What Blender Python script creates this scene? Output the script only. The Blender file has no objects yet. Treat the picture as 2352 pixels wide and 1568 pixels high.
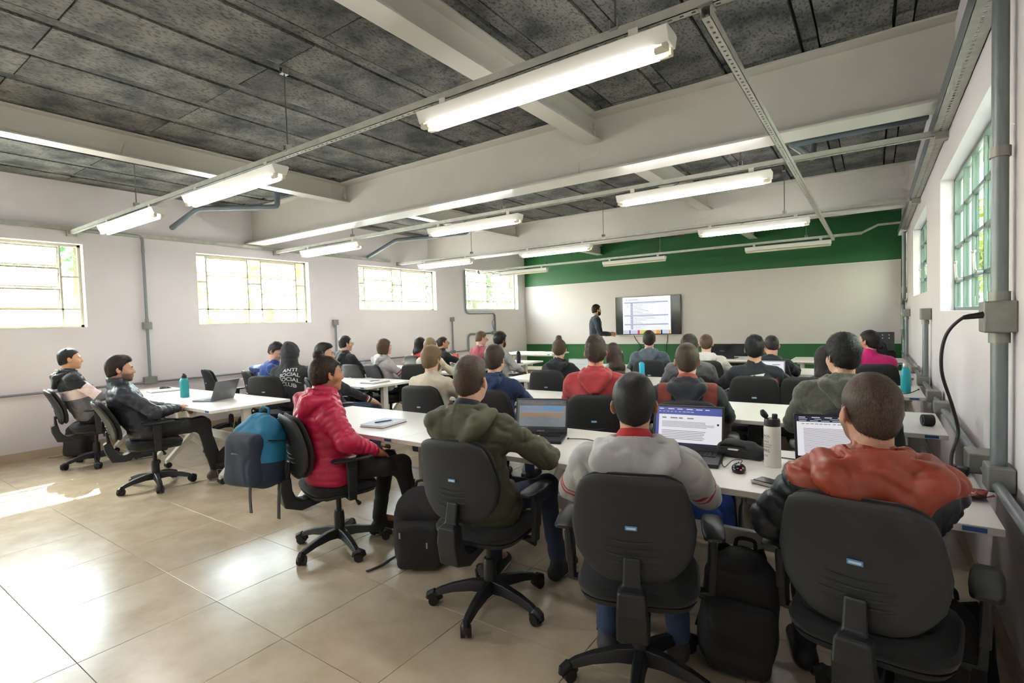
import bpy, bmesh, math, random
import numpy as np
from mathutils import Vector, Matrix, Euler

random.seed(7)
scene = bpy.context.scene
COL = scene.collection
PI = math.pi

# ------------------------------------------------------------------ camera
CAM_H = 1.48
F_PX = 1196.56                       # focal length in pixels of a 2352 px wide frame
yaw, pitch, roll = -0.607062, -0.0380750, -0.0309205
_fwd = Vector((math.sin(yaw) * math.cos(pitch), math.cos(yaw) * math.cos(pitch), math.sin(pitch)))
_right = Vector((math.cos(yaw), -math.sin(yaw), 0))
_up = _right.cross(_fwd)
_r2 = math.cos(roll) * _right + math.sin(roll) * _up
_u2 = -math.sin(roll) * _right + math.cos(roll) * _up
cam_data = bpy.data.cameras.new('camera')
cam = bpy.data.objects.new('camera', cam_data)
COL.objects.link(cam)
cam_data.sensor_width = 36.0
cam_data.lens = F_PX / 2352 * 36.0
cam_data.clip_start = 0.02
cam_data.clip_end = 300
cam.matrix_world = Matrix(((_r2.x, _u2.x, -_fwd.x, 0), (_r2.y, _u2.y, -_fwd.y, 0), (_r2.z, _u2.z, -_fwd.z, CAM_H), (0, 0, 0, 1)))
scene.camera = cam

# ------------------------------------------------------------------ world, sun, exposure
world = bpy.data.worlds.new('world')
scene.world = world
world.use_nodes = True
_nt = world.node_tree
_bg = _nt.nodes['Background']
_sky = _nt.nodes.new('ShaderNodeTexSky')
_sky.sky_type = 'NISHITA'
_sky.sun_disc = False
_sky.sun_elevation = math.radians(42)
_sky.sun_rotation = math.radians(255)
_sky.air_density = 1.0
_sky.dust_density = 2.0
_nt.links.new(_sky.outputs[0], _bg.inputs[0])
_bg.inputs[1].default_value = 1.5

sun_data = bpy.data.lights.new('sun', 'SUN')
sun = bpy.data.objects.new('sun', sun_data)
COL.objects.link(sun)
sun_data.energy = 21.0
sun_data.angle = math.radians(0.6)
sun_data.color = (1.0, 0.965, 0.91)
SUN_DIR = Vector((0.62, -0.16, -0.62)).normalized()
sun.rotation_euler = SUN_DIR.to_track_quat('-Z', 'Y').to_euler()

scene.view_settings.view_transform = 'Standard'
scene.view_settings.look = 'None'
scene.view_settings.exposure = 1.36
scene.view_settings.gamma = 1.0
scene.view_settings.use_curve_mapping = False
scene.cycles.max_bounces = 5
scene.cycles.diffuse_bounces = 3
scene.cycles.glossy_bounces = 3
scene.cycles.transmission_bounces = 6
scene.cycles.transparent_max_bounces = 12
scene.cycles.caustics_reflective = False
scene.cycles.caustics_refractive = False
scene.cycles.sample_clamp_indirect = 6.0
scene.cycles.use_denoising = True
scene.cycles.use_adaptive_sampling = True
scene.cycles.adaptive_threshold = 0.08
scene.cycles.adaptive_min_samples = 16
scene.cycles.use_light_tree = False

# room: x left wall .. right wall, y back .. front wall
XL, XR, YB, YF, ZC = -8.37, 0.46, -3.2, 12.8, 3.42

# daylight portals help sampling through the windows of the room (they give off nothing themselves)
def portal(x, y0, y1, z0, z1, sx):
    d = bpy.data.lights.new('daylight_portal', 'AREA')
    d.shape = 'RECTANGLE'; d.size = z1 - z0; d.size_y = y1 - y0
    d.cycles.is_portal = True
    o = bpy.data.objects.new('daylight_portal', d); COL.objects.link(o)
    o.location = (x, (y0 + y1) / 2, (z0 + z1) / 2)
    o.rotation_euler = (0, -sx * PI / 2, 0)
LEFT_WINDOWS = [(-2.75, -0.75, 1.58, 2.645), (0.35, 2.42, 1.58, 2.645), (3.79, 5.69, 1.58, 2.66), (6.80, 9.02, 1.80, 2.70), (10.10, 12.42, 1.82, 2.83)]  # first left window is unseen, added so sun bounces up to the ceiling
RIGHT_WINDOWS = [(3.34, 5.63, 1.46, 2.53), (6.95, 9.22, 1.66, 2.58), (10.9, 12.5, 1.66, 2.75)]

# ------------------------------------------------------------------ materials
def lin(c):
    out = []
    for v in c[:3]:
        v = v / 255.0
        out.append(v / 12.92 if v <= 0.04045 else ((v + 0.055) / 1.055) ** 2.4)
    return (out[0], out[1], out[2], 1.0)

MATS = {}
def mat(name, rgb=(200, 200, 200), rough=0.6, metal=0.0, noise=None, bump=None, emit=None, spec=0.5, coat=0.0, sheen=0.0, trans=0.0):
    """noise=(scale, amount[, detail]): colour variation; bump=(scale, strength, distance)"""
    if name in MATS:
        return MATS[name]
    m = bpy.data.materials.new(name)
    m.use_nodes = True
    nt = m.node_tree
    b = nt.nodes['Principled BSDF']
    b.inputs['Base Color'].default_value = lin(rgb)
    b.inputs['Roughness'].default_value = rough
    b.inputs['Metallic'].default_value = metal
    b.inputs['Specular IOR Level'].default_value = spec
    b.inputs['Coat Weight'].default_value = coat
    if sheen:
        b.inputs['Sheen Weight'].default_value = sheen
        b.inputs['Sheen Roughness'].default_value = 0.5
    if trans:
        b.inputs['Transmission Weight'].default_value = trans
    tc = nt.nodes.new('ShaderNodeTexCoord')
    if noise:
        n = nt.nodes.new('ShaderNodeTexNoise')
        n.inputs['Scale'].default_value = noise[0]
        n.inputs['Detail'].default_value = noise[2] if len(noise) > 2 else 5
        nt.links.new(tc.outputs['Object'], n.inputs['Vector'])
        r = nt.nodes.new('ShaderNodeMapRange')
        r.inputs['From Min'].default_value = 0.3; r.inputs['From Max'].default_value = 0.7
        r.inputs['To Min'].default_value = 1 - noise[1]; r.inputs['To Max'].default_value = 1 + noise[1]
        nt.links.new(n.outputs['Fac'], r.inputs['Value'])
        mx = nt.nodes.new('ShaderNodeMix'); mx.data_type = 'RGBA'; mx.blend_type = 'MULTIPLY'
        mx.inputs['Factor'].default_value = 1
        mx.inputs['A'].default_value = lin(rgb)
        nt.links.new(r.outputs['Result'], mx.inputs['B'])
        nt.links.new(mx.outputs['Result'], b.inputs['Base Color'])
    if bump:
        n = nt.nodes.new('ShaderNodeTexNoise')
        n.inputs['Scale'].default_value = bump[0]
        n.inputs['Detail'].default_value = 4
        nt.links.new(tc.outputs['Object'], n.inputs['Vector'])
        bp = nt.nodes.new('ShaderNodeBump')
        bp.inputs['Strength'].default_value = bump[1]
        bp.inputs['Distance'].default_value = bump[2]
        nt.links.new(n.outputs['Fac'], bp.inputs['Height'])
        nt.links.new(bp.outputs['Normal'], b.inputs['Normal'])
    if emit:
        b.inputs['Emission Color'].default_value = lin(emit[0])
        b.inputs['Emission Strength'].default_value = emit[1]
    MATS[name] = m
    return m

def glass_mat(name, tint=(235, 245, 240), gloss=0.12):
    if name in MATS:
        return MATS[name]
    m = bpy.data.materials.new(name); m.use_nodes = True
    nt = m.node_tree; nt.nodes.clear()
    o = nt.nodes.new('ShaderNodeOutputMaterial')
    t = nt.nodes.new('ShaderNodeBsdfTransparent'); t.inputs[0].default_value = lin(tint)
    g = nt.nodes.new('ShaderNodeBsdfGlossy'); g.inputs['Roughness'].default_value = 0.03
    lw = nt.nodes.new('ShaderNodeLayerWeight'); lw.inputs['Blend'].default_value = 0.5
    f = nt.nodes.new('ShaderNodeMath'); f.operation = 'POWER'; f.inputs[1].default_value = 4.0
    nt.links.new(lw.outputs['Facing'], f.inputs[0])
    mu = nt.nodes.new('ShaderNodeMath'); mu.operation = 'MULTIPLY_ADD'; mu.inputs[1].default_value = 0.45; mu.inputs[2].default_value = gloss * 0.3
    mx = nt.nodes.new('ShaderNodeMixShader')
    nt.links.new(f.outputs[0], mu.inputs[0]); nt.links.new(mu.outputs[0], mx.inputs[0])
    nt.links.new(t.outputs[0], mx.inputs[1]); nt.links.new(g.outputs[0], mx.inputs[2])
    nt.links.new(mx.outputs[0], o.inputs[0])
    MATS[name] = m
    return m

# ------------------------------------------------------------------ mesh helpers
def link(name, me, m=None, parent=None):
    o = bpy.data.objects.new(name, me)
    COL.objects.link(o)
    if m is not None and me is not None and len(me.materials) == 0:
        me.materials.append(m)
    if parent is not None:
        o.parent = parent
    return o

def tag(o, label=None, cat=None, group=None, kind=None):
    if label: o['label'] = label
    if cat: o['category'] = cat
    if group: o['group'] = group
    if kind: o['kind'] = kind
    return o

def thing(name, label, cat, loc=(0, 0, 0), rotz=0.0, group=None):
    o = bpy.data.objects.new(name, None)
    COL.objects.link(o)
    o.empty_display_size = 0.1
    o.location = loc; o.rotation_euler = (0, 0, rotz)
    return tag(o, label, cat, group)

def copy_tree(root, loc=None, rotz=None, label=None, group=None):
    def rec(o, parent):
        c = o.copy(); COL.objects.link(c)
        c.parent = parent
        for ch in o.children:
            rec(ch, c)
        return c
    r = rec(root, None)
    if loc is not None: r.location = loc
    if rotz is not None: r.rotation_euler = (0, 0, rotz)
    if label: r['label'] = label
    if group: r['group'] = group
    return r

class MB:
    """collects geometry for ONE mesh"""
    def __init__(s):
        s.v = []; s.f = []
    def add(s, vs, fs):
        n = len(s.v)
        s.v += [tuple(p) for p in vs]
        s.f += [tuple(i + n for i in q) for q in fs]
        return s
    def box(s, x0, x1, y0, y1, z0, z1, M=None):
        vs = [Vector((x, y, z)) for x in (x0, x1) for y in (y0, y1) for z in (z0, z1)]
        if M is not None: vs = [M @ p for p in vs]
        return s.add(vs, [(0, 1, 3, 2), (4, 6, 7, 5), (0, 4, 5, 1), (2, 3, 7, 6), (0, 2, 6, 4), (1, 5, 7, 3)])
    def bar(s, a, b, w, h, up=(0, 0, 1), w2=None, h2=None):
        a = Vector(a); b = Vector(b); d = (b - a).normalized(); up = Vector(up)
        sd = d.cross(up)
        if sd.length < 1e-4: sd = d.cross(Vector((1, 0, 0)))
        sd.normalize(); u = sd.cross(d)
        w2 = w if w2 is None else w2; h2 = h if h2 is None else h2
        vs = []
        for p, ww, hh in ((a, w, h), (b, w2, h2)):
            for i, j in ((-1, -1), (1, -1), (1, 1), (-1, 1)):
                vs.append(p + sd * ww / 2 * i + u * hh / 2 * j)
        return s.add(vs, [(0, 1, 5, 4), (1, 2, 6, 5), (2, 3, 7, 6), (3, 0, 4, 7), (3, 2, 1, 0), (4, 5, 6, 7)])
    def cyl(s, a, b, r, r2=None, n=16, caps=True):
        a = Vector(a); b = Vector(b); d = (b - a).normalized()
        sd = d.orthogonal().normalized(); u = d.cross(sd)
        r2 = r if r2 is None else r2
        vs = []
        for p, rr in ((a, r), (b, r2)):
            for i in range(n):
                t = 2 * PI * i / n
                vs.append(p + sd * rr * math.cos(t) + u * rr * math.sin(t))
        fs = [(i, (i + 1) % n, n + (i + 1) % n, n + i) for i in range(n)]
        if caps: fs += [tuple(range(n - 1, -1, -1)), tuple(range(n, 2 * n))]
        return s.add(vs, fs)
    def tube(s, pts, r, n=8, caps=True):
        pts = [Vector(p) for p in pts]
        rs = r if isinstance(r, (list, tuple)) else [r] * len(pts)
        d0 = (pts[1] - pts[0]).normalized(); sd = d0.orthogonal().normalized()
        vs = []
        for i, p in enumerate(pts):
            d = (pts[min(i + 1, len(pts) - 1)] - pts[max(i - 1, 0)]).normalized()
            sd = (sd - d * sd.dot(d)).normalized(); u = d.cross(sd)
            for k in range(n):
                t = 2 * PI * k / n
                vs.append(p + (sd * math.cos(t) + u * math.sin(t)) * rs[i])
        fs = []
        for i in range(len(pts) - 1):
            for k in range(n):
                fs.append((i * n + k, i * n + (k + 1) % n, (i + 1) * n + (k + 1) % n, (i + 1) * n + k))
        if caps:
            fs += [tuple(range(n - 1, -1, -1)), tuple(range((len(pts) - 1) * n, len(pts) * n))]
        return s.add(vs, fs)
    def rings(s, rings, caps=True, closed=True):
        n = len(rings[0]); vs = [p for r in rings for p in r]; fs = []
        for i in range(len(rings) - 1):
            for k in range(n if closed else n - 1):
                fs.append((i * n + k, i * n + (k + 1) % n, (i + 1) * n + (k + 1) % n, (i + 1) * n + k))
        if caps:
            fs += [tuple(range(n - 1, -1, -1)), tuple(range((len(rings) - 1) * n, len(rings) * n))]
        return s.add(vs, fs)
    def lathe(s, prof, n=24, c=(0, 0, 0)):
        """prof: list of (r, z)"""
        rings = []
        for r, z in prof:
            rings.append([(c[0] + max(r, 1e-4) * math.cos(2 * PI * i / n), c[1] + max(r, 1e-4) * math.sin(2 * PI * i / n), c[2] + z) for i in range(n)])
        return s.rings(rings)
    def prism(s, poly, axis, a0, a1):
        """poly in the plane normal to axis; axis 'x': poly=(y,z); 'y': (x,z); 'z': (x,y)"""
        def P(p, a):
            return {'x': (a, p[0], p[1]), 'y': (p[0], a, p[1]), 'z': (p[0], p[1], a)}[axis]
        return s.rings([[P(p, a0) for p in poly], [P(p, a1) for p in poly]])
    def mesh(s, name, m=None, smooth=False, bevel=0.0, seg=2):
        me = bpy.data.meshes.new(name)
        me.from_pydata(s.v, [], s.f)
        bm = bmesh.new(); bm.from_mesh(me)
        bmesh.ops.recalc_face_normals(bm, faces=bm.faces)
        if bevel > 0:
            es = [e for e in bm.edges if len(e.link_faces) == 2 and e.calc_face_angle(0) > 0.6]
            bmesh.ops.bevel(bm, geom=es, offset=bevel, segments=seg, affect='EDGES', profile=0.5)
        bm.to_mesh(me); bm.free()
        if smooth:
            me.polygons.foreach_set('use_smooth', [True] * len(me.polygons))
            try: me.set_sharp_from_angle(angle=math.radians(42))
            except Exception: pass
        if m is not None: me.materials.append(m)
        me.update()
        return me
    def build(s, name, m=None, parent=None, smooth=False, bevel=0.0, seg=2):
        return link(name, s.mesh(name, m, smooth, bevel, seg), None, parent)

def arc(pts, rad=0.06, n=5):
    """polyline with rounded corners"""
    pts = [Vector(p) for p in pts]; out = [pts[0]]
    for i in range(1, len(pts) - 1):
        a, b, c = pts[i - 1], pts[i], pts[i + 1]
        d1 = (a - b).normalized(); d2 = (c - b).normalized()
        r = min(rad, (a - b).length * 0.45, (c - b).length * 0.45)
        p, q = b + d1 * r, b + d2 * r
        for k in range(n + 1):
            t = k / n
            out.append(p * (1 - t) ** 2 + b * 2 * t * (1 - t) + q * t * t)
    out.append(pts[-1])
    return out

def spline(pts, n=8):
    pts = [Vector(p) for p in pts]; out = []
    for i in range(len(pts) - 1):
        p0 = pts[max(i - 1, 0)]; p1 = pts[i]; p2 = pts[i + 1]; p3 = pts[min(i + 2, len(pts) - 1)]
        for k in range(n):
            t = k / n
            out.append(0.5 * ((2 * p1) + (p2 - p0) * t + (2 * p0 - 5 * p1 + 4 * p2 - p3) * t * t + (3 * p1 - p0 - 3 * p2 + p3) * t ** 3))
    out.append(pts[-1])
    return out

def text_mesh(name, body, size, m, parent=None, M=None, extrude=0.0004, align='CENTER', spacing=1.0, bold=0.0):
    cu = bpy.data.curves.new(name, 'FONT')
    cu.body = body; cu.size = size; cu.align_x = align; cu.align_y = 'CENTER'; cu.extrude = extrude
    cu.space_line = spacing; cu.offset = bold
    t = bpy.data.objects.new(name + '_tmp', cu); COL.objects.link(t)
    dg = bpy.context.evaluated_depsgraph_get()
    me = bpy.data.meshes.new_from_object(t.evaluated_get(dg))
    bpy.data.objects.remove(t)
    if M is not None: me.transform(M)
    me.materials.clear(); me.materials.append(m)
    return link(name, me, None, parent)
# ------------------------------------------------------------------ setting materials
M_wall = mat('painted_plaster', (230, 223, 225), 0.75, noise=(1.3, 0.03), bump=(60, 0.12, 0.004))
M_reveal = M_wall
M_green = mat('green_paint', (32, 98, 48), 0.5, noise=(2.0, 0.06), bump=(50, 0.1, 0.003))
M_board = mat('white_board', (208, 199, 195), 0.6, noise=(0.8, 0.02))
M_beam = mat('beam_paint', (204, 200, 190), 0.34, noise=(3, 0.03), bump=(25, 0.05, 0.004))
M_galv = mat('galvanised_steel', (176, 176, 166), 0.42, 0.75, noise=(14, 0.12))
M_galvp = mat('galvanised_light', (196, 196, 186), 0.45, 0.35, noise=(14, 0.1))
M_conduit = mat('grey_conduit', (128, 136, 138), 0.4, 0.3, noise=(9, 0.05))
M_conbox = mat('conduit_box', (146, 146, 140), 0.5, 0.5, noise=(20, 0.08))
M_pvc = mat('dark_pipe', (98, 108, 114), 0.45)
M_white_metal = mat('white_enamel', (236, 234, 226), 0.35)
M_skirt = mat('skirting_tile', (190, 172, 148), 0.35, noise=(6, 0.06))
M_grout = mat('grout', (128, 116, 100), 0.9)
M_slab = mat('slab_joint', (44, 46, 46), 0.95)
M_black = mat('black_plastic', (22, 23, 24), 0.45, bump=(220, 0.1, 0.001))
M_rod = mat('threaded_rod', (120, 122, 116), 0.5, 0.6)

def concrete_mat():
    m = bpy.data.materials.new('concrete_plank'); m.use_nodes = True
    nt = m.node_tree; b = nt.nodes['Principled BSDF']; b.inputs['Roughness'].default_value = 0.92
    tc = nt.nodes.new('ShaderNodeTexCoord'); oi = nt.nodes.new('ShaderNodeObjectInfo')
    ad = nt.nodes.new('ShaderNodeVectorMath'); ad.operation = 'ADD'
    mulr = nt.nodes.new('ShaderNodeMath'); mulr.operation = 'MULTIPLY'; mulr.inputs[1].default_value = 57.0
    nt.links.new(oi.outputs['Random'], mulr.inputs[0])
    nt.links.new(tc.outputs['Object'], ad.inputs[0]); nt.links.new(mulr.outputs[0], ad.inputs[1])
    big = nt.nodes.new('ShaderNodeTexNoise'); big.inputs['Scale'].default_value = 3.2; big.inputs['Detail'].default_value = 6
    st = nt.nodes.new('ShaderNodeMapping'); st.inputs['Scale'].default_value = (70, 34, 60)
    fine = nt.nodes.new('ShaderNodeTexNoise'); fine.inputs['Scale'].default_value = 1.0; fine.inputs['Detail'].default_value = 3
    nt.links.new(ad.outputs[0], big.inputs['Vector']); nt.links.new(ad.outputs[0], st.inputs['Vector']); nt.links.new(st.outputs[0], fine.inputs['Vector'])
    r1 = nt.nodes.new('ShaderNodeValToRGB')
    r1.color_ramp.elements[0].position = 0.34; r1.color_ramp.elements[0].color = lin((66, 70, 70))
    r1.color_ramp.elements[1].position = 0.62; r1.color_ramp.elements[1].color = lin((128, 127, 120))
    r2 = nt.nodes.new('ShaderNodeValToRGB')
    r2.color_ramp.elements[0].position = 0.36; r2.color_ramp.elements[0].color = (0.22, 0.22, 0.22, 1)
    r2.color_ramp.elements[1].position = 0.5; r2.color_ramp.elements[1].color = (1, 1, 1, 1)
    nt.links.new(big.outputs['Fac'], r1.inputs[0]); nt.links.new(fine.outputs['Fac'], r2.inputs[0])
    mx = nt.nodes.new('ShaderNodeMix'); mx.data_type = 'RGBA'; mx.blend_type = 'MULTIPLY'; mx.inputs['Factor'].default_value = 0.75
    nt.links.new(r1.outputs[0], mx.inputs['A']); nt.links.new(r2.outputs[0], mx.inputs['B'])
    rr = nt.nodes.new('ShaderNodeMapRange'); rr.inputs['To Min'].default_value = 0.82; rr.inputs['To Max'].default_value = 1.12
    nt.links.new(oi.outputs['Random'], rr.inputs['Value'])
    mx2 = nt.nodes.new('ShaderNodeMix'); mx2.data_type = 'RGBA'; mx2.blend_type = 'MULTIPLY'; mx2.inputs['Factor'].default_value = 1
    nt.links.new(mx.outputs['Result'], mx2.inputs['A']); nt.links.new(rr.outputs[0], mx2.inputs['B'])
    nt.links.new(mx2.outputs['Result'], b.inputs['Base Color'])
    bp = nt.nodes.new('ShaderNodeBump'); bp.inputs['Strength'].default_value = 0.6; bp.inputs['Distance'].default_value = 0.006
    nt.links.new(fine.outputs['Fac'], bp.inputs['Height']); nt.links.new(bp.outputs[0], b.inputs['Normal'])
    return m
M_conc = concrete_mat()

def tile_mat():
    m = bpy.data.materials.new('porcelain_tile'); m.use_nodes = True
    nt = m.node_tree; b = nt.nodes['Principled BSDF']
    b.inputs['Specular IOR Level'].default_value = 0.75
    tc = nt.nodes.new('ShaderNodeTexCoord'); oi = nt.nodes.new('ShaderNodeObjectInfo')
    ad = nt.nodes.new('ShaderNodeVectorMath'); ad.operation = 'ADD'
    mulr = nt.nodes.new('ShaderNodeMath'); mulr.operation = 'MULTIPLY'; mulr.inputs[1].default_value = 91.0
    nt.links.new(oi.outputs['Random'], mulr.inputs[0])
    nt.links.new(tc.outputs['Object'], ad.inputs[0]); nt.links.new(mulr.outputs[0], ad.inputs[1])
    n = nt.nodes.new('ShaderNodeTexNoise'); n.inputs['Scale'].default_value = 4.5; n.inputs['Detail'].default_value = 7; n.inputs['Roughness'].default_value = 0.62
    nt.links.new(ad.outputs[0], n.inputs['Vector'])
    r = nt.nodes.new('ShaderNodeValToRGB')
    r.color_ramp.elements[0].position = 0.3; r.color_ramp.elements[0].color = lin((186, 169, 143))
    r.color_ramp.elements[1].position = 0.7; r.color_ramp.elements[1].color = lin((206, 191, 167))
    nt.links.new(n.outputs['Fac'], r.inputs[0]); nt.links.new(r.outputs[0], b.inputs['Base Color'])
    rg = nt.nodes.new('ShaderNodeMapRange'); rg.inputs['To Min'].default_value = 0.18; rg.inputs['To Max'].default_value = 0.28
    nt.links.new(n.outputs['Fac'], rg.inputs['Value']); nt.links.new(rg.outputs[0], b.inputs['Roughness'])
    return m
M_tile = tile_mat()

# ------------------------------------------------------------------ floor and tiles
floor = MB().box(XL - 0.2, XR + 0.2, YB, YF + 0.2, -0.12, -0.004).build('floor', M_grout)
tag(floor, 'pale beige porcelain tile floor', 'floor', kind='structure')
TX, TY = 0.633, 0.61
tile_me = MB().box(-TX / 2 + 0.0016, TX / 2 - 0.0016, -TY / 2 + 0.0016, TY / 2 - 0.0016, -0.012, 0.0).mesh('tile', M_tile, bevel=0.001, seg=1)
x = -4.227 - TX * 6.5
while x - TX / 2 < XR:
    y = 0.743 - TY * 0.5
    while y - TY / 2 < YF:
        if x + TX / 2 > XL:
            o = link('tile', tile_me, None, floor); o.location = (x, y, 0)
        y += TY
    x += TX
MB().box(XL, XR, YB, 0.743 - TY, -0.012, 0).build('rear_floor_strip', M_tile, floor)

# ------------------------------------------------------------------ walls
def wall_x(name, x0, x1, holes, m, label):
    """wall with its faces normal to x, with rectangular holes (y0,y1,z0,z1)"""
    ys = sorted({YB, YF} | {h[0] for h in holes} | {h[1] for h in holes})
    zs = sorted({-0.05, ZC + 0.1} | {h[2] for h in holes} | {h[3] for h in holes})
    inside = lambda y, z: any(h[0] < y < h[1] and h[2] < z < h[3] for h in holes)
    mb = MB()
    for i in range(len(ys) - 1):
        for j in range(len(zs) - 1):
            if not inside((ys[i] + ys[i + 1]) / 2, (zs[j] + zs[j + 1]) / 2):
                for xx in (x0, x1):
                    mb.add([(xx, ys[i], zs[j]), (xx, ys[i + 1], zs[j]), (xx, ys[i + 1], zs[j + 1]), (xx, ys[i], zs[j + 1])], [(0, 1, 2, 3)])
    for h in holes:
        a, b, c, d = h
        mb.add([(x0, a, c), (x1, a, c), (x1, a, d), (x0, a, d)], [(0, 1, 2, 3)])
        mb.add([(x0, b, c), (x1, b, c), (x1, b, d), (x0, b, d)], [(0, 1, 2, 3)])
        mb.add([(x0, a, c), (x1, a, c), (x1, b, c), (x0, b, c)], [(0, 1, 2, 3)])
        mb.add([(x0, a, d), (x1, a, d), (x1, b, d), (x0, b, d)], [(0, 1, 2, 3)])
    o = mb.build(name, m)
    return tag(o, label, 'wall', kind='structure')
wall_x('wall_left', XL - 0.2, XL, LEFT_WINDOWS, M_wall, 'long white plaster wall with high windows')
wall_x('wall_right', XR, XR + 0.2, RIGHT_WINDOWS, M_wall, 'white plaster wall with green casement windows')
tag(MB().box(XL - 0.2, XR + 0.2, YF, YF + 0.2, -0.05, ZC + 0.1).build('wall_front', M_green), 'front wall painted dark green', 'wall', kind='structure')
tag(MB().box(XL - 0.2, XR + 0.2, YB - 0.2, YB, -0.05, ZC + 0.1).build('wall_back', M_wall), 'white plaster wall behind the last row', 'wall', kind='structure')
wb = thing('white_board', 'long glossy white wall board between two green stripes', 'board', (0, YF, 0))
MB().box(XL + 0.005, XR - 0.01, -0.020, -0.002, 0.82, 2.46).build('board_panel', M_board, wb, bevel=0.002)
MB().box(XL + 0.005, XR - 0.01, -0.022, -0.002, 2.46, 2.468).build('top_edge_strip', M_white_metal, wb)
MB().box(XL + 0.005, XR - 0.01, -0.022, -0.002, 0.812, 0.82).build('bottom_edge_strip', M_white_metal, wb)
sk = MB().box(XL, XL + 0.012, YB, YF, 0, 0.10).build('baseboard_left', M_skirt); tag(sk, 'beige tile skirting', 'baseboard', kind='structure')
sk = MB().box(XR - 0.012, XR, YB, YF, 0, 0.10).build('baseboard_right', M_skirt); tag(sk, 'beige tile skirting', 'baseboard', kind='structure')
sk = MB().box(XL, XR, YF - 0.03, YF, 0, 0.10).build('baseboard_front', M_skirt); tag(sk, 'beige tile skirting', 'baseboard', kind='structure')

# ------------------------------------------------------------------ ceiling of concrete planks
ceil = MB().box(XL - 0.2, XR + 0.2, YB, YF + 0.2, ZC + 0.035, ZC + 0.2).build('ceiling', M_slab)
tag(ceil, 'rough concrete plank ceiling', 'ceiling', kind='structure')
def rough_plank(w, l, seed):
    rnd = random.Random(seed)
    n = 8
    mb = MB()
    top, bot = [], []
    def edge(v, amp): return v + rnd.uniform(-amp, amp)
    L = [(-w / 2 + rnd.uniform(0, 0.006), -l / 2 + l * i / n) for i in range(n + 1)]
    R = [(w / 2 - rnd.uniform(0, 0.006), -l / 2 + l * i / n) for i in range(n + 1)]
    poly = L + R[::-1]
    mb.prism([(x, y) for x, y in poly], 'z', 0.0, 0.06)
    return mb.mesh('ceiling_plank', M_conc)
PW = 0.545
planks = [rough_plank(0.425, 1.10, s) for s in range(6)]
joist_me = [rough_plank(0.098, 4.10, 40 + s) for s in range(3)]
k = 0
x = -3.145 - PW * 10
while x < XR + 0.2:
    for j in range(-1, 12):
        y = 1.14 + 1.11 * j - 0.555 + (0.0 if (k % 3) else 0.02)
        if y > 0.0 and y < YF:
            o = link('ceiling_plank', planks[(k * 7 + j * 3) % 6], None, ceil)
            o.location = (x + 0.105 + 0.2175, y, ZC + random.uniform(-0.004, 0.003))
            if (k + j) % 2: o.rotation_euler = (0, 0, PI)
    for j in range(3):
        o = link('ceiling_joist', joist_me[(k + j) % 3], None, ceil)
        o.location = (x + 0.052, 2.3 + 4.15 * j, ZC + 0.006)
    x += PW; k += 1

# ------------------------------------------------------------------ steel beams
def ibeam_poly(w, z0, z1, tf=0.018, tw=0.012):
    return [(-w / 2, z0), (w / 2, z0), (w / 2, z0 + tf), (tw / 2, z0 + tf), (tw / 2, z1 - tf), (w / 2, z1 - tf), (w / 2, z1), (-w / 2, z1), (-w / 2, z1 - tf), (-tw / 2, z1 - tf), (-tw / 2, z0 + tf), (-w / 2, z0 + tf)]
YA, YBm = 4.68, 8.80
for yc, lab in ((YA, 'deep grey steel beam across the room, nearest the camera'), (YBm, 'deep grey steel beam across the room, farther one')):
    t = thing('main_beam', lab, 'beam', (0, yc, 0), group='grey main ceiling beams'); tag(t, kind='structure')
    MB().prism(ibeam_poly(0.28, 2.86, ZC), 'x', XL, XR).build('i_section', M_beam, t)
    xs = -2.38
    MB().tube([(xs, -0.009, 2.88), (xs, -0.009, 3.02), (xs + 0.02, -0.009, 3.035), (xs + 0.22, -0.009, 3.06), (xs + 0.24, -0.009, 3.13)], 0.004, 6).build('weld_seam', M_beam, t)
sb_me = MB().prism(ibeam_poly(0.17, 3.17, ZC - 0.005, 0.012, 0.008), 'y', 0, 1).mesh('i_section', M_beam)
bolt_me = MB().cyl((0, 0, 0), (0.012, 0, 0), 0.016, n=6).mesh('bolt', M_beam)
plate_me = MB().box(0.0, 0.008, -0.05, 0.0, 3.20, 3.36).mesh('cleat_plate', M_beam)
for xc, nm in ((-2.205, 'the middle of the ceiling'), (-5.955, 'the window side of the ceiling')):
    for y0, y1, wh in ((YB, YA - 0.006, 'in the bay over the camera'), (YA + 0.006, YBm - 0.006, 'in the middle bay'), (YBm + 0.006, YF, 'in the bay by the green wall')):
        t = thing('cross_beam', 'shallow grey steel beam running lengthwise along %s, %s' % (nm, wh), 'beam', (xc, 0, 0), group='grey secondary ceiling beams'); tag(t, kind='structure')
        o = link('i_section', sb_me, None, t); o.location = (0, y0, 0); o.scale = (1, y1 - y0, 1)
        for s in (-1, 1):
            p = link('cleat_plate', plate_me, None, t); p.location = (0.004 if s > 0 else -0.012, y1, 0)
            for bz in (3.24, 3.31):
                b = link('bolt', bolt_me, None, t); b.location = ((0.012 if s > 0 else -0.024), y1 - 0.025, bz)

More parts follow.
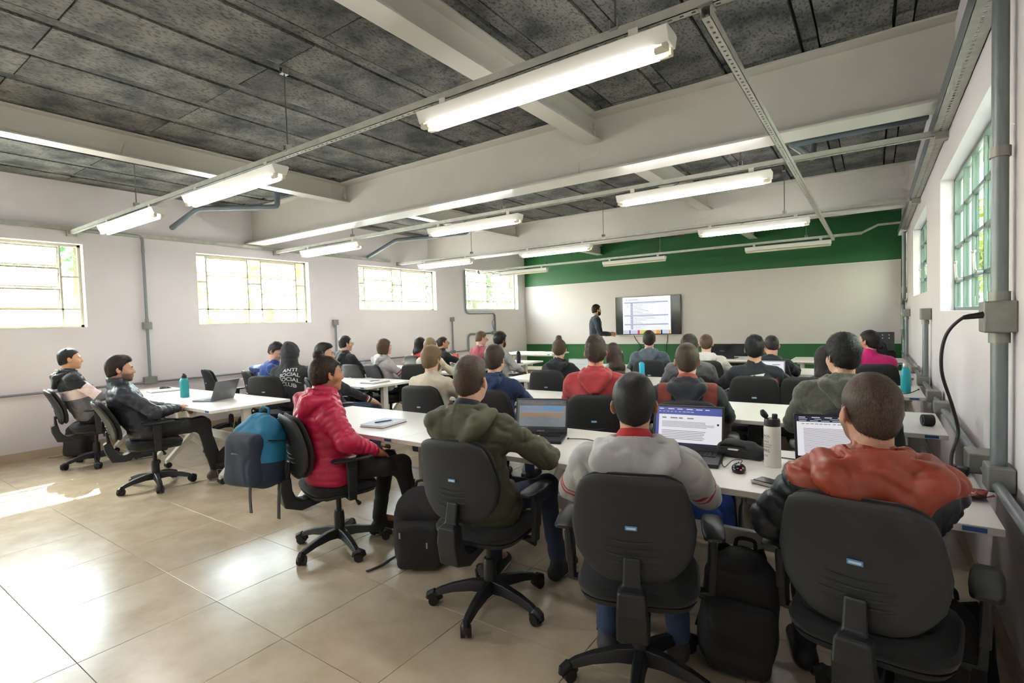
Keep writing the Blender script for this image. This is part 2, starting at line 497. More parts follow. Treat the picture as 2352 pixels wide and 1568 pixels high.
# ------------------------------------------------------------------ perforated light rails
def channel(mb, L, w=0.042, h=0.044, t=0.003, pitch=0.05, slots=True):
    """channel along +x from 0..L, open at the top, with a slotted floor; z from 0..h, y centred"""
    mb.box(0, L, -w / 2, -w / 2 + t, 0, h); mb.box(0, L, w / 2 - t, w / 2, 0, h)
    if not slots:
        mb.box(0, L, -w / 2, w / 2, 0, t); return mb
    mb.box(0, L, -w / 2, -0.006, 0, t); mb.box(0, L, 0.006, w / 2, 0, t)
    n = int(L / pitch)
    for i in range(n):
        mb.box(i * pitch, i * pitch + pitch - 0.018, -0.006, 0.006, 0.0001, t - 0.0001)
    return mb
RAIL_Z = 2.76
RAILS = [2.31, 5.07, 7.86, 10.60, -0.45]  # last rail is unseen, added behind the camera for extra lights
ROD_X = (-6.35, -3.60, -0.98)
rail_names = ['nearest', 'second', 'third', 'farthest', 'rear']
rod_me = MB().cyl((0, 0, 0), (0, 0, 1), 0.005, n=8).mesh('threaded_rod', M_rod)
clip_me = MB().box(-0.02, 0.02, -0.025, 0.025, 0, 0.012).box(-0.02, -0.015, -0.025, 0.025, 0, 0.05).box(0.015, 0.02, -0.025, 0.025, 0, 0.05).mesh('ceiling_bracket', M_galv)
for i, ry in enumerate(RAILS):
    L = XR - XL - 0.03 if i < 3 else XR - XL - 0.62
    t = thing('light_rail', 'galvanised slotted rail carrying strip lights, %s one' % rail_names[i], 'rail', (XL + 0.01, ry, RAIL_Z), group='slotted light rails')
    channel(MB(), L).build('slotted_channel', M_galvp, t)
    for xr in ROD_X:
        r = link('threaded_rod', rod_me, None, t); r.location = (xr - XL, 0, 0.05); r.scale = (1, 1, ZC - RAIL_Z - 0.05)
        c = link('ceiling_bracket', clip_me, None, t); c.location = (xr - XL, 0, ZC - RAIL_Z - 0.055)
        c = link('rail_clip', clip_me, None, t); c.location = (xr - XL, 0, 0.035)
    MB().box(-0.012, 0.03, -0.05, 0.05, -0.03, 0.06).build('wall_bracket', M_galv, t)
    if i == 3:
        MB().bar((L - 0.02, 0, 0.02), (L + 0.22, 0, 0.13), 0.04, 0.03).bar((L + 0.21, 0, 0.13), (L + 0.58, 0, 0.13), 0.04, 0.03).build('bent_end', M_galvp, t)
    else:
        MB().box(L - 0.06, L + 0.02, -0.045, 0.045, -0.03, 0.07).build('end_bracket', M_galv, t)
t = thing('cross_rail', 'slotted rail running lengthwise under the light rails', 'rail', (-0.565, 2.29, RAIL_Z - 0.05), rotz=PI / 2)
channel(MB(), RAILS[3] - 2.29 + 0.05).build('slotted_channel', M_galvp, t)
for ry in RAILS[:4]:
    MB().box(ry - 2.29 - 0.03, ry - 2.29 + 0.03, -0.03, 0.03, 0.04, 0.055).build('clamp_plate', M_galv, t)
# wall trays
t = thing('wall_tray', 'grey slotted cable tray along the top of the left wall', 'cable tray', (XL + 0.03, 0.0, 2.80), rotz=PI / 2)
channel(MB(), 7.6, 0.055, 0.05).build('slotted_channel', M_galv, t)
t = thing('wall_tray', 'grey slotted cable tray along the right wall above the green windows', 'cable tray', (XR - 0.05, 1.5, 2.78), rotz=PI / 2)
channel(MB(), 10.0, 0.095, 0.055).build('slotted_channel', M_galv, t)
MB().box(0, 10.0, 0.047, 0.05, 0, 0.10).build('back_flange', M_conduit, t)

# ------------------------------------------------------------------ strip lights
M_tube_on = mat('tube_lit', (255, 255, 255), 0.4, emit=((255, 251, 250), 17.0))
M_tube_off = mat('tube_unlit', (232, 222, 196), 0.3)
M_cap = mat('tube_holder', (224, 218, 198), 0.5)
def fixture_poly(): return [(-0.045, 0.0), (0.045, 0.0), (0.072, 0.062), (0.06, 0.07), (-0.06, 0.07), (-0.072, 0.062)]
FIX_L = 1.42
hou_me = MB().prism(fixture_poly(), 'x', -FIX_L / 2, FIX_L / 2).mesh('housing', M_white_metal, bevel=0.002, seg=1)
tube_me = {}
for on in (0, 1):
    tube_me[on] = MB().cyl((-FIX_L / 2 + 0.06, 0, 0), (FIX_L / 2 - 0.06, 0, 0), 0.0145, n=12).mesh('fluorescent_tube', M_tube_on if on else M_tube_off, smooth=True)
hold_me = MB().box(-0.012, 0.012, -0.014, 0.014, -0.03, 0.045).cyl((0.0, 0, -0.02), (0.045, 0, -0.02), 0.016, n=10).mesh('lamp_holder', M_cap, bevel=0.002, seg=1)
brk_me = MB().box(-0.022, 0.022, -0.003, 0.003, 0, 0.05).mesh('hanger_strap', M_white_metal)
wire_me = MB().tube(spline([(0, 0, 0), (0.01, 0.0, 0.02), (0.05, 0, 0.03), (0.06, 0, 0.05)], 5), 0.003, 6).mesh('feed_wire', M_black)
FIXT = [(-1.45, 0, 1, 1.04), (-4.43, 0, 1, 1.04), (-6.54, 0, 1, 1.03), (-1.43, 1, 1, 1), (-4.06, 1, 1, 1), (-6.87, 1, 1, 1),
        (-1.38, 2, 1, 0.99), (-4.51, 2, 1, 0.99), (-7.03, 2, 1, 0.99), (-1.28, 3, 0, 0.97), (-4.17, 3, 0, 0.97), (-6.97, 3, 0, 0.97), (-1.45, 4, 1, 1), (-4.3, 4, 1, 1), (-6.9, 4, 1, 1)]  # last three are unseen, added behind the camera to brighten the foreground
place_x = ['on the side of the green windows', 'in the middle', 'on the side of the bright windows']
for q, (fx, ri, on, sc) in enumerate(FIXT):
    lab = '%s twin tube strip light on the %s rail, %s' % ('lit' if on else 'unlit', rail_names[ri], place_x[q % 3])
    t = thing('strip_light', lab, 'light fixture', (fx, RAILS[ri], 2.655), group='twin tube strip lights')
    t.scale = (sc, 1, 1)
    link('housing', hou_me, None, t)
    for sy in (-0.03, 0.03):
        o = link('fluorescent_tube', tube_me[on], None, t); o.location = (0, sy, -0.02)
        for sx in (-1, 1):
            h = link('lamp_holder', hold_me, None, t); h.location = (sx * (FIX_L / 2 - 0.02), sy, 0)
            if sx > 0: h.rotation_euler = (0, 0, PI)
    for sx in (-0.55, 0.55):
        o = link('hanger_strap', brk_me, None, t); o.location = (sx, -0.023, 0.066)
    o = link('feed_wire', wire_me, None, t); o.location = (-0.15, 0, 0.065)

# ------------------------------------------------------------------ windows
M_frameL = mat('window_steel_cream', (176, 170, 140), 0.5)
M_frameR = mat('window_steel_green', (104, 122, 112), 0.4, 0.1)
M_glass = glass_mat('window_glass')
M_frost = mat('ribbed_glass', (236, 240, 236), 0.3, trans=0.0)
_b = M_frost.node_tree.nodes['Principled BSDF']; 
def frosted():
    m = bpy.data.materials.new('hopper_glass'); m.use_nodes = True
    nt = m.node_tree; nt.nodes.clear()
    o = nt.nodes.new('ShaderNodeOutputMaterial'); mx = nt.nodes.new('ShaderNodeMixShader'); mx.inputs[0].default_value = 0.35
    a = nt.nodes.new('ShaderNodeBsdfTranslucent'); a.inputs[0].default_value = (0.9, 0.95, 0.92, 1)
    t = nt.nodes.new('ShaderNodeBsdfTransparent'); t.inputs[0].default_value = (0.92, 0.96, 0.94, 1)
    nt.links.new(t.outputs[0], mx.inputs[1]); nt.links.new(a.outputs[0], mx.inputs[2]); nt.links.new(mx.outputs[0], o.inputs[0])
    return m
M_frost = frosted()
COLS = [0, 0.10, 0.44, 0.56, 0.90, 1.0]
for wi, (y0, y1, z0, z1) in enumerate(LEFT_WINDOWS):
    portal(XL - 0.19, y0, y1, z0, z1, 1)
    xf = XL - 0.13
    w = thing('window_%d' % (wi + 1), 'high steel window with tilting panes in the left wall', 'window', (xf, 0, 0)); tag(w, kind='structure')
    fr = MB(); T = 0.03; D = 0.035
    for a, b in ((y0, y0 + T), (y1 - T, y1)): fr.box(-D / 2, D / 2, a, b, z0, z1)
    for a, b in ((z0, z0 + T), (z1 - T, z1)): fr.box(-D / 2, D / 2, y0, y1, a, b)
    fr.build('window_frame', M_frameL, w)
    zb = z0 + (z1 - z0) * 0.22
    W = y1 - y0
    for c in COLS[1:-1]:
        MB().box(-0.012, 0.012, y0 + W * c - 0.011, y0 + W * c + 0.011, z0 + T, z1 - T).build('mullion', M_frameL, w)
    MB().box(-0.012, 0.012, y0, y1, zb - 0.01, zb + 0.01).build('transom', M_frameL, w)
    for ci in range(5):
        a, b = y0 + W * COLS[ci] + 0.011, y0 + W * COLS[ci + 1] - 0.011
        MB().box(-0.003, 0.003, a, b, z0 + T, zb - 0.01).build('pane', M_glass, w)
        if ci % 2 == 0:
            zm = (zb + z1) / 2
            MB().box(-0.012, 0.012, a, b, zm - 0.01, zm + 0.01).build('glazing_bar', M_frameL, w)
            MB().box(-0.003, 0.003, a, b, zb + 0.01, zm - 0.01).build('pane', M_glass, w)
            MB().box(-0.003, 0.003, a, b, zm + 0.01, z1 - T).build('pane', M_glass, w)
        else:
            hh = (z1 - T - zb) / 3
            ang = math.radians([20, 8, 38, 34, 22][wi])
            for r in range(3):
                zt = zb + hh * (r + 1) - 0.012
                R = Matrix.Translation((0, 0, zt)) @ Matrix.Rotation(ang, 4, 'Y')
                p = MB().box(-0.003, 0.003, a + 0.015, b - 0.015, -hh + 0.03, -0.012, R).build('hopper_pane', M_frost, w)
                s = MB()
                s.box(-0.009, 0.009, a + 0.004, b - 0.004, -0.014, 0.006, R); s.box(-0.009, 0.009, a + 0.004, b - 0.004, -hh + 0.02, -hh + 0.036, R)
                s.box(-0.009, 0.009, a + 0.004, a + 0.016, -hh + 0.03, 0, R); s.box(-0.009, 0.009, b - 0.016, b - 0.004, -hh + 0.03, 0, R)
                s.build('hopper_frame', M_frameL, p)
for wi, (y0, y1, z0, z1) in enumerate(RIGHT_WINDOWS):
    portal(XR + 0.19, y0, y1, z0, z1, -1)
    xf = XR + 0.11
    w = thing('window_%d' % (wi + 6), 'green steel casement window in the right wall', 'window', (xf, 0, 0)); tag(w, kind='structure')
    fr = MB(); T = 0.025; D = 0.04; W = y1 - y0; Hh = z1 - z0
    for a, b in ((y0, y0 + T), (y1 - T, y1)): fr.box(-D / 2, D / 2, a, b, z0, z1)
    for a, b in ((z0, z0 + T), (z1 - T, z1)): fr.box(-D / 2, D / 2, y0, y1, a, b)
    fr.build('window_frame', M_frameR, w)
    cols = [0, 0.22, 0.40, 0.60, 0.78, 1.0]
    zr = [z0 + T, z0 + Hh * 0.22, z0 + Hh * 0.48, z0 + Hh * 0.74, z1 - T]
    for c in cols[1:-1]:
        MB().box(-0.018, 0.018, y0 + W * c - 0.014, y0 + W * c + 0.014, z0 + T, z1 - T).build('mullion', M_frameR, w)
    for ci in range(5):
        a, b = y0 + W * cols[ci] + 0.014, y0 + W * cols[ci + 1] - 0.014
        if ci == 0: a += T - 0.014
        if ci == 4: b -= T - 0.014
        casement = ci in (1, 3)
        for r in range(4):
            MB().box(-0.003, 0.003, a, b, zr[r] + 0.008, zr[r + 1] - 0.008).build('pane', M_glass, w)
            if r: MB().box(-0.014, 0.014, a, b, zr[r] - 0.012, zr[r] + 0.012).build('glazing_bar', M_frameR, w)
    for c in (0.40, 0.78):
        yy = y0 + W * c
        h = MB(); zz = z0 + Hh * 0.22
        h.cyl((-0.02, yy, zz), (-0.05, yy, zz), 0.014, n=10).tube(spline([(-0.045, yy, zz), (-0.055, yy + 0.03, zz + 0.02), (-0.06, yy + 0.035, zz + 0.12)], 6), 0.008, 8)
        h.lathe([(0.0, -0.013), (0.010, -0.008), (0.013, 0), (0.010, 0.008), (0.0, 0.013)], 10, (-0.06, yy + 0.035, zz + 0.13))
        h.build('window_handle', M_galv, w, smooth=True)
# ------------------------------------------------------------------ conduits, pipes and boxes on the walls
def conduit(name, label, pts, r, m=M_conduit, rad=0.08, boxes=(), couplings=(), cat='conduit', group='wall conduits'):
    t = thing(name, label, cat, pts[0], group=group)
    o = Vector(pts[0])
    MB().tube([p - o for p in arc(pts, rad)], r, 12).build('pipe', m, t, smooth=True)
    for b in boxes:
        c = Vector(b[0]) - o; s = b[1]
        MB().box(c.x - s[0] / 2, c.x + s[0] / 2, c.y - s[1] / 2, c.y + s[1] / 2, c.z - s[2] / 2, c.z + s[2] / 2).build('junction_box', M_conbox, t, bevel=0.006)
    for a, b in couplings:
        MB().cyl(Vector(a) - o, Vector(b) - o, r * 1.25, n=14).build('coupling', M_conbox, t, smooth=True)
    return t
xw = XL + 0.042
B = (0.06, 0.11, 0.10)
conduit('wall_conduit', 'tall grey conduit with square socket box between the two nearest bright windows', [(xw, 2.45, 2.83), (xw, 3.08, 2.83), (xw, 3.08, 0.80)], 0.018, boxes=[((xw, 3.08, 1.58), B), ((xw, 3.08, 0.82), (0.07, 0.16, 0.10))], couplings=[((xw, 3.08, 2.66), (xw, 3.08, 2.60)), ((xw, 3.08, 1.68), (xw, 3.08, 1.64))])
conduit('wall_conduit', 'short grey conduit topped by a socket box behind the bespectacled man', [(xw, 6.18, 1.56), (xw, 6.18, 0.78)], 0.02, boxes=[((xw, 6.18, 1.57), B)])
conduit('wall_conduit', 'short grey conduit topped by a socket box left of the looped blue cable', [(xw, 9.5, 1.58), (xw, 9.5, 0.78)], 0.02, boxes=[((xw, 9.5, 1.58), B)])
conduit('wall_conduit', 'stepped grey conduit running down around the farthest bright window', [(xw, 10.02, 2.80), (xw, 10.02, 1.72), (xw, 11.23, 1.72), (xw, 11.23, 1.21)], 0.022, rad=0.12, boxes=[((xw, 11.2, 1.19), (0.07, 0.2, 0.09))])
conduit('wall_conduit', 'bent low grey conduit joining the socket box near the front left corner', [(xw, 11.1, 1.19), (xw, 10.09, 1.19), (xw, 10.09, 0.76)], 0.022, rad=0.12)
conduit('low_conduit', 'long horizontal grey conduit along the left wall at table height', [(xw, 1.2, 0.79), (xw, 11.0, 0.79)], 0.014, boxes=[((xw, 2.35, 0.80), (0.07, 0.14, 0.08)), ((xw, 4.9, 0.80), (0.07, 0.12, 0.08)), ((xw, 6.18, 0.79), (0.06, 0.12, 0.08)), ((xw, 9.5, 0.79), (0.06, 0.12, 0.08))])
t = thing('blue_cable', 'coil of blue network cable hanging on the stepped conduit', 'cable', (xw + 0.03, 11.13, 1.42))
MB().tube([(0.01 * math.sin(a * 2), 0.07 * math.cos(a) * (1 + 0.1 * math.sin(3 * a)), 0.13 * math.sin(a)) for a in [i * 2 * PI / 20 for i in range(45)]], 0.006, 6).build('coil', mat('blue_cable', (58, 92, 150), 0.5), t)
# right wall
xr = XR - 0.045
conduit('wall_conduit', 'thick grey pipe from ceiling to table rail at the right edge, with cord box', [(xr, 2.83, 3.36), (xr, 2.83, 0.78)], 0.027, boxes=[((xr - 0.005, 2.83, 1.44), (0.10, 0.13, 0.125)), ((xr, 2.83, 0.79), (0.085, 0.13, 0.10))],
        couplings=[((xr, 2.83, 1.54), (xr, 2.83, 1.50)), ((xr, 2.83, 1.375), (xr, 2.83, 1.335)), ((xr, 2.83, 2.07), (xr, 2.83, 2.11))])
conduit('wall_conduit', 'grey pipe stub topped by a square box below the nearest green window', [(xr, 6.45, 1.42), (xr, 6.45, 0.76)], 0.024, boxes=[((xr, 6.45, 1.43), (0.08, 0.13, 0.11))], couplings=[((xr, 6.45, 1.37), (xr, 6.45, 1.33))])
conduit('wall_conduit', 'grey pipe stub topped by a square box below the middle green window', [(xr, 9.95, 1.42), (xr, 9.95, 0.76)], 0.024, boxes=[((xr, 9.95, 1.43), (0.08, 0.13, 0.11))], couplings=[((xr, 9.95, 1.37), (xr, 9.95, 1.33))])
conduit('wall_conduit', 'grey pipe stepping down the right wall near the front corner', [(xr, 10.7, 2.75), (xr, 10.7, 1.65), (xr, 11.1, 1.6), (xr, 11.1, 1.12), (xr, 10.7, 1.0), (xr, 10.7, 0.76)], 0.03, rad=0.05, couplings=[((xr, 10.7, 1.85), (xr, 10.7, 1.75)), ((xr, 11.1, 1.45), (xr, 11.1, 1.38)), ((xr, 11.1, 1.16), (xr, 11.1, 1.08))])
conduit('table_rail_conduit', 'long horizontal grey conduit along the right wall at table height', [(xr - 0.01, 1.2, 0.765), (xr - 0.01, 11.0, 0.765)], 0.020,
        boxes=[((xr - 0.02, 3.12, 0.785), (0.10, 0.15, 0.09)), ((xr - 0.02, 4.75, 0.78), (0.09, 0.12, 0.08)), ((xr - 0.02, 5.35, 0.78), (0.09, 0.14, 0.09)), ((xr - 0.02, 6.45, 0.78), (0.09, 0.14, 0.09)), ((xr - 0.02, 7.6, 0.78), (0.09, 0.12, 0.08))])
t = thing('extension_lead', 'black power cord drooping from the pipe box onto the end of the nearest table', 'cord', (xr - 0.05, 2.78, 1.45))
o = Vector((xr - 0.05, 2.78, 1.45))
pts = [(0.365, 2.78, 1.45), (0.30, 2.78, 1.44), (0.245, 2.80, 1.36), (0.235, 2.82, 1.22), (0.275, 2.86, 1.06), (0.295, 2.88, 0.95), (0.27, 2.84, 0.86), (0.262, 2.76, 0.79)]
MB().tube([Vector(p) - o for p in spline(pts, 8)], 0.0065, 8).build('cable', M_black, t, smooth=True)
MB().cyl(Vector((0.30, 2.78, 1.44)) - o, Vector((0.366, 2.78, 1.45)) - o, 0.009, 0.014, n=10).build('plug', M_black, t, smooth=True)
# ceiling drain pipes
t = thing('drain_pipe', 'dark grey pipe elbow hung under the ceiling by the right wall', 'pipe', (0, 0, 0))
MB().tube(arc([(0.40, 6.05, 3.20), (-0.62, 5.55, 3.05), (-0.52, 6.4, 3.10), (-0.50, 6.45, 3.37)], 0.05), 0.034, 12).build('pipe', M_pvc, t, smooth=True)
t = thing('drain_pipe', 'grey pipe sloping down from the ceiling to the left wall, nearer one', 'pipe', (0, 0, 0))
MB().tube(arc([(-8.30, 3.45, 2.98), (-7.6, 3.5, 3.16), (-6.75, 4.15, 3.16), (-6.75, 4.15, 3.37)], 0.06), 0.036, 12).build('pipe', M_pvc, t, smooth=True)
t = thing('drain_pipe', 'grey pipe sloping down from the ceiling to the left wall, in the middle bay', 'pipe', (0, 0, 0))
MB().tube(arc([(-8.30, 7.0, 2.86), (-7.5, 7.0, 3.1), (-6.2, 7.6, 3.16), (-6.2, 7.6, 3.37)], 0.06), 0.036, 12).build('pipe', M_pvc, t, smooth=True)

# ------------------------------------------------------------------ outside: ground, trees, cars, fence
M_ground = mat('pale_paving', (200, 194, 182), 0.9, noise=(0.6, 0.06))
tag(MB().box(-60, XL - 0.2, -30, 45, -0.3, -0.1).build('ground_left', M_ground), 'pale paved yard outside the bright windows', 'ground', kind='structure')
tag(MB().box(XR + 0.2, 40, -30, 45, -0.3, -0.1).build('ground_right', M_ground), 'pale paved yard outside the green windows', 'ground', kind='structure')
M_leafs = [mat('leaf_a', (120, 150, 62), 0.7), mat('leaf_b', (98, 128, 66), 0.7), mat('leaf_c', (150, 160, 74), 0.7)]
M_bark = mat('bark', (120, 98, 76), 0.9)
def tree(x, y, h, r, m, label, n=1500, seed=1):
    t = thing('tree', label, 'tree', (x, y, -0.1), group='trees in the yard')
    rnd = random.Random(seed)
    MB().tube([(0, 0, 0), (0.1, 0.05, h * 0.4), (0.0, 0.1, h * 0.8)], [0.16, 0.12, 0.05], 8).build('trunk', M_bark, t, smooth=True)
    vs, fs = [], []
    blobs = [(rnd.uniform(-.6, .6) * r, rnd.uniform(-.6, .6) * r, h * rnd.uniform(0.55, 1.0), r * rnd.uniform(0.35, 0.6)) for _ in range(9)]
    for i in range(n):
        bx, by, bz, br = blobs[i % 9]
        u = Vector((rnd.gauss(0, 1), rnd.gauss(0, 1), rnd.gauss(0, 0.8))).normalized() * br * rnd.uniform(0.5, 1)
        c = Vector((bx, by, bz)) + u
        a = Vector((rnd.uniform(-1, 1), rnd.uniform(-1, 1), rnd.uniform(-1, 1))).normalized(); b = a.orthogonal().normalized()
        s = rnd.uniform(0.07, 0.15); k = len(vs)
        vs += [c - a * s, c + b * s * 0.5, c + a * s, c - b * s * 0.5]; fs.append((k, k + 1, k + 2, k + 3))
    me = bpy.data.meshes.new('foliage'); me.from_pydata([tuple(v) for v in vs], [], fs); me.materials.append(m)
    o = link('foliage', me, None, t); o['kind'] = 'stuff'
for i, (x, y, h, r, lab) in enumerate([(-15, 0.5, 5.0, 2.4, 'leafy tree in the yard seen through the nearest bright window'), (-20, 5.5, 5.5, 2.4, 'leafy tree seen through the right part of the nearest bright window'), (-15.5, 9.0, 5.0, 2.4, 'leafy tree in the yard seen through the second bright window'),
                                       (-18, 13.5, 5.5, 2.8, 'bushy tree in the yard behind the third bright window'), (-15, 18.5, 5.0, 2.4, 'bushy tree in the yard beyond the third bright window'), (-17, 25.0, 5.5, 2.6, 'leafy tree in the yard seen through the farthest bright window')]):
    tree(x, y, h, r, M_leafs[i % 3], lab, seed=i + 3)
tree(2.3, 9.0, 3.6, 1.0, M_leafs[0], 'leafy tree outside the nearest green window', seed=31)
tree(2.3, 14.5, 3.6, 1.0, M_leafs[2], 'leafy tree outside the middle green window', seed=32)
M_tyre = mat('tyre', (30, 30, 30), 0.8); M_carglass = mat('car_glass', (40, 50, 60), 0.1)
def car(x, y, rz, rgb, label):
    t = thing('car', label, 'car', (x, y, -0.1), rz, group='cars parked in the yard')
    m = mat('car_paint_%d_%d' % (int(rgb[0]), int(rgb[2])), rgb, 0.25, coat=0.6)
    prof = [(-2.0, 0.35), (2.0, 0.35), (2.05, 0.75), (1.3, 0.88), (0.75, 1.36), (-0.9, 1.42), (-1.7, 0.95), (-2.05, 0.9)]
    MB().prism(prof, 'y', -0.82, 0.82).build('body', m, t, bevel=0.08)
    MB().prism([(1.15, 0.92), (0.68, 1.32), (-0.85, 1.37), (-1.5, 0.95)], 'y', -0.835, 0.835).build('side_windows', M_carglass, t)
    for sx in (-1.25, 1.25):
        for sy in (-0.74, 0.74):
            MB().cyl((sx, sy - 0.1, 0.32), (sx, sy + 0.1, 0.32), 0.32, n=16).build('wheel', M_tyre, t, smooth=True)
car(-13.5, 1.6, 1.45, (190, 194, 200), 'silver car parked outside the nearest bright window')
car(-13.2, 7.6, 1.6, (150, 172, 205), 'pale blue car parked outside the second bright window')
car(-13.6, 13.6, 1.5, (196, 196, 198), 'pale grey car parked outside the third bright window')
t = thing('yard_railing', 'thin metal railing outside the second bright window', 'railing', (-9.9, 4.3, -0.1))
for i in range(9): MB().cyl((0, i * 0.42, 0), (0, i * 0.42, 1.66), 0.012, n=6).build('post', M_galv, t)
for z in (1.3, 1.62): MB().cyl((0, 0, z), (0, 3.4, z), 0.012, n=6).build('rail', M_galv, t)
tag(MB().box(3.6, 3.9, -10, 40, -0.1, 6.5).build('daylight_block_wall', mat('daylight_block_paint', (186, 184, 172), 0.8)), 'tall pale building wall facing the green windows', 'wall', kind='structure')  # tall wall added outside to hold back daylight from the right windows
# ------------------------------------------------------------------ task chairs
M_chair = mat('chair_plastic', (42, 43, 44), 0.55, noise=(40, 0.05), bump=(300, 0.15, 0.0015))
M_fabric = mat('chair_fabric', (26, 27, 29), 0.85, noise=(180, 0.15), bump=(400, 0.3, 0.001), sheen=0.15)
M_nylon = mat('chair_nylon', (34, 35, 37), 0.42, bump=(200, 0.06, 0.001))
M_badge = mat('badge_blue', (92, 148, 196), 0.4)
M_badge2 = mat('badge_silver', (206, 216, 222), 0.35)
def half_w(v):
    t = [(0, 0.085), (0.03, 0.12), (0.08, 0.15), (0.18, 0.19), (0.28, 0.211), (0.48, 0.222), (0.68, 0.210), (0.88, 0.188), (0.93, 0.176), (0.975, 0.15), (1, 0.115)]
    return float(np.interp(v, [a for a, b in t], [b for a, b in t]))
BZ0, BZ1 = 0.535, 0.935
def back_y(v): return -0.265 - 0.055 * v + 0.02 * math.sin(PI * v)
def back_ring(v, t0, t1, sh, n=28, ins=0.0):
    """closed loop at height v; y offsets between t0 (rear) and t1 (front)"""
    w = half_w(v) - ins; z = BZ0 + (BZ1 - BZ0) * v; out = []
    for i in range(n):
        a = 2 * PI * i / n; c, s = math.cos(a), math.sin(a)
        x = w * math.copysign(abs(c) ** 0.55, c)
        yy = (t0 + t1) / 2 + (t1 - t0) / 2 * math.copysign(abs(s) ** 0.7, s)
        out.append((x, back_y(v) + yy + sh * (x / 0.22) ** 2, z))
    return out
def back_loft(t0, t1, ins, m, name):
    vs = [0, 0.015, 0.04, 0.08, 0.15, 0.25, 0.38, 0.5, 0.62, 0.75, 0.85, 0.92, 0.96, 0.985, 1.0]
    rr = []
    for v in vs:
        e = min(v, 1 - v); k = min(1.0, (e / 0.06)) ** 0.5 if e < 0.06 else 1.0
        k = max(k, 0.25); mid = (t0 + t1) / 2
        rr.append(back_ring(v, mid + (t0 - mid) * k, mid + (t1 - mid) * k, 0.03, ins=ins))
    return MB().rings(rr).mesh(name, m, smooth=True)
ME = {}
ME['back_shell'] = back_loft(-0.028, 0.012, 0.0, M_chair, 'back_shell')
ME['back_cushion'] = back_loft(0.006, 0.05, 0.004, M_fabric, 'back_cushion')
def slot_mesh(v, w):
    z = BZ0 + (BZ1 - BZ0) * v; pts = []
    for i in range(13):
        x = -w + 2 * w * i / 12
        pts.append((x, back_y(v) - 0.0285 + 0.03 * (x / 0.22) ** 2, z - 0.012 * (x / w) ** 2 * -1 - 0.012))
    r = [0.0008 + 0.0055 * math.sin(PI * i / 12) ** 0.6 for i in range(13)]
    return MB().tube(pts, r, 6).mesh('vent_ridge', M_chair, smooth=True)
for q, (v, w) in enumerate(((0.40, 0.085), (0.335, 0.098), (0.27, 0.105), (0.205, 0.10))): ME['vent%d' % q] = slot_mesh(v, w)
zb = BZ0 + 0.4 * 0.52
ME['badge'] = MB().box(-0.021, 0.021, -0.0325, -0.028, -0.008, 0.008).mesh('badge', M_badge, bevel=0.002)
ME['badge_stripe'] = MB().box(-0.016, 0.016, -0.0338, -0.032, -0.003, 0.0035).mesh('badge_stripe', M_badge2)
def seat_rings(z, ins):
    out = []
    for i in range(32):
        a = 2 * PI * i / 32; c, s = math.cos(a), math.sin(a)
        out.append(((0.235 - ins) * math.copysign(abs(c) ** 0.5, c), 0.0 + (0.225 - ins) * math.copysign(abs(s) ** 0.5, s), z - (0.02 * max(0, (s - 0.5) * 2) ** 2)))
    return out
ME['seat_cushion'] = MB().rings([seat_rings(0.415, 0.02), seat_rings(0.43, 0.004), seat_rings(0.45, 0.0), seat_rings(0.468, 0.01), seat_rings(0.476, 0.035), seat_rings(0.478, 0.09)]).mesh('seat_cushion', M_fabric, smooth=True)
ME['seat_shell'] = MB().rings([seat_rings(0.385, 0.05), seat_rings(0.395, 0.02), seat_rings(0.418, 0.008)]).mesh('seat_shell', M_chair, smooth=True)
sp = MB()
sp.rings([[(sx * w, y + dy, z + dz) for sx, dy, dz in q] for (w, y, z, q) in [
    (0.05, -0.10, 0.372, [(-1, 0, -0.022), (1, 0, -0.022), (1, 0, 0.016), (-1, 0, 0.016)]),
    (0.055, -0.25, 0.365, [(-1, 0, -0.045), (1, 0, -0.045), (1, 0.0, 0.02), (-1, 0.0, 0.02)]),
    (0.055, -0.325, 0.385, [(-1, -0.025, -0.03), (1, -0.025, -0.03), (1, 0.045, 0.02), (-1, 0.045, 0.02)]),
    (0.052, -0.335, 0.46, [(-1, -0.035, 0), (1, -0.035, 0), (1, 0.035, 0), (-1, 0.035, 0)]),
    (0.048, -0.333, 0.535, [(-1, -0.03, 0), (1, -0.03, 0), (1, 0.03, 0), (-1, 0.03, 0)]),
    (0.032, -0.318, 0.545, [(-1, -0.014, 0), (1, -0.014, 0), (1, 0.014, 0), (-1, 0.014, 0)]),
    (0.03, -0.305, 0.64, [(-1, -0.008, 0), (1, -0.008, 0), (1, 0.008, 0), (-1, 0.008, 0)])]])
ME['back_spine'] = sp.mesh('back_spine', M_nylon, smooth=False, bevel=0.008)
ME['mechanism'] = MB().box(-0.075, 0.075, -0.11, 0.10, 0.345, 0.388).mesh('mechanism', M_nylon, bevel=0.012)
ME['lever'] = MB().tube([(0.06, 0.04, 0.365), (0.19, 0.05, 0.36), (0.25, 0.05, 0.35)], [0.006, 0.006, 0.014], 8).mesh('lever', M_nylon, smooth=True)
ME['gas_column'] = MB().lathe([(0.030, 0.075), (0.036, 0.08), (0.034, 0.22), (0.030, 0.25), (0.018, 0.25), (0.018, 0.345)], 18).mesh('gas_column', M_nylon, smooth=True)
leg = MB()
leg.rings([[(sx * w, r, z + s * h) for sx, s in ((-1, -1), (1, -1), (0.6, 1), (-0.6, 1))] for (r, w, z, h) in ((0.02, 0.034, 0.105, 0.032), (0.10, 0.030, 0.108, 0.026), (0.20, 0.026, 0.094, 0.020), (0.27, 0.023, 0.074, 0.017), (0.30, 0.02, 0.062, 0.012))])
ME['base_leg'] = leg.mesh('base_leg', M_nylon, smooth=False, bevel=0.005)
ca = MB()
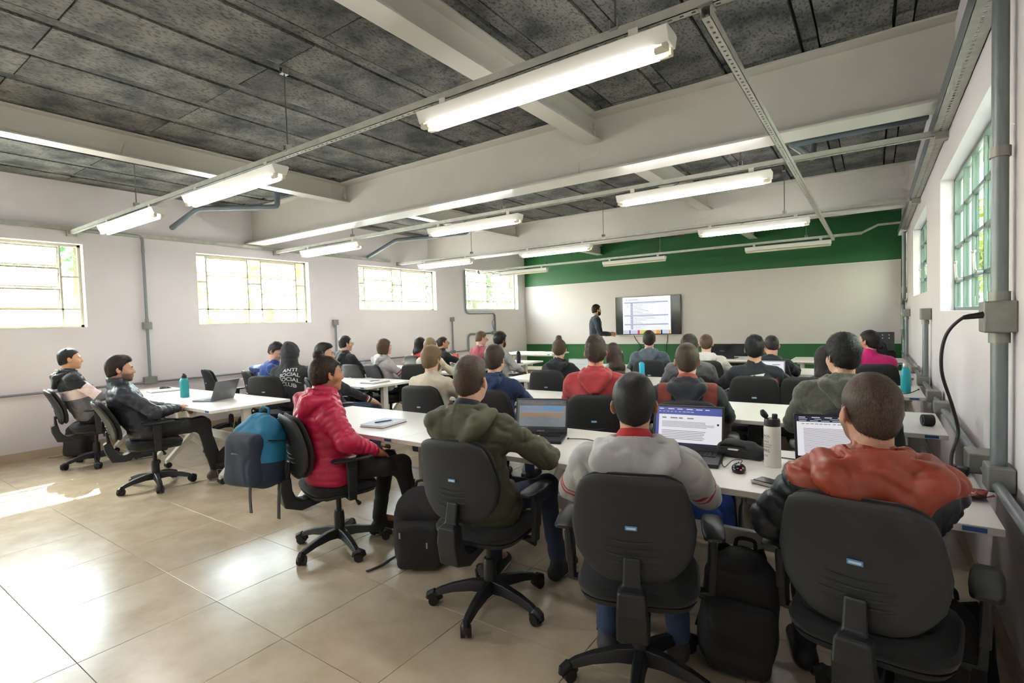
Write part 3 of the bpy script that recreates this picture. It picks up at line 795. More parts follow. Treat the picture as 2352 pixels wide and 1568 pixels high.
ca.cyl((-0.026, 0.012, 0.027), (-0.006, 0.012, 0.027), 0.027, n=16); ca.cyl((0.006, 0.012, 0.027), (0.026, 0.012, 0.027), 0.027, n=16)
ca.box(-0.007, 0.007, -0.015, 0.03, 0.02, 0.058)
ca.tube([(0, -0.018, 0.030), (0, -0.012, 0.05), (0, 0.012, 0.060), (0, 0.036, 0.05), (0, 0.042, 0.032)], [0.018, 0.022, 0.024, 0.022, 0.016], 8)
ME['caster'] = ca.mesh('caster', M_black, smooth=True)
ap = MB()
ap.bar((0.10, 0.0, 0.395), (0.275, 0.0, 0.395), 0.05, 0.014); ap.bar((0.275, 0, 0.39), (0.285, 0.0, 0.64), 0.05, 0.026, up=(1, 0, 0), w2=0.075)
ap.bar((0.279, 0.0, 0.46), (0.285, 0.0, 0.60), 0.06, 0.034, up=(1, 0, 0))
ME['armrest'] = ap.mesh('armrest', M_nylon, bevel=0.006)
pr = []
for y, w, h in ((-0.125, 0.026, 0.006), (-0.11, 0.038, 0.012), (-0.03, 0.043, 0.014), (0.06, 0.042, 0.014), (0.12, 0.034, 0.011), (0.135, 0.02, 0.005)):
    pr.append([(0.285 + w * math.copysign(abs(math.cos(a)) ** 0.6, math.cos(a)), y, 0.652 + h * math.copysign(abs(math.sin(a)) ** 0.7, math.sin(a))) for a in [2 * PI * i / 16 for i in range(16)]])
ME['arm_pad'] = MB().rings(pr).mesh('arm_pad', M_nylon, smooth=True)

def make_chair(x, y, rz, label, arms=True, spin=None, tilt=0.0, casters=True):
    t = thing('task_chair', label, 'chair', (x, y, 0), rz, 'dark task chairs')
    back = []
    for n in ('seat_cushion', 'seat_shell', 'mechanism', 'lever'): link(n, ME[n], None, t)
    s = link('back_shell', ME['back_shell'], None, t); back.append(s)
    back.append(link('back_cushion', ME['back_cushion'], None, t)); back.append(link('back_spine', ME['back_spine'], None, t))
    for q in range(4): link('vent_ridge', ME['vent%d' % q], None, s)
    b = link('badge', ME['badge'], None, s); b.location = (0, back_y(0.55), BZ0 + (BZ1 - BZ0) * 0.52)
    b2 = link('badge_stripe', ME['badge_stripe'], None, s); b2.location = b.location
    link('gas_column', ME['gas_column'], None, t)
    spin = random.uniform(0, 1.25) if spin is None else spin
    for i in range(5):
        a = spin + i * 2 * PI / 5
        o = link('base_leg', ME['base_leg'], None, t); o.rotation_euler = (0, 0, a)
        if casters:
            c = link('caster', ME['caster'], None, t); c.location = (-0.29 * math.sin(a), 0.29 * math.cos(a), 0); c.rotation_euler = (0, 0, a + random.uniform(-1.2, 1.2))
    if arms:
        for sx in (1, -1):
            o = link('armrest', ME['armrest'], None, t); o.scale = (sx, 1, 1)
            p = link('arm_pad', ME['arm_pad'], None, o)
    if tilt:
        for o in back:
            o.location = (0, -0.1 + 0.1 * math.cos(tilt) - 0.0, 0.0)
            o.rotation_euler = (tilt, 0, 0)
            piv = Vector((0, -0.12, 0.40)); R = Matrix.Rotation(tilt, 3, 'X')
            o.location = piv - R @ piv
    return t

# ------------------------------------------------------------------ tables
M_top = mat('white_laminate', (238, 234, 228), 0.38, noise=(5, 0.012))
M_leg = mat('white_powder_coat', (230, 228, 222), 0.4)
M_tag = mat('blue_tag', (52, 96, 160), 0.4)
TL, TD = 1.452, 0.80
tt = MB().box(-TL / 2, TL / 2, 0, TD, 0.712, 0.74).mesh('table_top', M_top, bevel=0.002)
tag_me = MB().box(TL / 2 - 0.11, TL / 2 - 0.045, -0.0025, 0.0, 0.718, 0.734).mesh('maker_tag', M_tag)
col_me = MB().box(-0.03, 0.03, TD / 2 - 0.04, TD / 2 + 0.04, 0.30, 0.712).mesh('leg_column', M_leg, bevel=0.006)
foot_me = MB().bar((0, 0, 0.335), (0, 0.27, 0.075), 0.06, 0.055, h2=0.04).bar((0, 0.268, 0.085), (0, 0.268, 0.045), 0.045, 0.04).mesh('leg_foot', M_leg, bevel=0.004)
tc_me = MB().cyl((-0.03, 0, 0.03), (0.03, 0, 0.03), 0.03, n=18).box(-0.01, 0.01, -0.012, 0.012, 0.03, 0.07).mesh('table_caster', M_black, smooth=True)
str_me = MB().box(-TL / 2 + 0.16, TL / 2 - 0.16, TD / 2 - 0.02, TD / 2 + 0.02, 0.34, 0.42).mesh('stretcher', M_leg, bevel=0.004)
und_me = MB().box(-TL / 2 + 0.08, TL / 2 - 0.08, TD / 2 - 0.17, TD / 2 - 0.13, 0.67, 0.712).box(-TL / 2 + 0.08, TL / 2 - 0.08, TD / 2 + 0.13, TD / 2 + 0.17, 0.67, 0.712).mesh('under_frame', M_leg)
def make_table(xc, y0, label, tagged=True):
    t = thing('folding_table', label, 'table', (xc, y0, 0), 0, 'white classroom tables')
    link('table_top', tt, None, t)
    if tagged: link('maker_tag', tag_me, None, t)
    for sx in (-1, 1):
        c = link('leg_column', col_me, None, t); c.location = (sx * (TL / 2 - 0.14), 0, 0)
        for sy in (1, -1):
            f = link('leg_foot', foot_me, None, t); f.location = (sx * (TL / 2 - 0.14), TD / 2, 0); f.rotation_euler = (0, 0, 0 if sy > 0 else PI)
            w = link('table_caster', tc_me, None, t); w.location = (sx * (TL / 2 - 0.14), TD / 2 + sy * 0.268, 0)
    link('stretcher', str_me, None, t)
    f = link('under_frame', und_me, None, t)
    return t
ROWS_R = [(2.32, 'nearest'), (3.90, 'second'), (5.50, 'third'), (7.08, 'fourth')]
XS_R = [0.36 - TL / 2 - 0.002 - i * (TL + 0.004) for i in range(3)]
for y, rn in ROWS_R:
    for i, xc in enumerate(XS_R):
        if y == 7.08 and i == 2: pass
        make_table(xc, y, 'white table of the %s right-hand row, %s' % (rn, ['against the right wall', 'in its middle', 'at the aisle'][i]))
ROWS_L = [(2.34, 'nearest'), (4.14, 'second'), (5.85, 'third'), (7.45, 'fourth')]
for y, rn in ROWS_L:
    for i in range(2):
        xc = -5.04 - TL / 2 - i * (TL + 0.004)
        make_table(xc, y, 'white table of the %s left-hand row, %s' % (rn, ['at the aisle', 'against the wall'][i]))
make_table(-6.55, 9.9, 'white empty table in the far left corner before the green wall')
make_table(-2.05, 9.1, 'white teacher table carrying the black laptop')
make_table(-0.35, 9.1, 'white table at the front, right of the teacher table')
# ------------------------------------------------------------------ implicit surfaces for organic shapes
def V3(*a): return np.array(a, dtype=np.float64)
def _smin(a, b, k):
    h = np.clip(0.5 + 0.5 * (a - b) / k, 0, 1)
    return a * (1 - h) + b * h - k * h * (1 - h)
def _smax(a, b, k): return -_smin(-a, -b, k)
def s_ell(x, y, z, c, r):
    x, y, z = x - c[0], y - c[1], z - c[2]
    k0 = np.sqrt((x / r[0]) ** 2 + (y / r[1]) ** 2 + (z / r[2]) ** 2) + 1e-9
    k1 = np.sqrt((x / r[0] ** 2) ** 2 + (y / r[1] ** 2) ** 2 + (z / r[2] ** 2) ** 2) + 1e-9
    return k0 * (k0 - 1) / k1
def s_cone(x, y, z, a, b, r1, r2, lat=None, ls=1.0):
    ba = np.asarray(b, float) - a; L2 = max(float(ba @ ba), 1e-12)
    px, py, pz = x - a[0], y - a[1], z - a[2]
    t = np.clip((px * ba[0] + py * ba[1] + pz * ba[2]) / L2, 0, 1)
    qx, qy, qz = px - t * ba[0], py - t * ba[1], pz - t * ba[2]
    q2 = qx * qx + qy * qy + qz * qz
    if lat is not None:
        l = qx * lat[0] + qy * lat[1] + qz * lat[2]
        q2 = np.maximum(q2 - l * l, 0) + (l / ls) ** 2
    return np.sqrt(q2) - (r1 + (r2 - r1) * t)

def P_cone(a, b, r1, r2, k=0.03, lat=None, ls=1.0):
    a = np.asarray(a, float); b = np.asarray(b, float); m = max(r1, r2) * max(ls, 1) + k + 0.03
    return (lambda x, y, z: s_cone(x, y, z, a, b, r1, r2, lat, ls), np.minimum(a, b) - m, np.maximum(a, b) + m, k)
def P_ell(c, r, k=0.03, R=None):
    c = np.asarray(c, float); r = np.asarray(r, float); m = r.max() + k + 0.03
    if R is None:
        return (lambda x, y, z: s_ell(x, y, z, c, r), c - m, c + m, k)
    R = np.asarray(R, float)                      # columns: local axes in world
    def fn(x, y, z):
        dx, dy, dz = x - c[0], y - c[1], z - c[2]
        return s_ell(dx * R[0, 0] + dy * R[1, 0] + dz * R[2, 0], dx * R[0, 1] + dy * R[1, 1] + dz * R[2, 1], dx * R[0, 2] + dy * R[1, 2] + dz * R[2, 2], (0, 0, 0), r)
    return (fn, c - m, c + m, k)
def P_torus(c, R, r, axR, k=0.02):
    c = np.asarray(c, float); A = np.asarray(axR, float); m = R + r + k + 0.03
    def fn(x, y, z):
        dx, dy, dz = x - c[0], y - c[1], z - c[2]
        u = dx * A[0, 0] + dy * A[1, 0] + dz * A[2, 0]; v = dx * A[0, 1] + dy * A[1, 1] + dz * A[2, 1]; w = dx * A[0, 2] + dy * A[1, 2] + dz * A[2, 2]
        return np.sqrt((np.sqrt(u * u + v * v) - R) ** 2 + w * w) - r
    return (fn, c - m, c + m, k)
def P_box(c, h, rd, k=0.01, R=None):
    c = np.asarray(c, float); h = np.asarray(h, float); m = np.linalg.norm(h) + k + 0.03
    A = np.eye(3) if R is None else np.asarray(R, float)
    def fn(x, y, z):
        dx, dy, dz = x - c[0], y - c[1], z - c[2]
        u = np.abs(dx * A[0, 0] + dy * A[1, 0] + dz * A[2, 0]) - h[0] + rd; v = np.abs(dx * A[0, 1] + dy * A[1, 1] + dz * A[2, 1]) - h[1] + rd; w = np.abs(dx * A[0, 2] + dy * A[1, 2] + dz * A[2, 2]) - h[2] + rd
        return np.sqrt(np.maximum(u, 0) ** 2 + np.maximum(v, 0) ** 2 + np.maximum(w, 0) ** 2) + np.minimum(np.maximum(np.maximum(u, v), w), 0) - rd
    return (fn, c - m, c + m, k)

def _axis(lo, hi, res, fine):
    out = [lo]
    while out[-1] < hi:
        x = out[-1]; s = res
        for a, b, r in fine:
            if a - res <= x <= b: s = min(s, r)
        out.append(x + s)
    return np.array(out)
class Field:
    def __init__(s, lo, hi, res, fine=()):
        s.ax = [_axis(lo[i], hi[i], res, [(f[0][i], f[1][i], f[2]) for f in fine]) for i in range(3)]
        s.D = np.ones([len(a) for a in s.ax], dtype=np.float64)
    def _sl(s, lo, hi):
        return tuple(slice(max(int(np.searchsorted(s.ax[i], lo[i])) - 1, 0), int(np.searchsorted(s.ax[i], hi[i])) + 1) for i in range(3))
    def _xyz(s, sl):
        return s.ax[0][sl[0]][:, None, None], s.ax[1][sl[1]][None, :, None], s.ax[2][sl[2]][None, None, :]
    def add(s, p):
        sl = s._sl(p[1], p[2]); x, y, z = s._xyz(sl)
        if min(x.size, y.size, z.size) == 0: return
        s.D[sl] = _smin(s.D[sl], p[0](x, y, z), p[3])
    def sub(s, p):
        sl = s._sl(p[1], p[2]); x, y, z = s._xyz(sl)
        if min(x.size, y.size, z.size) == 0: return
        s.D[sl] = _smax(s.D[sl], -p[0](x, y, z), p[3])
    def cut(s, fn, k=0.01):
        """keep where fn<0"""
        sl = (slice(None),) * 3; x, y, z = s._xyz(sl)
        s.D = _smax(s.D, np.broadcast_to(fn(x, y, z), s.D.shape), k)
    def mesh(s):
        D = s.D; nx, ny, nz = D.shape
        ins = D < 0
        c = [ins[i:nx - 1 + i, j:ny - 1 + j, k:nz - 1 + k] for i in (0, 1) for j in (0, 1) for k in (0, 1)]
        cnt = sum(a.astype(np.int8) for a in c)
        act = (cnt > 0) & (cnt < 8)
        I, J, K = np.nonzero(act)
        idx = -np.ones(act.shape, dtype=np.int64); idx[I, J, K] = np.arange(len(I))
        X = [s.ax[0][I], s.ax[0][I + 1]]; Y = [s.ax[1][J], s.ax[1][J + 1]]; Z = [s.ax[2][K], s.ax[2][K + 1]]
        d = {(i, j, k): D[I + i, J + j, K + k] for i in (0, 1) for j in (0, 1) for k in (0, 1)}
        acc = np.zeros((len(I), 3)); n = np.zeros(len(I))
        for a in d:
            for ax in range(3):
                if a[ax] == 1: continue
                b = list(a); b[ax] = 1; b = tuple(b)
                da, db = d[a], d[b]; m = (da < 0) != (db < 0)
                t = np.where(m, da / np.where(m, da - db, 1), 0)
                A = np.stack([X[a[0]], Y[a[1]], Z[a[2]]], 1); B = np.stack([X[b[0]], Y[b[1]], Z[b[2]]], 1)
                acc += np.where(m[:, None], A + (B - A) * t[:, None], 0); n += m
        v = acc / np.maximum(n, 1)[:, None]
        fs = []
        for ax in range(3):
            sl0 = [slice(1, -1)] * 3; sl1 = [slice(1, -1)] * 3
            sl0[ax] = slice(0, -1); sl1[ax] = slice(1, None)
            a, b = ins[tuple(sl0)], ins[tuple(sl1)]
            P = np.argwhere(a != b)
            if len(P) == 0: continue
            flip = a[tuple(P.T)]
            P = P.copy()
            for q in range(3):
                if q != ax: P[:, q] += 1
            u, w = [(1, 2), (2, 0), (0, 1)][ax]
            q = []
            for du, dw in ((-1, -1), (0, -1), (0, 0), (-1, 0)):
                C = P.copy(); C[:, u] += du; C[:, w] += dw
                q.append(idx[tuple(C.T)])
            q = np.stack(q, 1)
            q = np.where(flip[:, None], q, q[:, ::-1])
            fs.append(q[(q >= 0).all(1)])
        f = np.concatenate(fs) if fs else np.zeros((0, 4), int)
        return v, f

def np_mesh(name, v, f, m, attrs=None, smooth=True):
    me = bpy.data.meshes.new(name)
    me.vertices.add(len(v)); me.vertices.foreach_set('co', np.asarray(v, dtype=np.float32).ravel())
    me.loops.add(f.size); me.loops.foreach_set('vertex_index', f.ravel().astype(np.int32))
    me.polygons.add(len(f)); me.polygons.foreach_set('loop_start', np.arange(0, f.size, 4, dtype=np.int32)); me.polygons.foreach_set('loop_total', np.full(len(f), 4, dtype=np.int32))
    me.update(calc_edges=True)
    if smooth: me.polygons.foreach_set('use_smooth', np.ones(len(f), dtype=bool))
    for k, a in (attrs or {}).items():
        at = me.attributes.new(k, 'FLOAT', 'POINT'); at.data.foreach_set('value', np.asarray(a, dtype=np.float32))
    if m is not None: me.materials.append(m)
    return me
def vnormals(v, f):
    a, b, c, d = (v[f[:, i]] for i in range(4))
    n = np.cross(c - a, d - b); out = np.zeros_like(v)
    for i in range(4): np.add.at(out, f[:, i], n)
    return out / (np.linalg.norm(out, axis=1, keepdims=True) + 1e-12)
def smooth_verts(v, f, it=1, lam=0.5):
    for _ in range(it):
        acc = np.zeros_like(v); n = np.zeros(len(v))
        for i in range(4):
            for j in (1, 3):
                np.add.at(acc, f[:, i], v[f[:, (i + j) % 4]]); np.add.at(n, f[:, i], 1)
        v = v * (1 - lam) + lam * acc / np.maximum(n, 1)[:, None]
    return v
def wob(P, freq, seed=0, n=5):
    r = np.random.RandomState(seed); out = np.zeros(len(P))
    for i in range(n):
        d = r.normal(size=3); d /= np.linalg.norm(d); fr = freq * r.uniform(0.6, 1.5)
        e = r.normal(size=3); e /= np.linalg.norm(e)
        out += np.sin(P @ d * fr + r.uniform(0, 6.3) + 1.3 * np.sin(P @ e * fr * 0.6 + r.uniform(0, 6.3)))
    return out / n
def ridge(P, freq, seed=0):
    w = wob(P, freq, seed, 4)
    return np.exp(-(w / 0.16) ** 2)
# ------------------------------------------------------------------ people
def rot_x(a): c, s = math.cos(a), math.sin(a); return np.array([[1, 0, 0], [0, c, -s], [0, s, c]])
def rot_y(a): c, s = math.cos(a), math.sin(a); return np.array([[c, 0, s], [0, 1, 0], [-s, 0, c]])
def rot_z(a): c, s = math.cos(a), math.sin(a); return np.array([[c, -s, 0], [s, c, 0], [0, 0, 1]])
DEG = PI / 180

def head_sdf(x, y, z, fem=False, jawk=1.0):
    d = s_ell(x, y, z, (0, -0.015, 0.032), (0.076, 0.096, 0.088))
    d = _smin(d, s_ell(x, y, z, (0, 0.022, -0.02), (0.064, 0.076, 0.084)), 0.03)
    jw = (0.046 if fem else 0.052) * jawk
    d = _smin(d, s_ell(x, y, z, (0, 0.032, -0.07), (jw, 0.056, 0.043)), 0.03)
    d = _smin(d, s_ell(x, y, z, (0, 0.076, -0.1), (0.02, 0.014, 0.014)), 0.025)
    ax = np.abs(x)
    d = _smin(d, s_cone(ax, y, z, (0.0, 0.086, 0.024), (0.036, 0.078, 0.022), 0.010, 0.010), 0.018)
    d = _smin(d, s_ell(ax, y, z, (0.042, 0.058, -0.028), (0.02, 0.022, 0.022)), 0.025)
    d = _smax(d, -s_ell(ax, y, z, (0.031, 0.106, 0.003), (0.017, 0.016, 0.012)), 0.012)
    d = _smin(d, s_cone(x, y, z, V3(0, 0.092, 0.012), V3(0, 0.108, -0.026), 0.007, 0.0125), 0.014)
    d = _smin(d, s_ell(ax, y, z, (0.011, 0.1, -0.031), (0.009, 0.011, 0.008)), 0.008)
    d = _smin(d, s_cone(ax, y, z, V3(0.0, 0.098, -0.057), V3(0.02, 0.086, -0.06), 0.006, 0.004), 0.008)
    d = _smin(d, s_cone(ax, y, z, V3(0.0, 0.096, -0.069), V3(0.016, 0.087, -0.067), 0.0065, 0.004), 0.007)
    d = _smax(d, -s_cone(ax, y, z, V3(0.0, 0.108, -0.063), V3(0.022, 0.093, -0.063), 0.0035, 0.002), 0.005)
    # ears
    xe = ax - 0.079 - 0.5 * np.maximum(-(y + 0.006), -0.008)
    d = _smin(d, s_ell(xe, y + 0.1 * z, z, (0, -0.012, -0.004), (0.008, 0.0185, 0.031)), 0.008)
    d = _smax(d, -s_ell(xe, y + 0.1 * z, z, (0.010, -0.008, 0.0), (0.007, 0.011, 0.019)), 0.006)
    return d

def hair_mats(rgb, streak=None, fade=False):
    key = 'hair_%d_%d_%d' % tuple(rgb) + ('s' if streak else '')
    if key in MATS: return MATS[key]
    m = bpy.data.materials.new(key); m.use_nodes = True; nt = m.node_tree; b = nt.nodes['Principled BSDF']
    b.inputs['Roughness'].default_value = 0.48; b.inputs['Specular IOR Level'].default_value = 0.35
    tc = nt.nodes.new('ShaderNodeTexCoord'); mp = nt.nodes.new('ShaderNodeMapping'); mp.inputs['Scale'].default_value = (420, 420, 110)
    nt.links.new(tc.outputs['Object'], mp.inputs['Vector'])
    n = nt.nodes.new('ShaderNodeTexNoise'); n.inputs['Scale'].default_value = 1.0; n.inputs['Detail'].default_value = 3; n.inputs['Distortion'].default_value = 0.6
    nt.links.new(mp.outputs[0], n.inputs['Vector'])
    r = nt.nodes.new('ShaderNodeValToRGB'); c = lin(rgb); s2 = lin(streak) if streak else tuple(min(1, v * 1.5) for v in c[:3]) + (1,)
    r.color_ramp.elements[0].position = 0.38; r.color_ramp.elements[0].color = tuple(v * 0.6 for v in c[:3]) + (1,)
    r.color_ramp.elements[1].position = 0.68; r.color_ramp.elements[1].color = s2
    e = r.color_ramp.elements.new(0.52); e.color = c
    nt.links.new(n.outputs['Fac'], r.inputs[0]); nt.links.new(r.outputs[0], b.inputs['Base Color'])
    bp = nt.nodes.new('ShaderNodeBump'); bp.inputs['Strength'].default_value = 0.5; bp.inputs['Distance'].default_value = 0.002
    nt.links.new(n.outputs['Fac'], bp.inputs['Height']); nt.links.new(bp.outputs[0], b.inputs['Normal'])
    MATS[key] = m
    return m

def skin_mat(rgb):
    key = 'skin_%d_%d_%d' % tuple(rgb)
    if key in MATS: return MATS[key]
    m = mat(key, rgb, 0.5, noise=(25, 0.06), bump=(150, 0.08, 0.001))
    b = m.node_tree.nodes['Principled BSDF']
    nt = m.node_tree; src = b.inputs['Base Color'].links[0].from_socket
    a = nt.nodes.new('ShaderNodeAttribute'); a.attribute_name = 'stub'; mx = nt.nodes.new('ShaderNodeMix'); mx.data_type = 'RGBA'
    nt.links.new(a.outputs['Fac'], mx.inputs['Factor']); nt.links.new(src, mx.inputs['A']); mx.inputs['B'].default_value = lin((62, 46, 40)); nt.links.new(mx.outputs['Result'], b.inputs['Base Color'])
    b.inputs['Subsurface Weight'].default_value = 0.12
    b.inputs['Subsurface Radius'].default_value = (0.012, 0.005, 0.003)
    b.inputs['Subsurface Scale'].default_value = 0.5
    return m

def cloth_mat(key, rgb, kind='knit', bands=()):
    """bands: (attribute, lo, hi, rgb) painted on the garment where the attribute lies between"""
    if key in MATS: return MATS[key]
    p = {'knit': (0.9, (260, 0.35, 0.0012), 0.25), 'fleece': (0.95, (130, 0.7, 0.003), 0.4), 'shell': (0.42, (24, 0.25, 0.006), 0.0), 'denim': (0.85, (420, 0.3, 0.0008), 0.1),
         'wool': (0.8, (300, 0.25, 0.001), 0.2), 'canvas': (0.7, (200, 0.25, 0.001), 0.05), 'jersey': (0.85, (30, 0.12, 0.006), 0.15)}[kind]
    m = mat(key, rgb, p[0], noise=(9 if kind != 'fleece' else 40, 0.10 if kind != 'fleece' else 0.22), bump=p[1], sheen=p[2])
    nt = m.node_tree; b = nt.nodes['Principled BSDF']
    src = b.inputs['Base Color'].links[0].from_socket
    for at, lo, hi, c in bands:
        a = nt.nodes.new('ShaderNodeAttribute'); a.attribute_name = at
        g = nt.nodes.new('ShaderNodeMath'); g.operation = 'GREATER_THAN'; g.inputs[1].default_value = lo
        l = nt.nodes.new('ShaderNodeMath'); l.operation = 'LESS_THAN'; l.inputs[1].default_value = hi
        mu = nt.nodes.new('ShaderNodeMath'); mu.operation = 'MULTIPLY'
        nt.links.new(a.outputs['Fac'], g.inputs[0]); nt.links.new(a.outputs['Fac'], l.inputs[0]); nt.links.new(g.outputs[0], mu.inputs[0]); nt.links.new(l.outputs[0], mu.inputs[1])
        mx = nt.nodes.new('ShaderNodeMix'); mx.data_type = 'RGBA'
        nt.links.new(mu.outputs[0], mx.inputs['Factor']); nt.links.new(src, mx.inputs['A']); mx.inputs['B'].default_value = lin(c)
        src = mx.outputs['Result']
    nt.links.new(src, b.inputs['Base Color'])
    return m

def hand_prims(Wr, d, n, side, curl=0.5):
    d = d / np.linalg.norm(d); n = n - d * (n @ d); n /= np.linalg.norm(n); s = np.cross(d, n) * side
    pr = [P_cone(Wr - 0.01 * d, Wr + 0.03 * d, 0.026, 0.026, 0.02), P_cone(Wr + 0.03 * d, Wr + 0.075 * d, 0.024, 0.022, 0.015, lat=s, ls=1.7)]
    for off, L in ((-0.032, 0.062), (-0.011, 0.072), (0.010, 0.076), (0.031, 0.068)):
        a = Wr + 0.085 * d + s * off
        d1 = d * math.cos(curl * 0.7) + n * math.sin(curl * 0.7); d2 = d * math.cos(curl * 1.8) + n * math.sin(curl * 1.8)
        b = a + d1 * L * 0.5; c = b + d2 * L * 0.5
        pr += [P_cone(a, b, 0.0095, 0.0088, 0.006), P_cone(b, c, 0.0088, 0.0072, 0.004)]
    a = Wr + 0.028 * d + s * 0.028; b = a + (d * 0.65 + s * 0.6 + n * 0.3) * 0.042; c = b + (d * 0.9 + s * 0.1 + n * 0.35) * 0.032
    pr += [P_cone(a, b, 0.014, 0.011, 0.012), P_cone(b, c, 0.011, 0.008, 0.004)]
    return pr

def person(sp):
    """sp: dict describing one person. local frame: faces +y, hips above the origin"""
    fem = sp.get('fem', False); wf = sp.get('wf', 0.90 if fem else 1.0); near = sp.get('near', False)
    rec = sp.get('rec', 8) * DEG; slouch = sp.get('slouch', 9) * DEG; leanx = sp.get('leanx', 0) * DEG; twist = sp.get('twist', 0) * DEG
    rz = sp['rot'] * DEG; stand = sp.get('stand', False)
    hx, hy, hz = sp['head']
    hipz = sp.get('hipz', 0.565 if not stand else 0.94)
    face = sp.get('face', sp['rot']) * DEG - rz; hp = sp.get('pitch', 0) * DEG; hr = sp.get('roll', 0) * DEG
    u0 = V3(math.sin(leanx), -math.sin(rec + slouch), math.cos(rec + slouch)); u1 = V3(math.sin(leanx * 1.1), -math.sin(rec - slouch), math.cos(rec - slouch))
    neckv = V3(math.sin(leanx) * 0.04, 0.028 + sp.get('neckf', 0.0), 0.135)
    Rh = rot_z(face) @ rot_x(hp) @ rot_y(hr); HS = sp.get('hs', 0.93 if fem else 0.955)
    base = 0.235 * u0 + 0.255 * u1
    L = (hz - hipz - neckv[2]) / base[2]
    L = min(max(L, 0.8), 1.35)
    Hh = V3(0, 0, hipz); Wm = Hh + 0.235 * L * u0; N = Wm + 0.255 * L * u1; C = N + neckv
    Rz = rot_z(rz); off = V3(hx, hy, hz) - Rz @ C
    org = V3(off[0], off[1], 0); dz = off[2]
    for q in (Hh, Wm, N, C): q[2] += dz
    Xt = rot_z(twist) @ V3(1, 0, 0)
    T1 = np.stack([Xt, np.cross(u1, Xt), u1], 1); T0 = np.stack([V3(1, 0, 0), np.cross(u0, V3(1, 0, 0)), u0], 1)
    sw = (0.155 if fem else 0.178) * (0.5 + wf * 0.5)
    Sh = {1: N - 0.088 * u1 + sw * Xt, -1: N - 0.088 * u1 - sw * Xt}
    arms = sp.get('arms', 'table')
    if arms == 'table': arms = ((0.245, 0.09, 0.79), (0.13, 0.37, 0.785), (-0.245, 0.09, 0.79), (-0.13, 0.37, 0.785))
    elif arms == 'lap': arms = ((0.25, 0.06, 0.73), (0.08, 0.28, 0.67), (-0.25, 0.06, 0.73), (-0.08, 0.28, 0.67))
    elif arms == 'rest': arms = ((0.285, 0.02, 0.74), (0.27, 0.26, 0.70), (-0.285, 0.02, 0.74), (-0.27, 0.26, 0.70))
    El = {1: V3(*arms[0]), -1: V3(*arms[2])}; Wr = {1: V3(*arms[1]), -1: V3(*arms[3])}
    legs = sp.get('legs', 'sit')
    if stand: legs = ((0.09, 0.02, 0.50), (0.10, 0.0, 0.09), (-0.09, 0.0, 0.50), (-0.10, -0.02, 0.09))
    elif legs == 'sit': legs = ((0.13, 0.43, 0.52), (0.13, 0.42, 0.10), (-0.13, 0.43, 0.52), (-0.13, 0.42, 0.10))
    elif legs == 'tuck': legs = ((0.15, 0.40, 0.51), (0.15, 0.20, 0.11), (-0.15, 0.40, 0.51), (-0.15, 0.20, 0.11))
    Kn = {1: V3(*legs[0]), -1: V3(*legs[2])}; An = {1: V3(*legs[1]), -1: V3(*legs[3])}
    root = thing('person', sp['label'], 'person', tuple(org), rz, 'people in the class')
    skin = skin_mat(sp.get('skin', (206, 160, 132)))

    def torso(i):
        pl = [P_ell(Hh + 0.02 * u0, (0.172 * wf + i, 0.128 * (0.6 + 0.4 * wf) + i, 0.125), 0.06, T0),
              P_ell(Hh + 0.16 * L * u0, (0.152 * wf + i, 0.118 * (0.4 + 0.6 * wf) + i, 0.15 * L), 0.06, T0),
              P_ell(Wm + 0.10 * L * u1, (0.168 * wf + i, 0.118 * (0.6 + 0.4 * wf) + i, 0.165 * L), 0.07, T1),
              P_cone(Sh[-1] * 0.97 + Sh[1] * 0.03, Sh[1] * 0.97 + Sh[-1] * 0.03, 0.050 + i * 0.8, 0.050 + i * 0.8, 0.06)]
        for s in (1, -1): pl.append(P_cone(N - 0.03 * u1, Sh[s] * 0.85 + N * 0.15, 0.042 + i * 0.7, 0.044 + i * 0.8, 0.04))
        return pl
    # ---- body: one continuous skin mesh
    hands_fine = []
    for s in (1, -1):
        d = Wr[s] - El[s]; d = d / np.linalg.norm(d); e = Wr[s] + 0.09 * d
        hands_fine.append((np.minimum(Wr[s], e) - 0.06, np.maximum(Wr[s], e) + 0.06, 0.0075 if near else 0.009))
    fr = 0.0052 if near else 0.0075
    pts = [Hh - 0.2, N + 0.1, C + 0.17, C - 0.17, Sh[1] + 0.12, Sh[-1] - 0.12] + [q[s] + e for q in (El, Wr, Kn, An) for s in (1, -1) for e in (0.13, -0.13)] + [f[0] for f in hands_fine] + [f[1] for f in hands_fine]
    lo = np.min(pts, 0); hi = np.max(pts, 0); lo[2] = max(lo[2], 0.0)
    F = Field(lo, hi, 0.026, [(C - 0.135, C + 0.15, fr)] + hands_fine)
    for p in torso(-0.03): F.add(p)
    for s in (1, -1):
        hip = Hh + V3(0.085 * s * wf, 0.03, -0.01)
        F.add(P_cone(hip, Kn[s], 0.062, 0.045, 0.04)); F.add(P_cone(Kn[s], An[s], 0.042, 0.03, 0.03)); F.add(P_cone(An[s], An[s] + V3(0, 0.12, -0.045), 0.026, 0.022, 0.02))
        F.add(P_cone(Sh[s], El[s], 0.04, 0.034, 0.03)); F.add(P_cone(El[s], Wr[s], 0.036 if sp.get('bare') else 0.032, 0.024, 0.02))
    neckb = N - 0.02 * u1
    nk = C + Rh @ V3(0, -0.028, -0.06)
    F.add(P_cone(neckb, nk, 0.058 if not fem else 0.05, 0.052 if not fem else 0.045, 0.03))
    Rt = Rh.T
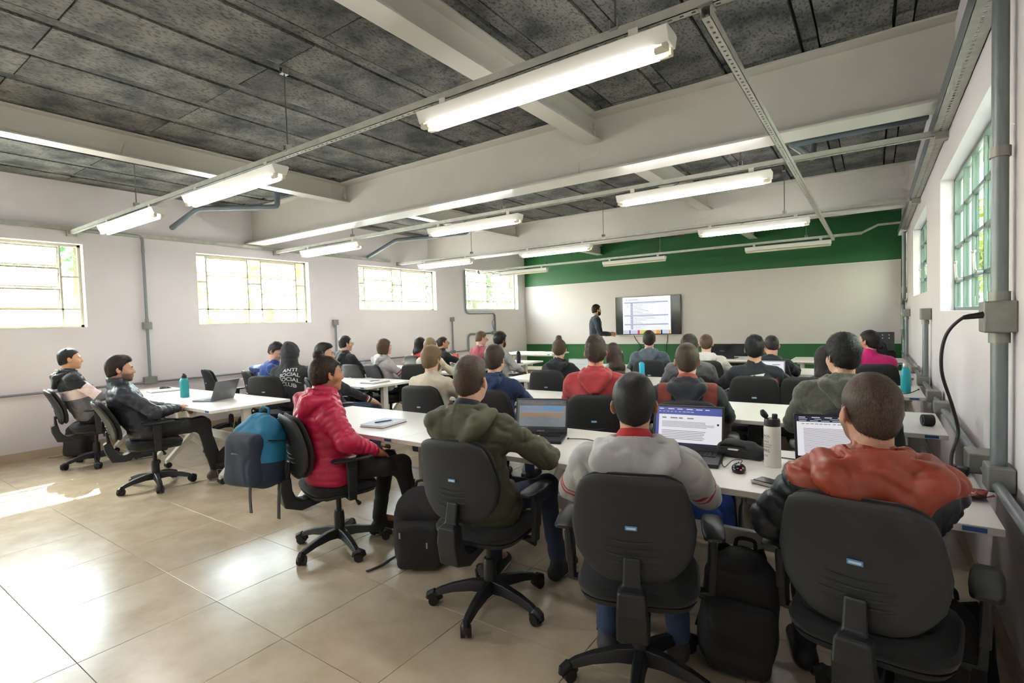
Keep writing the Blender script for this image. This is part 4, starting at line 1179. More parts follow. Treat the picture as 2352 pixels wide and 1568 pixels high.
    def hfn(x, y, z):
        dx, dy, dz_ = (x - C[0]) / HS, (y - C[1]) / HS, (z - C[2]) / HS
        return HS * head_sdf(Rt[0, 0] * dx + Rt[0, 1] * dy + Rt[0, 2] * dz_, Rt[1, 0] * dx + Rt[1, 1] * dy + Rt[1, 2] * dz_, Rt[2, 0] * dx + Rt[2, 1] * dy + Rt[2, 2] * dz_, fem, sp.get('jaw', 1.0))
    F.add((hfn, C - 0.15, C + 0.15, 0.02))
    for s in (1, -1):
        nn = sp.get('palm', V3(0, 0, -1))
        nn = V3(*nn) if not isinstance(nn, dict) else V3(*nn[s])
        for p in hand_prims(Wr[s], Wr[s] - El[s], nn, s if nn[2] < 0.5 else -s, sp.get('curl', 0.55)): F.add(p)
    v, f = F.mesh()
    q = (v - C) @ Rh / HS
    stub = np.clip((-0.028 - q[:, 2] + 0.35 * np.minimum(q[:, 1] - 0.05, 0) * -1 * 0.6) / 0.02, 0, 1) * np.clip((q[:, 1] - 0.004) / 0.012, 0, 1) * np.clip((q[:, 2] + 0.135) / 0.02, 0, 1) * (np.abs(q[:, 0]) < 0.08)
    stub = stub * (1 - np.exp(-((q[:, 0] / 0.02) ** 2 + ((q[:, 2] + 0.063) / 0.010) ** 2))) * sp.get('stubble', 0.0)
    link('body', np_mesh('body', v, f, skin, {'stub': stub}), None, root)
    # ---- garment for the upper body
    top = sp['top']; ti = top.get('loose', 0.012); kind = top.get('kind', 'knit')
    res = 0.0095 if near else 0.0135
    if top.get('res'): res = top['res']
    F = Field(np.minimum(lo, Hh - 0.3), hi, res)
    for p in torso(ti): F.add(p)
    sl = top.get('sleeve', 1.0)      # 1 = to the wrist
    for s in (1, -1):
        if sl >= 1:
            F.add(P_cone(Sh[s], El[s], 0.050 + ti * 0.9, 0.041 + ti, 0.035)); F.add(P_cone(El[s], Wr[s] - 0.012 * (Wr[s] - El[s]) / np.linalg.norm(Wr[s] - El[s]), 0.041 + ti, 0.029 + ti * 0.6, 0.025))
        else:
            E2 = Sh[s] + (El[s] - Sh[s]) * sl
            F.add(P_cone(Sh[s], E2, 0.052 + ti, 0.050 + ti, 0.04))
    ncol = top.get('collar', 0.0)
    F.add(P_cone(N - 0.05 * u1, N + (0.012 + ncol) * (u1 + V3(0, 0.2, 0)), 0.078 + ti * 0.5 + (0.006 if ncol else 0), 0.062 + (0.018 if ncol else 0.004), 0.03))
    if ncol or top.get('openneck'):
        F.sub(P_cone(N + (0.03) * u1 + V3(0, 0.012, 0), N + (0.10 + ncol) * u1 + V3(0, 0.03, 0), 0.058, 0.075, 0.01))
    hem = top.get('hem', 0.0)
    if stand or hem:
        F.add(P_ell(Hh - V3(0, 0, hem * 0.5), (0.178 * wf + ti, 0.138 + ti, 0.13 + hem * 0.5), 0.05))
    zc = Hh[2] - (0.045 if not stand else 0.0) - hem
    if not stand and not top.get('long'):
        F.cut(lambda x, y, z: (zc - z) - 0.15 * np.maximum(y - 0.06, 0), 0.01)
    else:
        F.cut(lambda x, y, z: zc - 0.05 - z, 0.008)
    if top.get('hoodup'):
        F.add(P_ell(C + Rh @ V3(0, -0.025, 0.025), (0.108, 0.13, 0.128), 0.04, Rh)); F.add(P_ell(C + Rh @ V3(0, -0.06, -0.10), (0.105, 0.085, 0.10), 0.05, Rh))
        F.add(P_cone(C + Rh @ V3(0, -0.04, 0.09), C + Rh @ V3(0, -0.075, 0.135), 0.06, 0.03, 0.05))
        F.sub(P_ell(C + Rh @ V3(0, 0.07, -0.01), (0.083, 0.12, 0.115), 0.015, Rh))
    v, f = F.mesh()
    v = smooth_verts(v, f, 7 if near else 4, 0.5); nrm = vnormals(v, f)
    def segt(P, a, b):
        ba = b - a; t = np.clip((P - a) @ ba / (ba @ ba), 0, 1); q = P - a - t[:, None] * ba
        return t, np.linalg.norm(q, axis=1)
    armt = np.full(len(v), -1.0); best = np.full(len(v), 9.0); side = np.sign(v @ Xt)
    for s in (1, -1):
        t1, d1 = segt(v, Sh[s] + 0.25 * (El[s] - Sh[s]) * 0, El[s]); t2, d2 = segt(v, El[s], Wr[s])
        tt_ = np.where(d1 < d2, t1, 1 + t2); dd = np.minimum(d1, d2)
        ok = (dd < 0.085 + ti) & (side == s) & ((tt_ > 0.22) | (np.abs(v @ Xt - N @ Xt) > sw * 1.02))
        armt = np.where(ok, tt_, armt)
    tor = (v - Hh) @ u1 / (0.49 * L)
    lat = np.abs((v - N) @ Xt)
    if top.get('puff'):
        am, pit = top['puff']; s_ = np.where(armt >= 0, armt * 0.27, tor * 0.49 * L)
        w = np.abs(np.sin(PI * s_ / pit)) ** 0.42
        v = v + nrm * (am * (w - 0.6) + am * 0.18 * wob(v, 60, 3))[:, None]
    fold = top.get('fold', 0.009)
    v = v + nrm * (fold * (0.40 * wob(v * V3(1, 1, 1.4), 22, sp.get('seed', 1)) - 0.85 * ridge(v * V3(0.9, 0.9, 1.9), 20, sp.get('seed', 1) + 9) - 0.5 * ridge(v * V3(1.3, 1.3, 1.0), 34, sp.get('seed', 1) + 19) + 0.25 * wob(v, 60, 5)))[:, None]
    tmat = cloth_mat(top.get('mat') or 'cloth_%s_%d_%d_%d' % ((kind,) + tuple(top['rgb'])), top['rgb'], kind, top.get('bands', ()))
    tme = np_mesh(top.get('name', 'sweater'), v, f, tmat, {'armt': armt, 'tor': tor, 'lat': lat})
    tobj = link(top.get('name', 'sweater'), tme, None, root)
    # ---- hood lying on the back
    if top.get('hood'):
        hk = top['hood'] if isinstance(top['hood'], float) else 1.0; ho_ = -0.012
        F = Field(N - 0.3, N + 0.25, 0.009 if near else 0.0125)
        B1 = np.stack([Xt, np.cross(u1, Xt), u1], 1)
        tl = B1 @ rot_x(-0.30)
        F.add(P_torus(N + B1 @ V3(0, -0.002, 0.012), 0.084, 0.019 * hk, tl, 0.012))
        for sd in (1, -1):
            F.add(P_cone(N + B1 @ V3(0.098 * sd * hk, -0.012, -0.012), N + B1 @ V3(0.092 * sd * hk, -0.108 + ho_, -0.03), 0.028 * hk, 0.034 * hk, 0.018))
            F.add(P_cone(N + B1 @ V3(0.092 * sd * hk, -0.108 + ho_, -0.03), N + B1 @ V3(0.016 * sd, -0.134 + ho_, -0.132 * hk), 0.034 * hk, 0.028 * hk, 0.022))
        F.add(P_ell(N + B1 @ V3(0, -0.112, -0.07 * hk), (0.075 * hk, 0.036, 0.085 * hk), 0.03, B1 @ rot_x(0.12)))
        F.add(P_cone(N + B1 @ V3(-0.07 * hk, -0.092, 0.010), N + B1 @ V3(0.07 * hk, -0.092, 0.010), 0.020, 0.020, 0.012))
        F.sub(P_ell(N + B1 @ V3(0, -0.045, 0.055), (0.078, 0.040, 0.062), 0.012, B1))
        F.sub(P_cone(N - 0.02 * u1, N + 0.15 * u1 + V3(0, 0.03, 0), 0.056, 0.064, 0.008))
        hv, hf = F.mesh(); hv = smooth_verts(hv, hf, 1, 0.4); hn = vnormals(hv, hf)
        loc = (hv - N) @ B1
        seam = np.exp(-(loc[:, 0] / 0.006) ** 2) * (loc[:, 1] < -0.09)
        hv = hv + hn * (0.0035 * wob(loc, 24, sp.get('seed', 1) + 2) - 0.007 * ridge(loc * V3(1.0, 0.5, 1.3), 15, sp.get('seed', 1) + 4) - 0.004 * seam + (0.005 * (np.abs(np.sin(loc[:, 0] * 62)) - 0.5) if top.get('puff') and top['puff'][1] < 0.1 else 0))[:, None]
        hm = cloth_mat('hoodcloth_%s_%d_%d_%d' % ((kind,) + tuple(top.get('hoodrgb', top['rgb']))), top.get('hoodrgb', top['rgb']), kind)
        link('hood', np_mesh('hood', hv, hf, hm), None, root)
        if top.get('lining'):
            F = Field(N - 0.15, N + 0.16, 0.009)
            F.add(P_cone(N + B1 @ V3(0, -0.012, -0.02), N + B1 @ V3(0, -0.014, 0.004), 0.078, 0.074, 0.01)); F.add(P_ell(N + B1 @ V3(0, -0.062, 0.0), (0.078, 0.034, 0.034), 0.02, B1))
            lv, lf = F.mesh(); link('hood_lining', np_mesh('hood_lining', lv, lf, cloth_mat('lining_%d_%d_%d' % tuple(top['lining']), top['lining'], 'jersey')), None, root)
    if top.get('undercollar'):
        F = Field(N - 0.12, N + 0.14, 0.008)
        F.add(P_cone(N - 0.01 * u1 + V3(0, 0.004, 0), N + 0.026 * u1 + V3(0, 0.012, 0), 0.074, 0.066 if not fem else 0.058, 0.01))
        F.cut(lambda x, y, z: (z - (N[2] + 0.040)) - 0.3 * (-(y - N[1])), 0.006)
        lv, lf = F.mesh(); link('shirt_collar', np_mesh('shirt_collar', lv, lf, cloth_mat('collar_%d_%d_%d' % tuple(top['undercollar']), top['undercollar'], 'wool')), None, root)
    # ---- trousers and shoes
    tr = sp.get('trousers', (34, 38, 48))
    F = Field(np.minimum(lo, An[1] - 0.1) - 0.02, hi, 0.013 if near else 0.017)
    F.add(P_ell(Hh + V3(0, 0.0, -0.005), (0.17 * wf + 0.006, 0.132, 0.105), 0.05))
    for s in (1, -1):
        hip = Hh + V3(0.088 * s * wf, 0.03, -0.012)
        F.add(P_cone(hip, Kn[s], 0.086 * (0.5 + 0.5 * wf), 0.064, 0.05)); F.add(P_cone(Kn[s], An[s] + V3(0, 0, 0.0), 0.06, 0.05 if not sp.get('cuff') else 0.043, 0.04))
    F.cut(lambda x, y, z: z - (Hh[2] + 0.10), 0.01)
    if not stand: F.cut(lambda x, y, z: np.where((y < 0.28) & (z > 0.37), (0.482 - z), -1.0 + 0 * z), 0.01)
    v, f = F.mesh(); n_ = vnormals(v, f)
    v = v + n_ * (0.006 * wob(v, 26, 12) - 0.007 * ridge(v, 19, 21))[:, None]
    link('trousers', np_mesh('trousers', v, f, cloth_mat('trousers_%d_%d_%d' % tuple(tr), tr, 'denim')), None, root)
    if sp.get('shoes', True):
        srgb = sp.get('shoes', (34, 34, 36)); srgb = (34, 34, 36) if srgb is True else srgb
        for s in (1, -1):
            a = An[s]; toe = sp.get('toe', {}).get(s, V3(0.02 * s, 0.17, -a[2] + 0.035)); toe = V3(*toe)
            F = Field(np.minimum(a, a + toe) - 0.14, np.maximum(a, a + toe) + 0.12, 0.008 if near else 0.012)
            hl = a + V3(0, -0.035, 0.0) + V3(0, 0, 0.035 - a[2] if abs(toe[2] + a[2] - 0.035) < 0.02 else -0.05)
            tp = a + toe
            F.add(P_cone(hl, tp, 0.038, 0.034, 0.02, lat=V3(1, 0, 0), ls=1.15)); F.add(P_cone(hl + V3(0, 0.02, 0.01), a + V3(0, 0.01, 0.0), 0.038, 0.04, 0.03))
            F.add(P_cone(hl * 0.6 + tp * 0.4 + V3(0, 0, 0.012), a + V3(0, 0.03, -0.02), 0.03, 0.03, 0.03))
            v, f = F.mesh()
            if len(v) == 0: continue
            sh = link('shoe', np_mesh('shoe', v, f, cloth_mat('shoe_%d_%d_%d' % tuple(srgb), srgb, 'canvas')), None, root)
            F = Field(np.minimum(a, a + toe) - 0.14, np.maximum(a, a + toe) + 0.12, 0.008 if near else 0.012)
            dn = V3(0, 0, -0.022)
            F.add(P_cone(hl + dn, tp + dn, 0.014, 0.014, 0.01, lat=V3(1, 0, 0), ls=3.0))
            v, f = F.mesh()
            if len(v): link('sole', np_mesh('sole', v, f, cloth_mat('sole_%d_%d_%d' % tuple(sp.get('sole', (200, 198, 190))), sp.get('sole', (200, 198, 190)), 'canvas')), None, sh)
    # ---- hair, in head space
    hs = sp['hair']; hc = hs['rgb']; st = hs.get('style', 'short')
    hm = hair_mats(hc, hs.get('streak'))
    if not top.get('hoodup'):
        hr_ = 0.0058 if near else 0.0085
        ext = -0.40 if st in ('long',) else -0.24
        F = Field(V3(-0.16, -0.22, ext), V3(0.16, 0.14, 0.22), hr_)
        tt0, ts, tb = hs.get('t', (0.018, 0.009, 0.012))
        F.add(P_ell((0, -0.015, 0.034 + tt0 * 0.4), (0.077 + ts, 0.097 + tb, 0.088 + tt0 * 0.75), 0.02))
        F.add(P_ell((0, -0.052, -0.02), (0.056 + ts * 0.6, 0.052 + tb, 0.075), 0.03))
        if hs.get('quiff'):
            q = hs['quiff']; F.add(P_ell((0, 0.035, 0.095), (0.062, 0.055, 0.03 + q), 0.03))
        zz, yy = zip(*hs.get('line', ((-0.12, -0.035), (-0.035, -0.020), (-0.02, 0.016), (0.03, 0.022), (0.05, 0.034), (0.068, 0.056), (0.084, 0.10), (0.13, 0.25))))
        nape = hs.get('nape', -0.068)
        F.cut(lambda x, y, z: (y - np.interp(z, zz, yy)) * 0.85, 0.008)
        F.cut(lambda x, y, z: (nape + 0.25 * np.abs(x)) - z, 0.014)
        if st == 'bob':
            for s in (1, -1):
                F.add(P_cone((0.058 * s, 0.0, 0.04), (0.066 * s, -0.005, -0.085), 0.036, 0.022, 0.03, lat=V3(0, 1, 0), ls=1.8))
            F.add(P_cone((0, -0.06, 0.0), (0, -0.065, -0.095), 0.055, 0.045, 0.03, lat=V3(1, 0, 0), ls=1.35))
        if st == 'long':
            Ll = hs.get('len', 0.30); sx = hs.get('shift', 0.0)
            F.add(P_cone((0, -0.055, 0.02), (sx * 0.5, -0.085, -0.14), 0.062, 0.055, 0.03, lat=V3(1, 0, 0), ls=1.35))
            F.add(P_cone((sx * 0.5, -0.085, -0.14), (sx, -0.105, -Ll), 0.055, 0.035, 0.03, lat=V3(1, 0, 0), ls=1.7))
            for s in (1, -1): F.add(P_cone((0.06 * s, -0.01, 0.03), (0.072 * s + sx * 0.4, -0.03, -0.15), 0.032, 0.026, 0.03))
        if 'bun' in hs:
            bx, by, bz, br = hs['bun']
            F.add(P_ell((bx, by, bz), (br, br * 0.95, br * 0.9), 0.02))
        v, f = F.mesh(); nh = vnormals(v, f)
        cu = hs.get('curl', 0.003); fq = hs.get('freq', 90)
        bunw = np.exp(-(np.linalg.norm(v - V3(*hs['bun'][:3]), axis=1) / hs['bun'][3]) ** 4) if 'bun' in hs else 0
        v = v + nh * (cu * wob(v * V3(1, 1, 0.5), fq, sp.get('seed', 1) + 31, 6) + 0.35 * cu * wob(v, fq * 2.2, 8, 6) + bunw * 0.008 * wob(v, 120, 77))[:, None]
        crown = V3(0.0, -0.055, 0.125)
        ho = link('hair', np_mesh('hair', HS * v @ Rh.T + C, f, hm), None, root)
        rs = np.random.RandomState(sp.get('seed', 1)); ns = hs.get('strands', 5200 if near else 2600)
        fi = rs.randint(0, len(f), ns); wts = rs.dirichlet((1, 1, 1, 1), ns)
        P = (v[f[fi]] * wts[:, :, None]).sum(1); Nn = nh[f[fi, 0]]
        fl = P - crown
        if st in ('long', 'bob'): fl = fl * V3(0.5, 0.5, 0.4) + V3(0, -0.02, -0.12)
        fl = fl / (np.linalg.norm(fl, axis=1, keepdims=True) + 1e-6) + rs.normal(size=(ns, 3)) * (0.18 + 60 * cu)
        fl = fl - Nn * (fl * Nn).sum(1, keepdims=True); fl /= (np.linalg.norm(fl, axis=1, keepdims=True) + 1e-6)
        Ln = hs.get('sl', 0.011 + cu * 1.6) * rs.uniform(0.6, 1.3, ns)[:, None]; lift = hs.get('lift', 0.14 + cu * 25)
        sd_ = np.cross(fl, Nn); wd = 0.0011 if near else 0.0018
        A = P - Nn * 0.002; M1 = A + (fl + Nn * lift) * Ln * 0.55; M2 = M1 + (fl + Nn * (lift * 0.2 - 0.1)) * Ln * 0.45
        SV = np.stack([A - sd_ * wd, A + sd_ * wd, M1 + sd_ * wd * 0.8, M1 - sd_ * wd * 0.8, M2 + sd_ * wd * 0.2, M2 - sd_ * wd * 0.2], 1).reshape(-1, 3)
        b0 = np.arange(ns)[:, None] * 6
        SF = np.concatenate([b0 + np.array([[0, 1, 2, 3]]), b0 + np.array([[3, 2, 4, 5]])])
        so = link('hair_strands', np_mesh('hair_strands', HS * SV @ Rh.T + C, SF, hm), None, ho); so['kind'] = 'stuff'
    if sp.get('beard'):
        th = sp['beard']
        F = Field(V3(-0.09, -0.02, -0.14), V3(0.09, 0.12, 0.02), 0.0055 if near else 0.0075)
        F.add(P_ell((0, 0.022, -0.02), (0.064 + th, 0.076 + th, 0.084 + th), 0.02)); F.add(P_ell((0, 0.032, -0.07), (0.052 + th, 0.056 + th, 0.043 + th), 0.03)); F.add(P_ell((0, 0.076, -0.1), (0.021 + th, 0.014 + th, 0.014 + th), 0.02))
        F.add(P_cone((-0.024, 0.09, -0.047), (0.024, 0.09, -0.047), 0.006, 0.006, 0.008))
        F.cut(lambda x, y, z: z - np.interp(y, (0.0, 0.03, 0.06, 0.085, 0.1), (0.0, -0.025, -0.045, -0.046, -0.04)), 0.006)
        F.cut(lambda x, y, z: 0.006 - y, 0.006)
        F.sub(P_ell((0, 0.105, -0.062), (0.022, 0.02, 0.010), 0.004))
        v, f = F.mesh(); nh = vnormals(v, f); v = HS * (v + nh * (0.0022 * wob(v, 200, 3))[:, None]) @ Rh.T + C
        link('beard', np_mesh('beard', v, f, hair_mats(sp['beardrgb']) if 'beardrgb' in sp else hm), None, root)
    # ---- eyes, brows, glasses
    M4 = Matrix([list(Rh[0] * HS) + [C[0]], list(Rh[1] * HS) + [C[1]], list(Rh[2] * HS) + [C[2]], [0, 0, 0, 1]])
    if sp.get('eyes', True):
        for s in (1, -1):
            e = MB().lathe([(0.0115 * math.sin(a), -0.0115 * math.cos(a)) for a in [PI * i / 8 for i in range(9)]], 12).build('eye', mat('eye_white', (206, 196, 188), 0.3), root, smooth=True)
            e.matrix_local = M4 @ Matrix.Translation((0.031 * s, 0.0765, 0.003)) @ Matrix.Rotation(-PI / 2, 4, 'X')
            i_ = MB().lathe([(0.0, 0.0118), (0.003, 0.0116), (0.0055, 0.0107), (0.0056, 0.009)], 10).build('iris', mat('iris_brown', (40, 26, 18), 0.2), e)
            b = MB().tube([M4 @ Vector(p) for p in ((0.014 * s, 0.097, 0.021), (0.028 * s, 0.095, 0.0265), (0.046 * s, 0.08, 0.020))], [0.0028, 0.004, 0.002], 6).build('eyebrow', hm, root, smooth=True)
    if sp.get('glasses'):
        g = MB()
        for s in (1, -1):
            ring = [(0.033 * s + 0.024 * math.copysign(abs(math.cos(a)) ** 0.7, math.cos(a)), 0.112, 0.0 + 0.019 * math.copysign(abs(math.sin(a)) ** 0.7, math.sin(a))) for a in [2 * PI * i / 20 for i in range(21)]]
            g.tube([M4 @ Vector(p) for p in ring], 0.0014, 6)
            g.tube([M4 @ Vector(p) for p in ((0.057 * s, 0.11, 0.006), (0.074 * s, 0.09, 0.008), (0.083 * s, 0.02, 0.012), (0.082 * s, -0.015, 0.002))], 0.0016, 6)
        g.tube([M4 @ Vector(p) for p in ((-0.01, 0.113, 0.004), (0, 0.115, 0.007), (0.01, 0.113, 0.004))], 0.002, 6)
        gl = g.build('glasses', mat('spectacle_frame', sp['glasses'], 0.3), root, smooth=True)
        for s in (1, -1):
            l = MB().rings([[M4 @ Vector((0.033 * s + 0.022 * math.cos(a), yy_, 0.017 * math.sin(a))) for a in [2 * PI * i / 16 for i in range(16)]] for yy_ in (0.1115, 0.1125)]).build('lens', M_glass, gl)
    sp['_'] = dict(root=root, top=tobj, C=C, N=N, u1=u1, Xt=Xt, Hh=Hh, Rh=Rh, Sh=Sh, org=org, rz=rz)
    return root
only = None
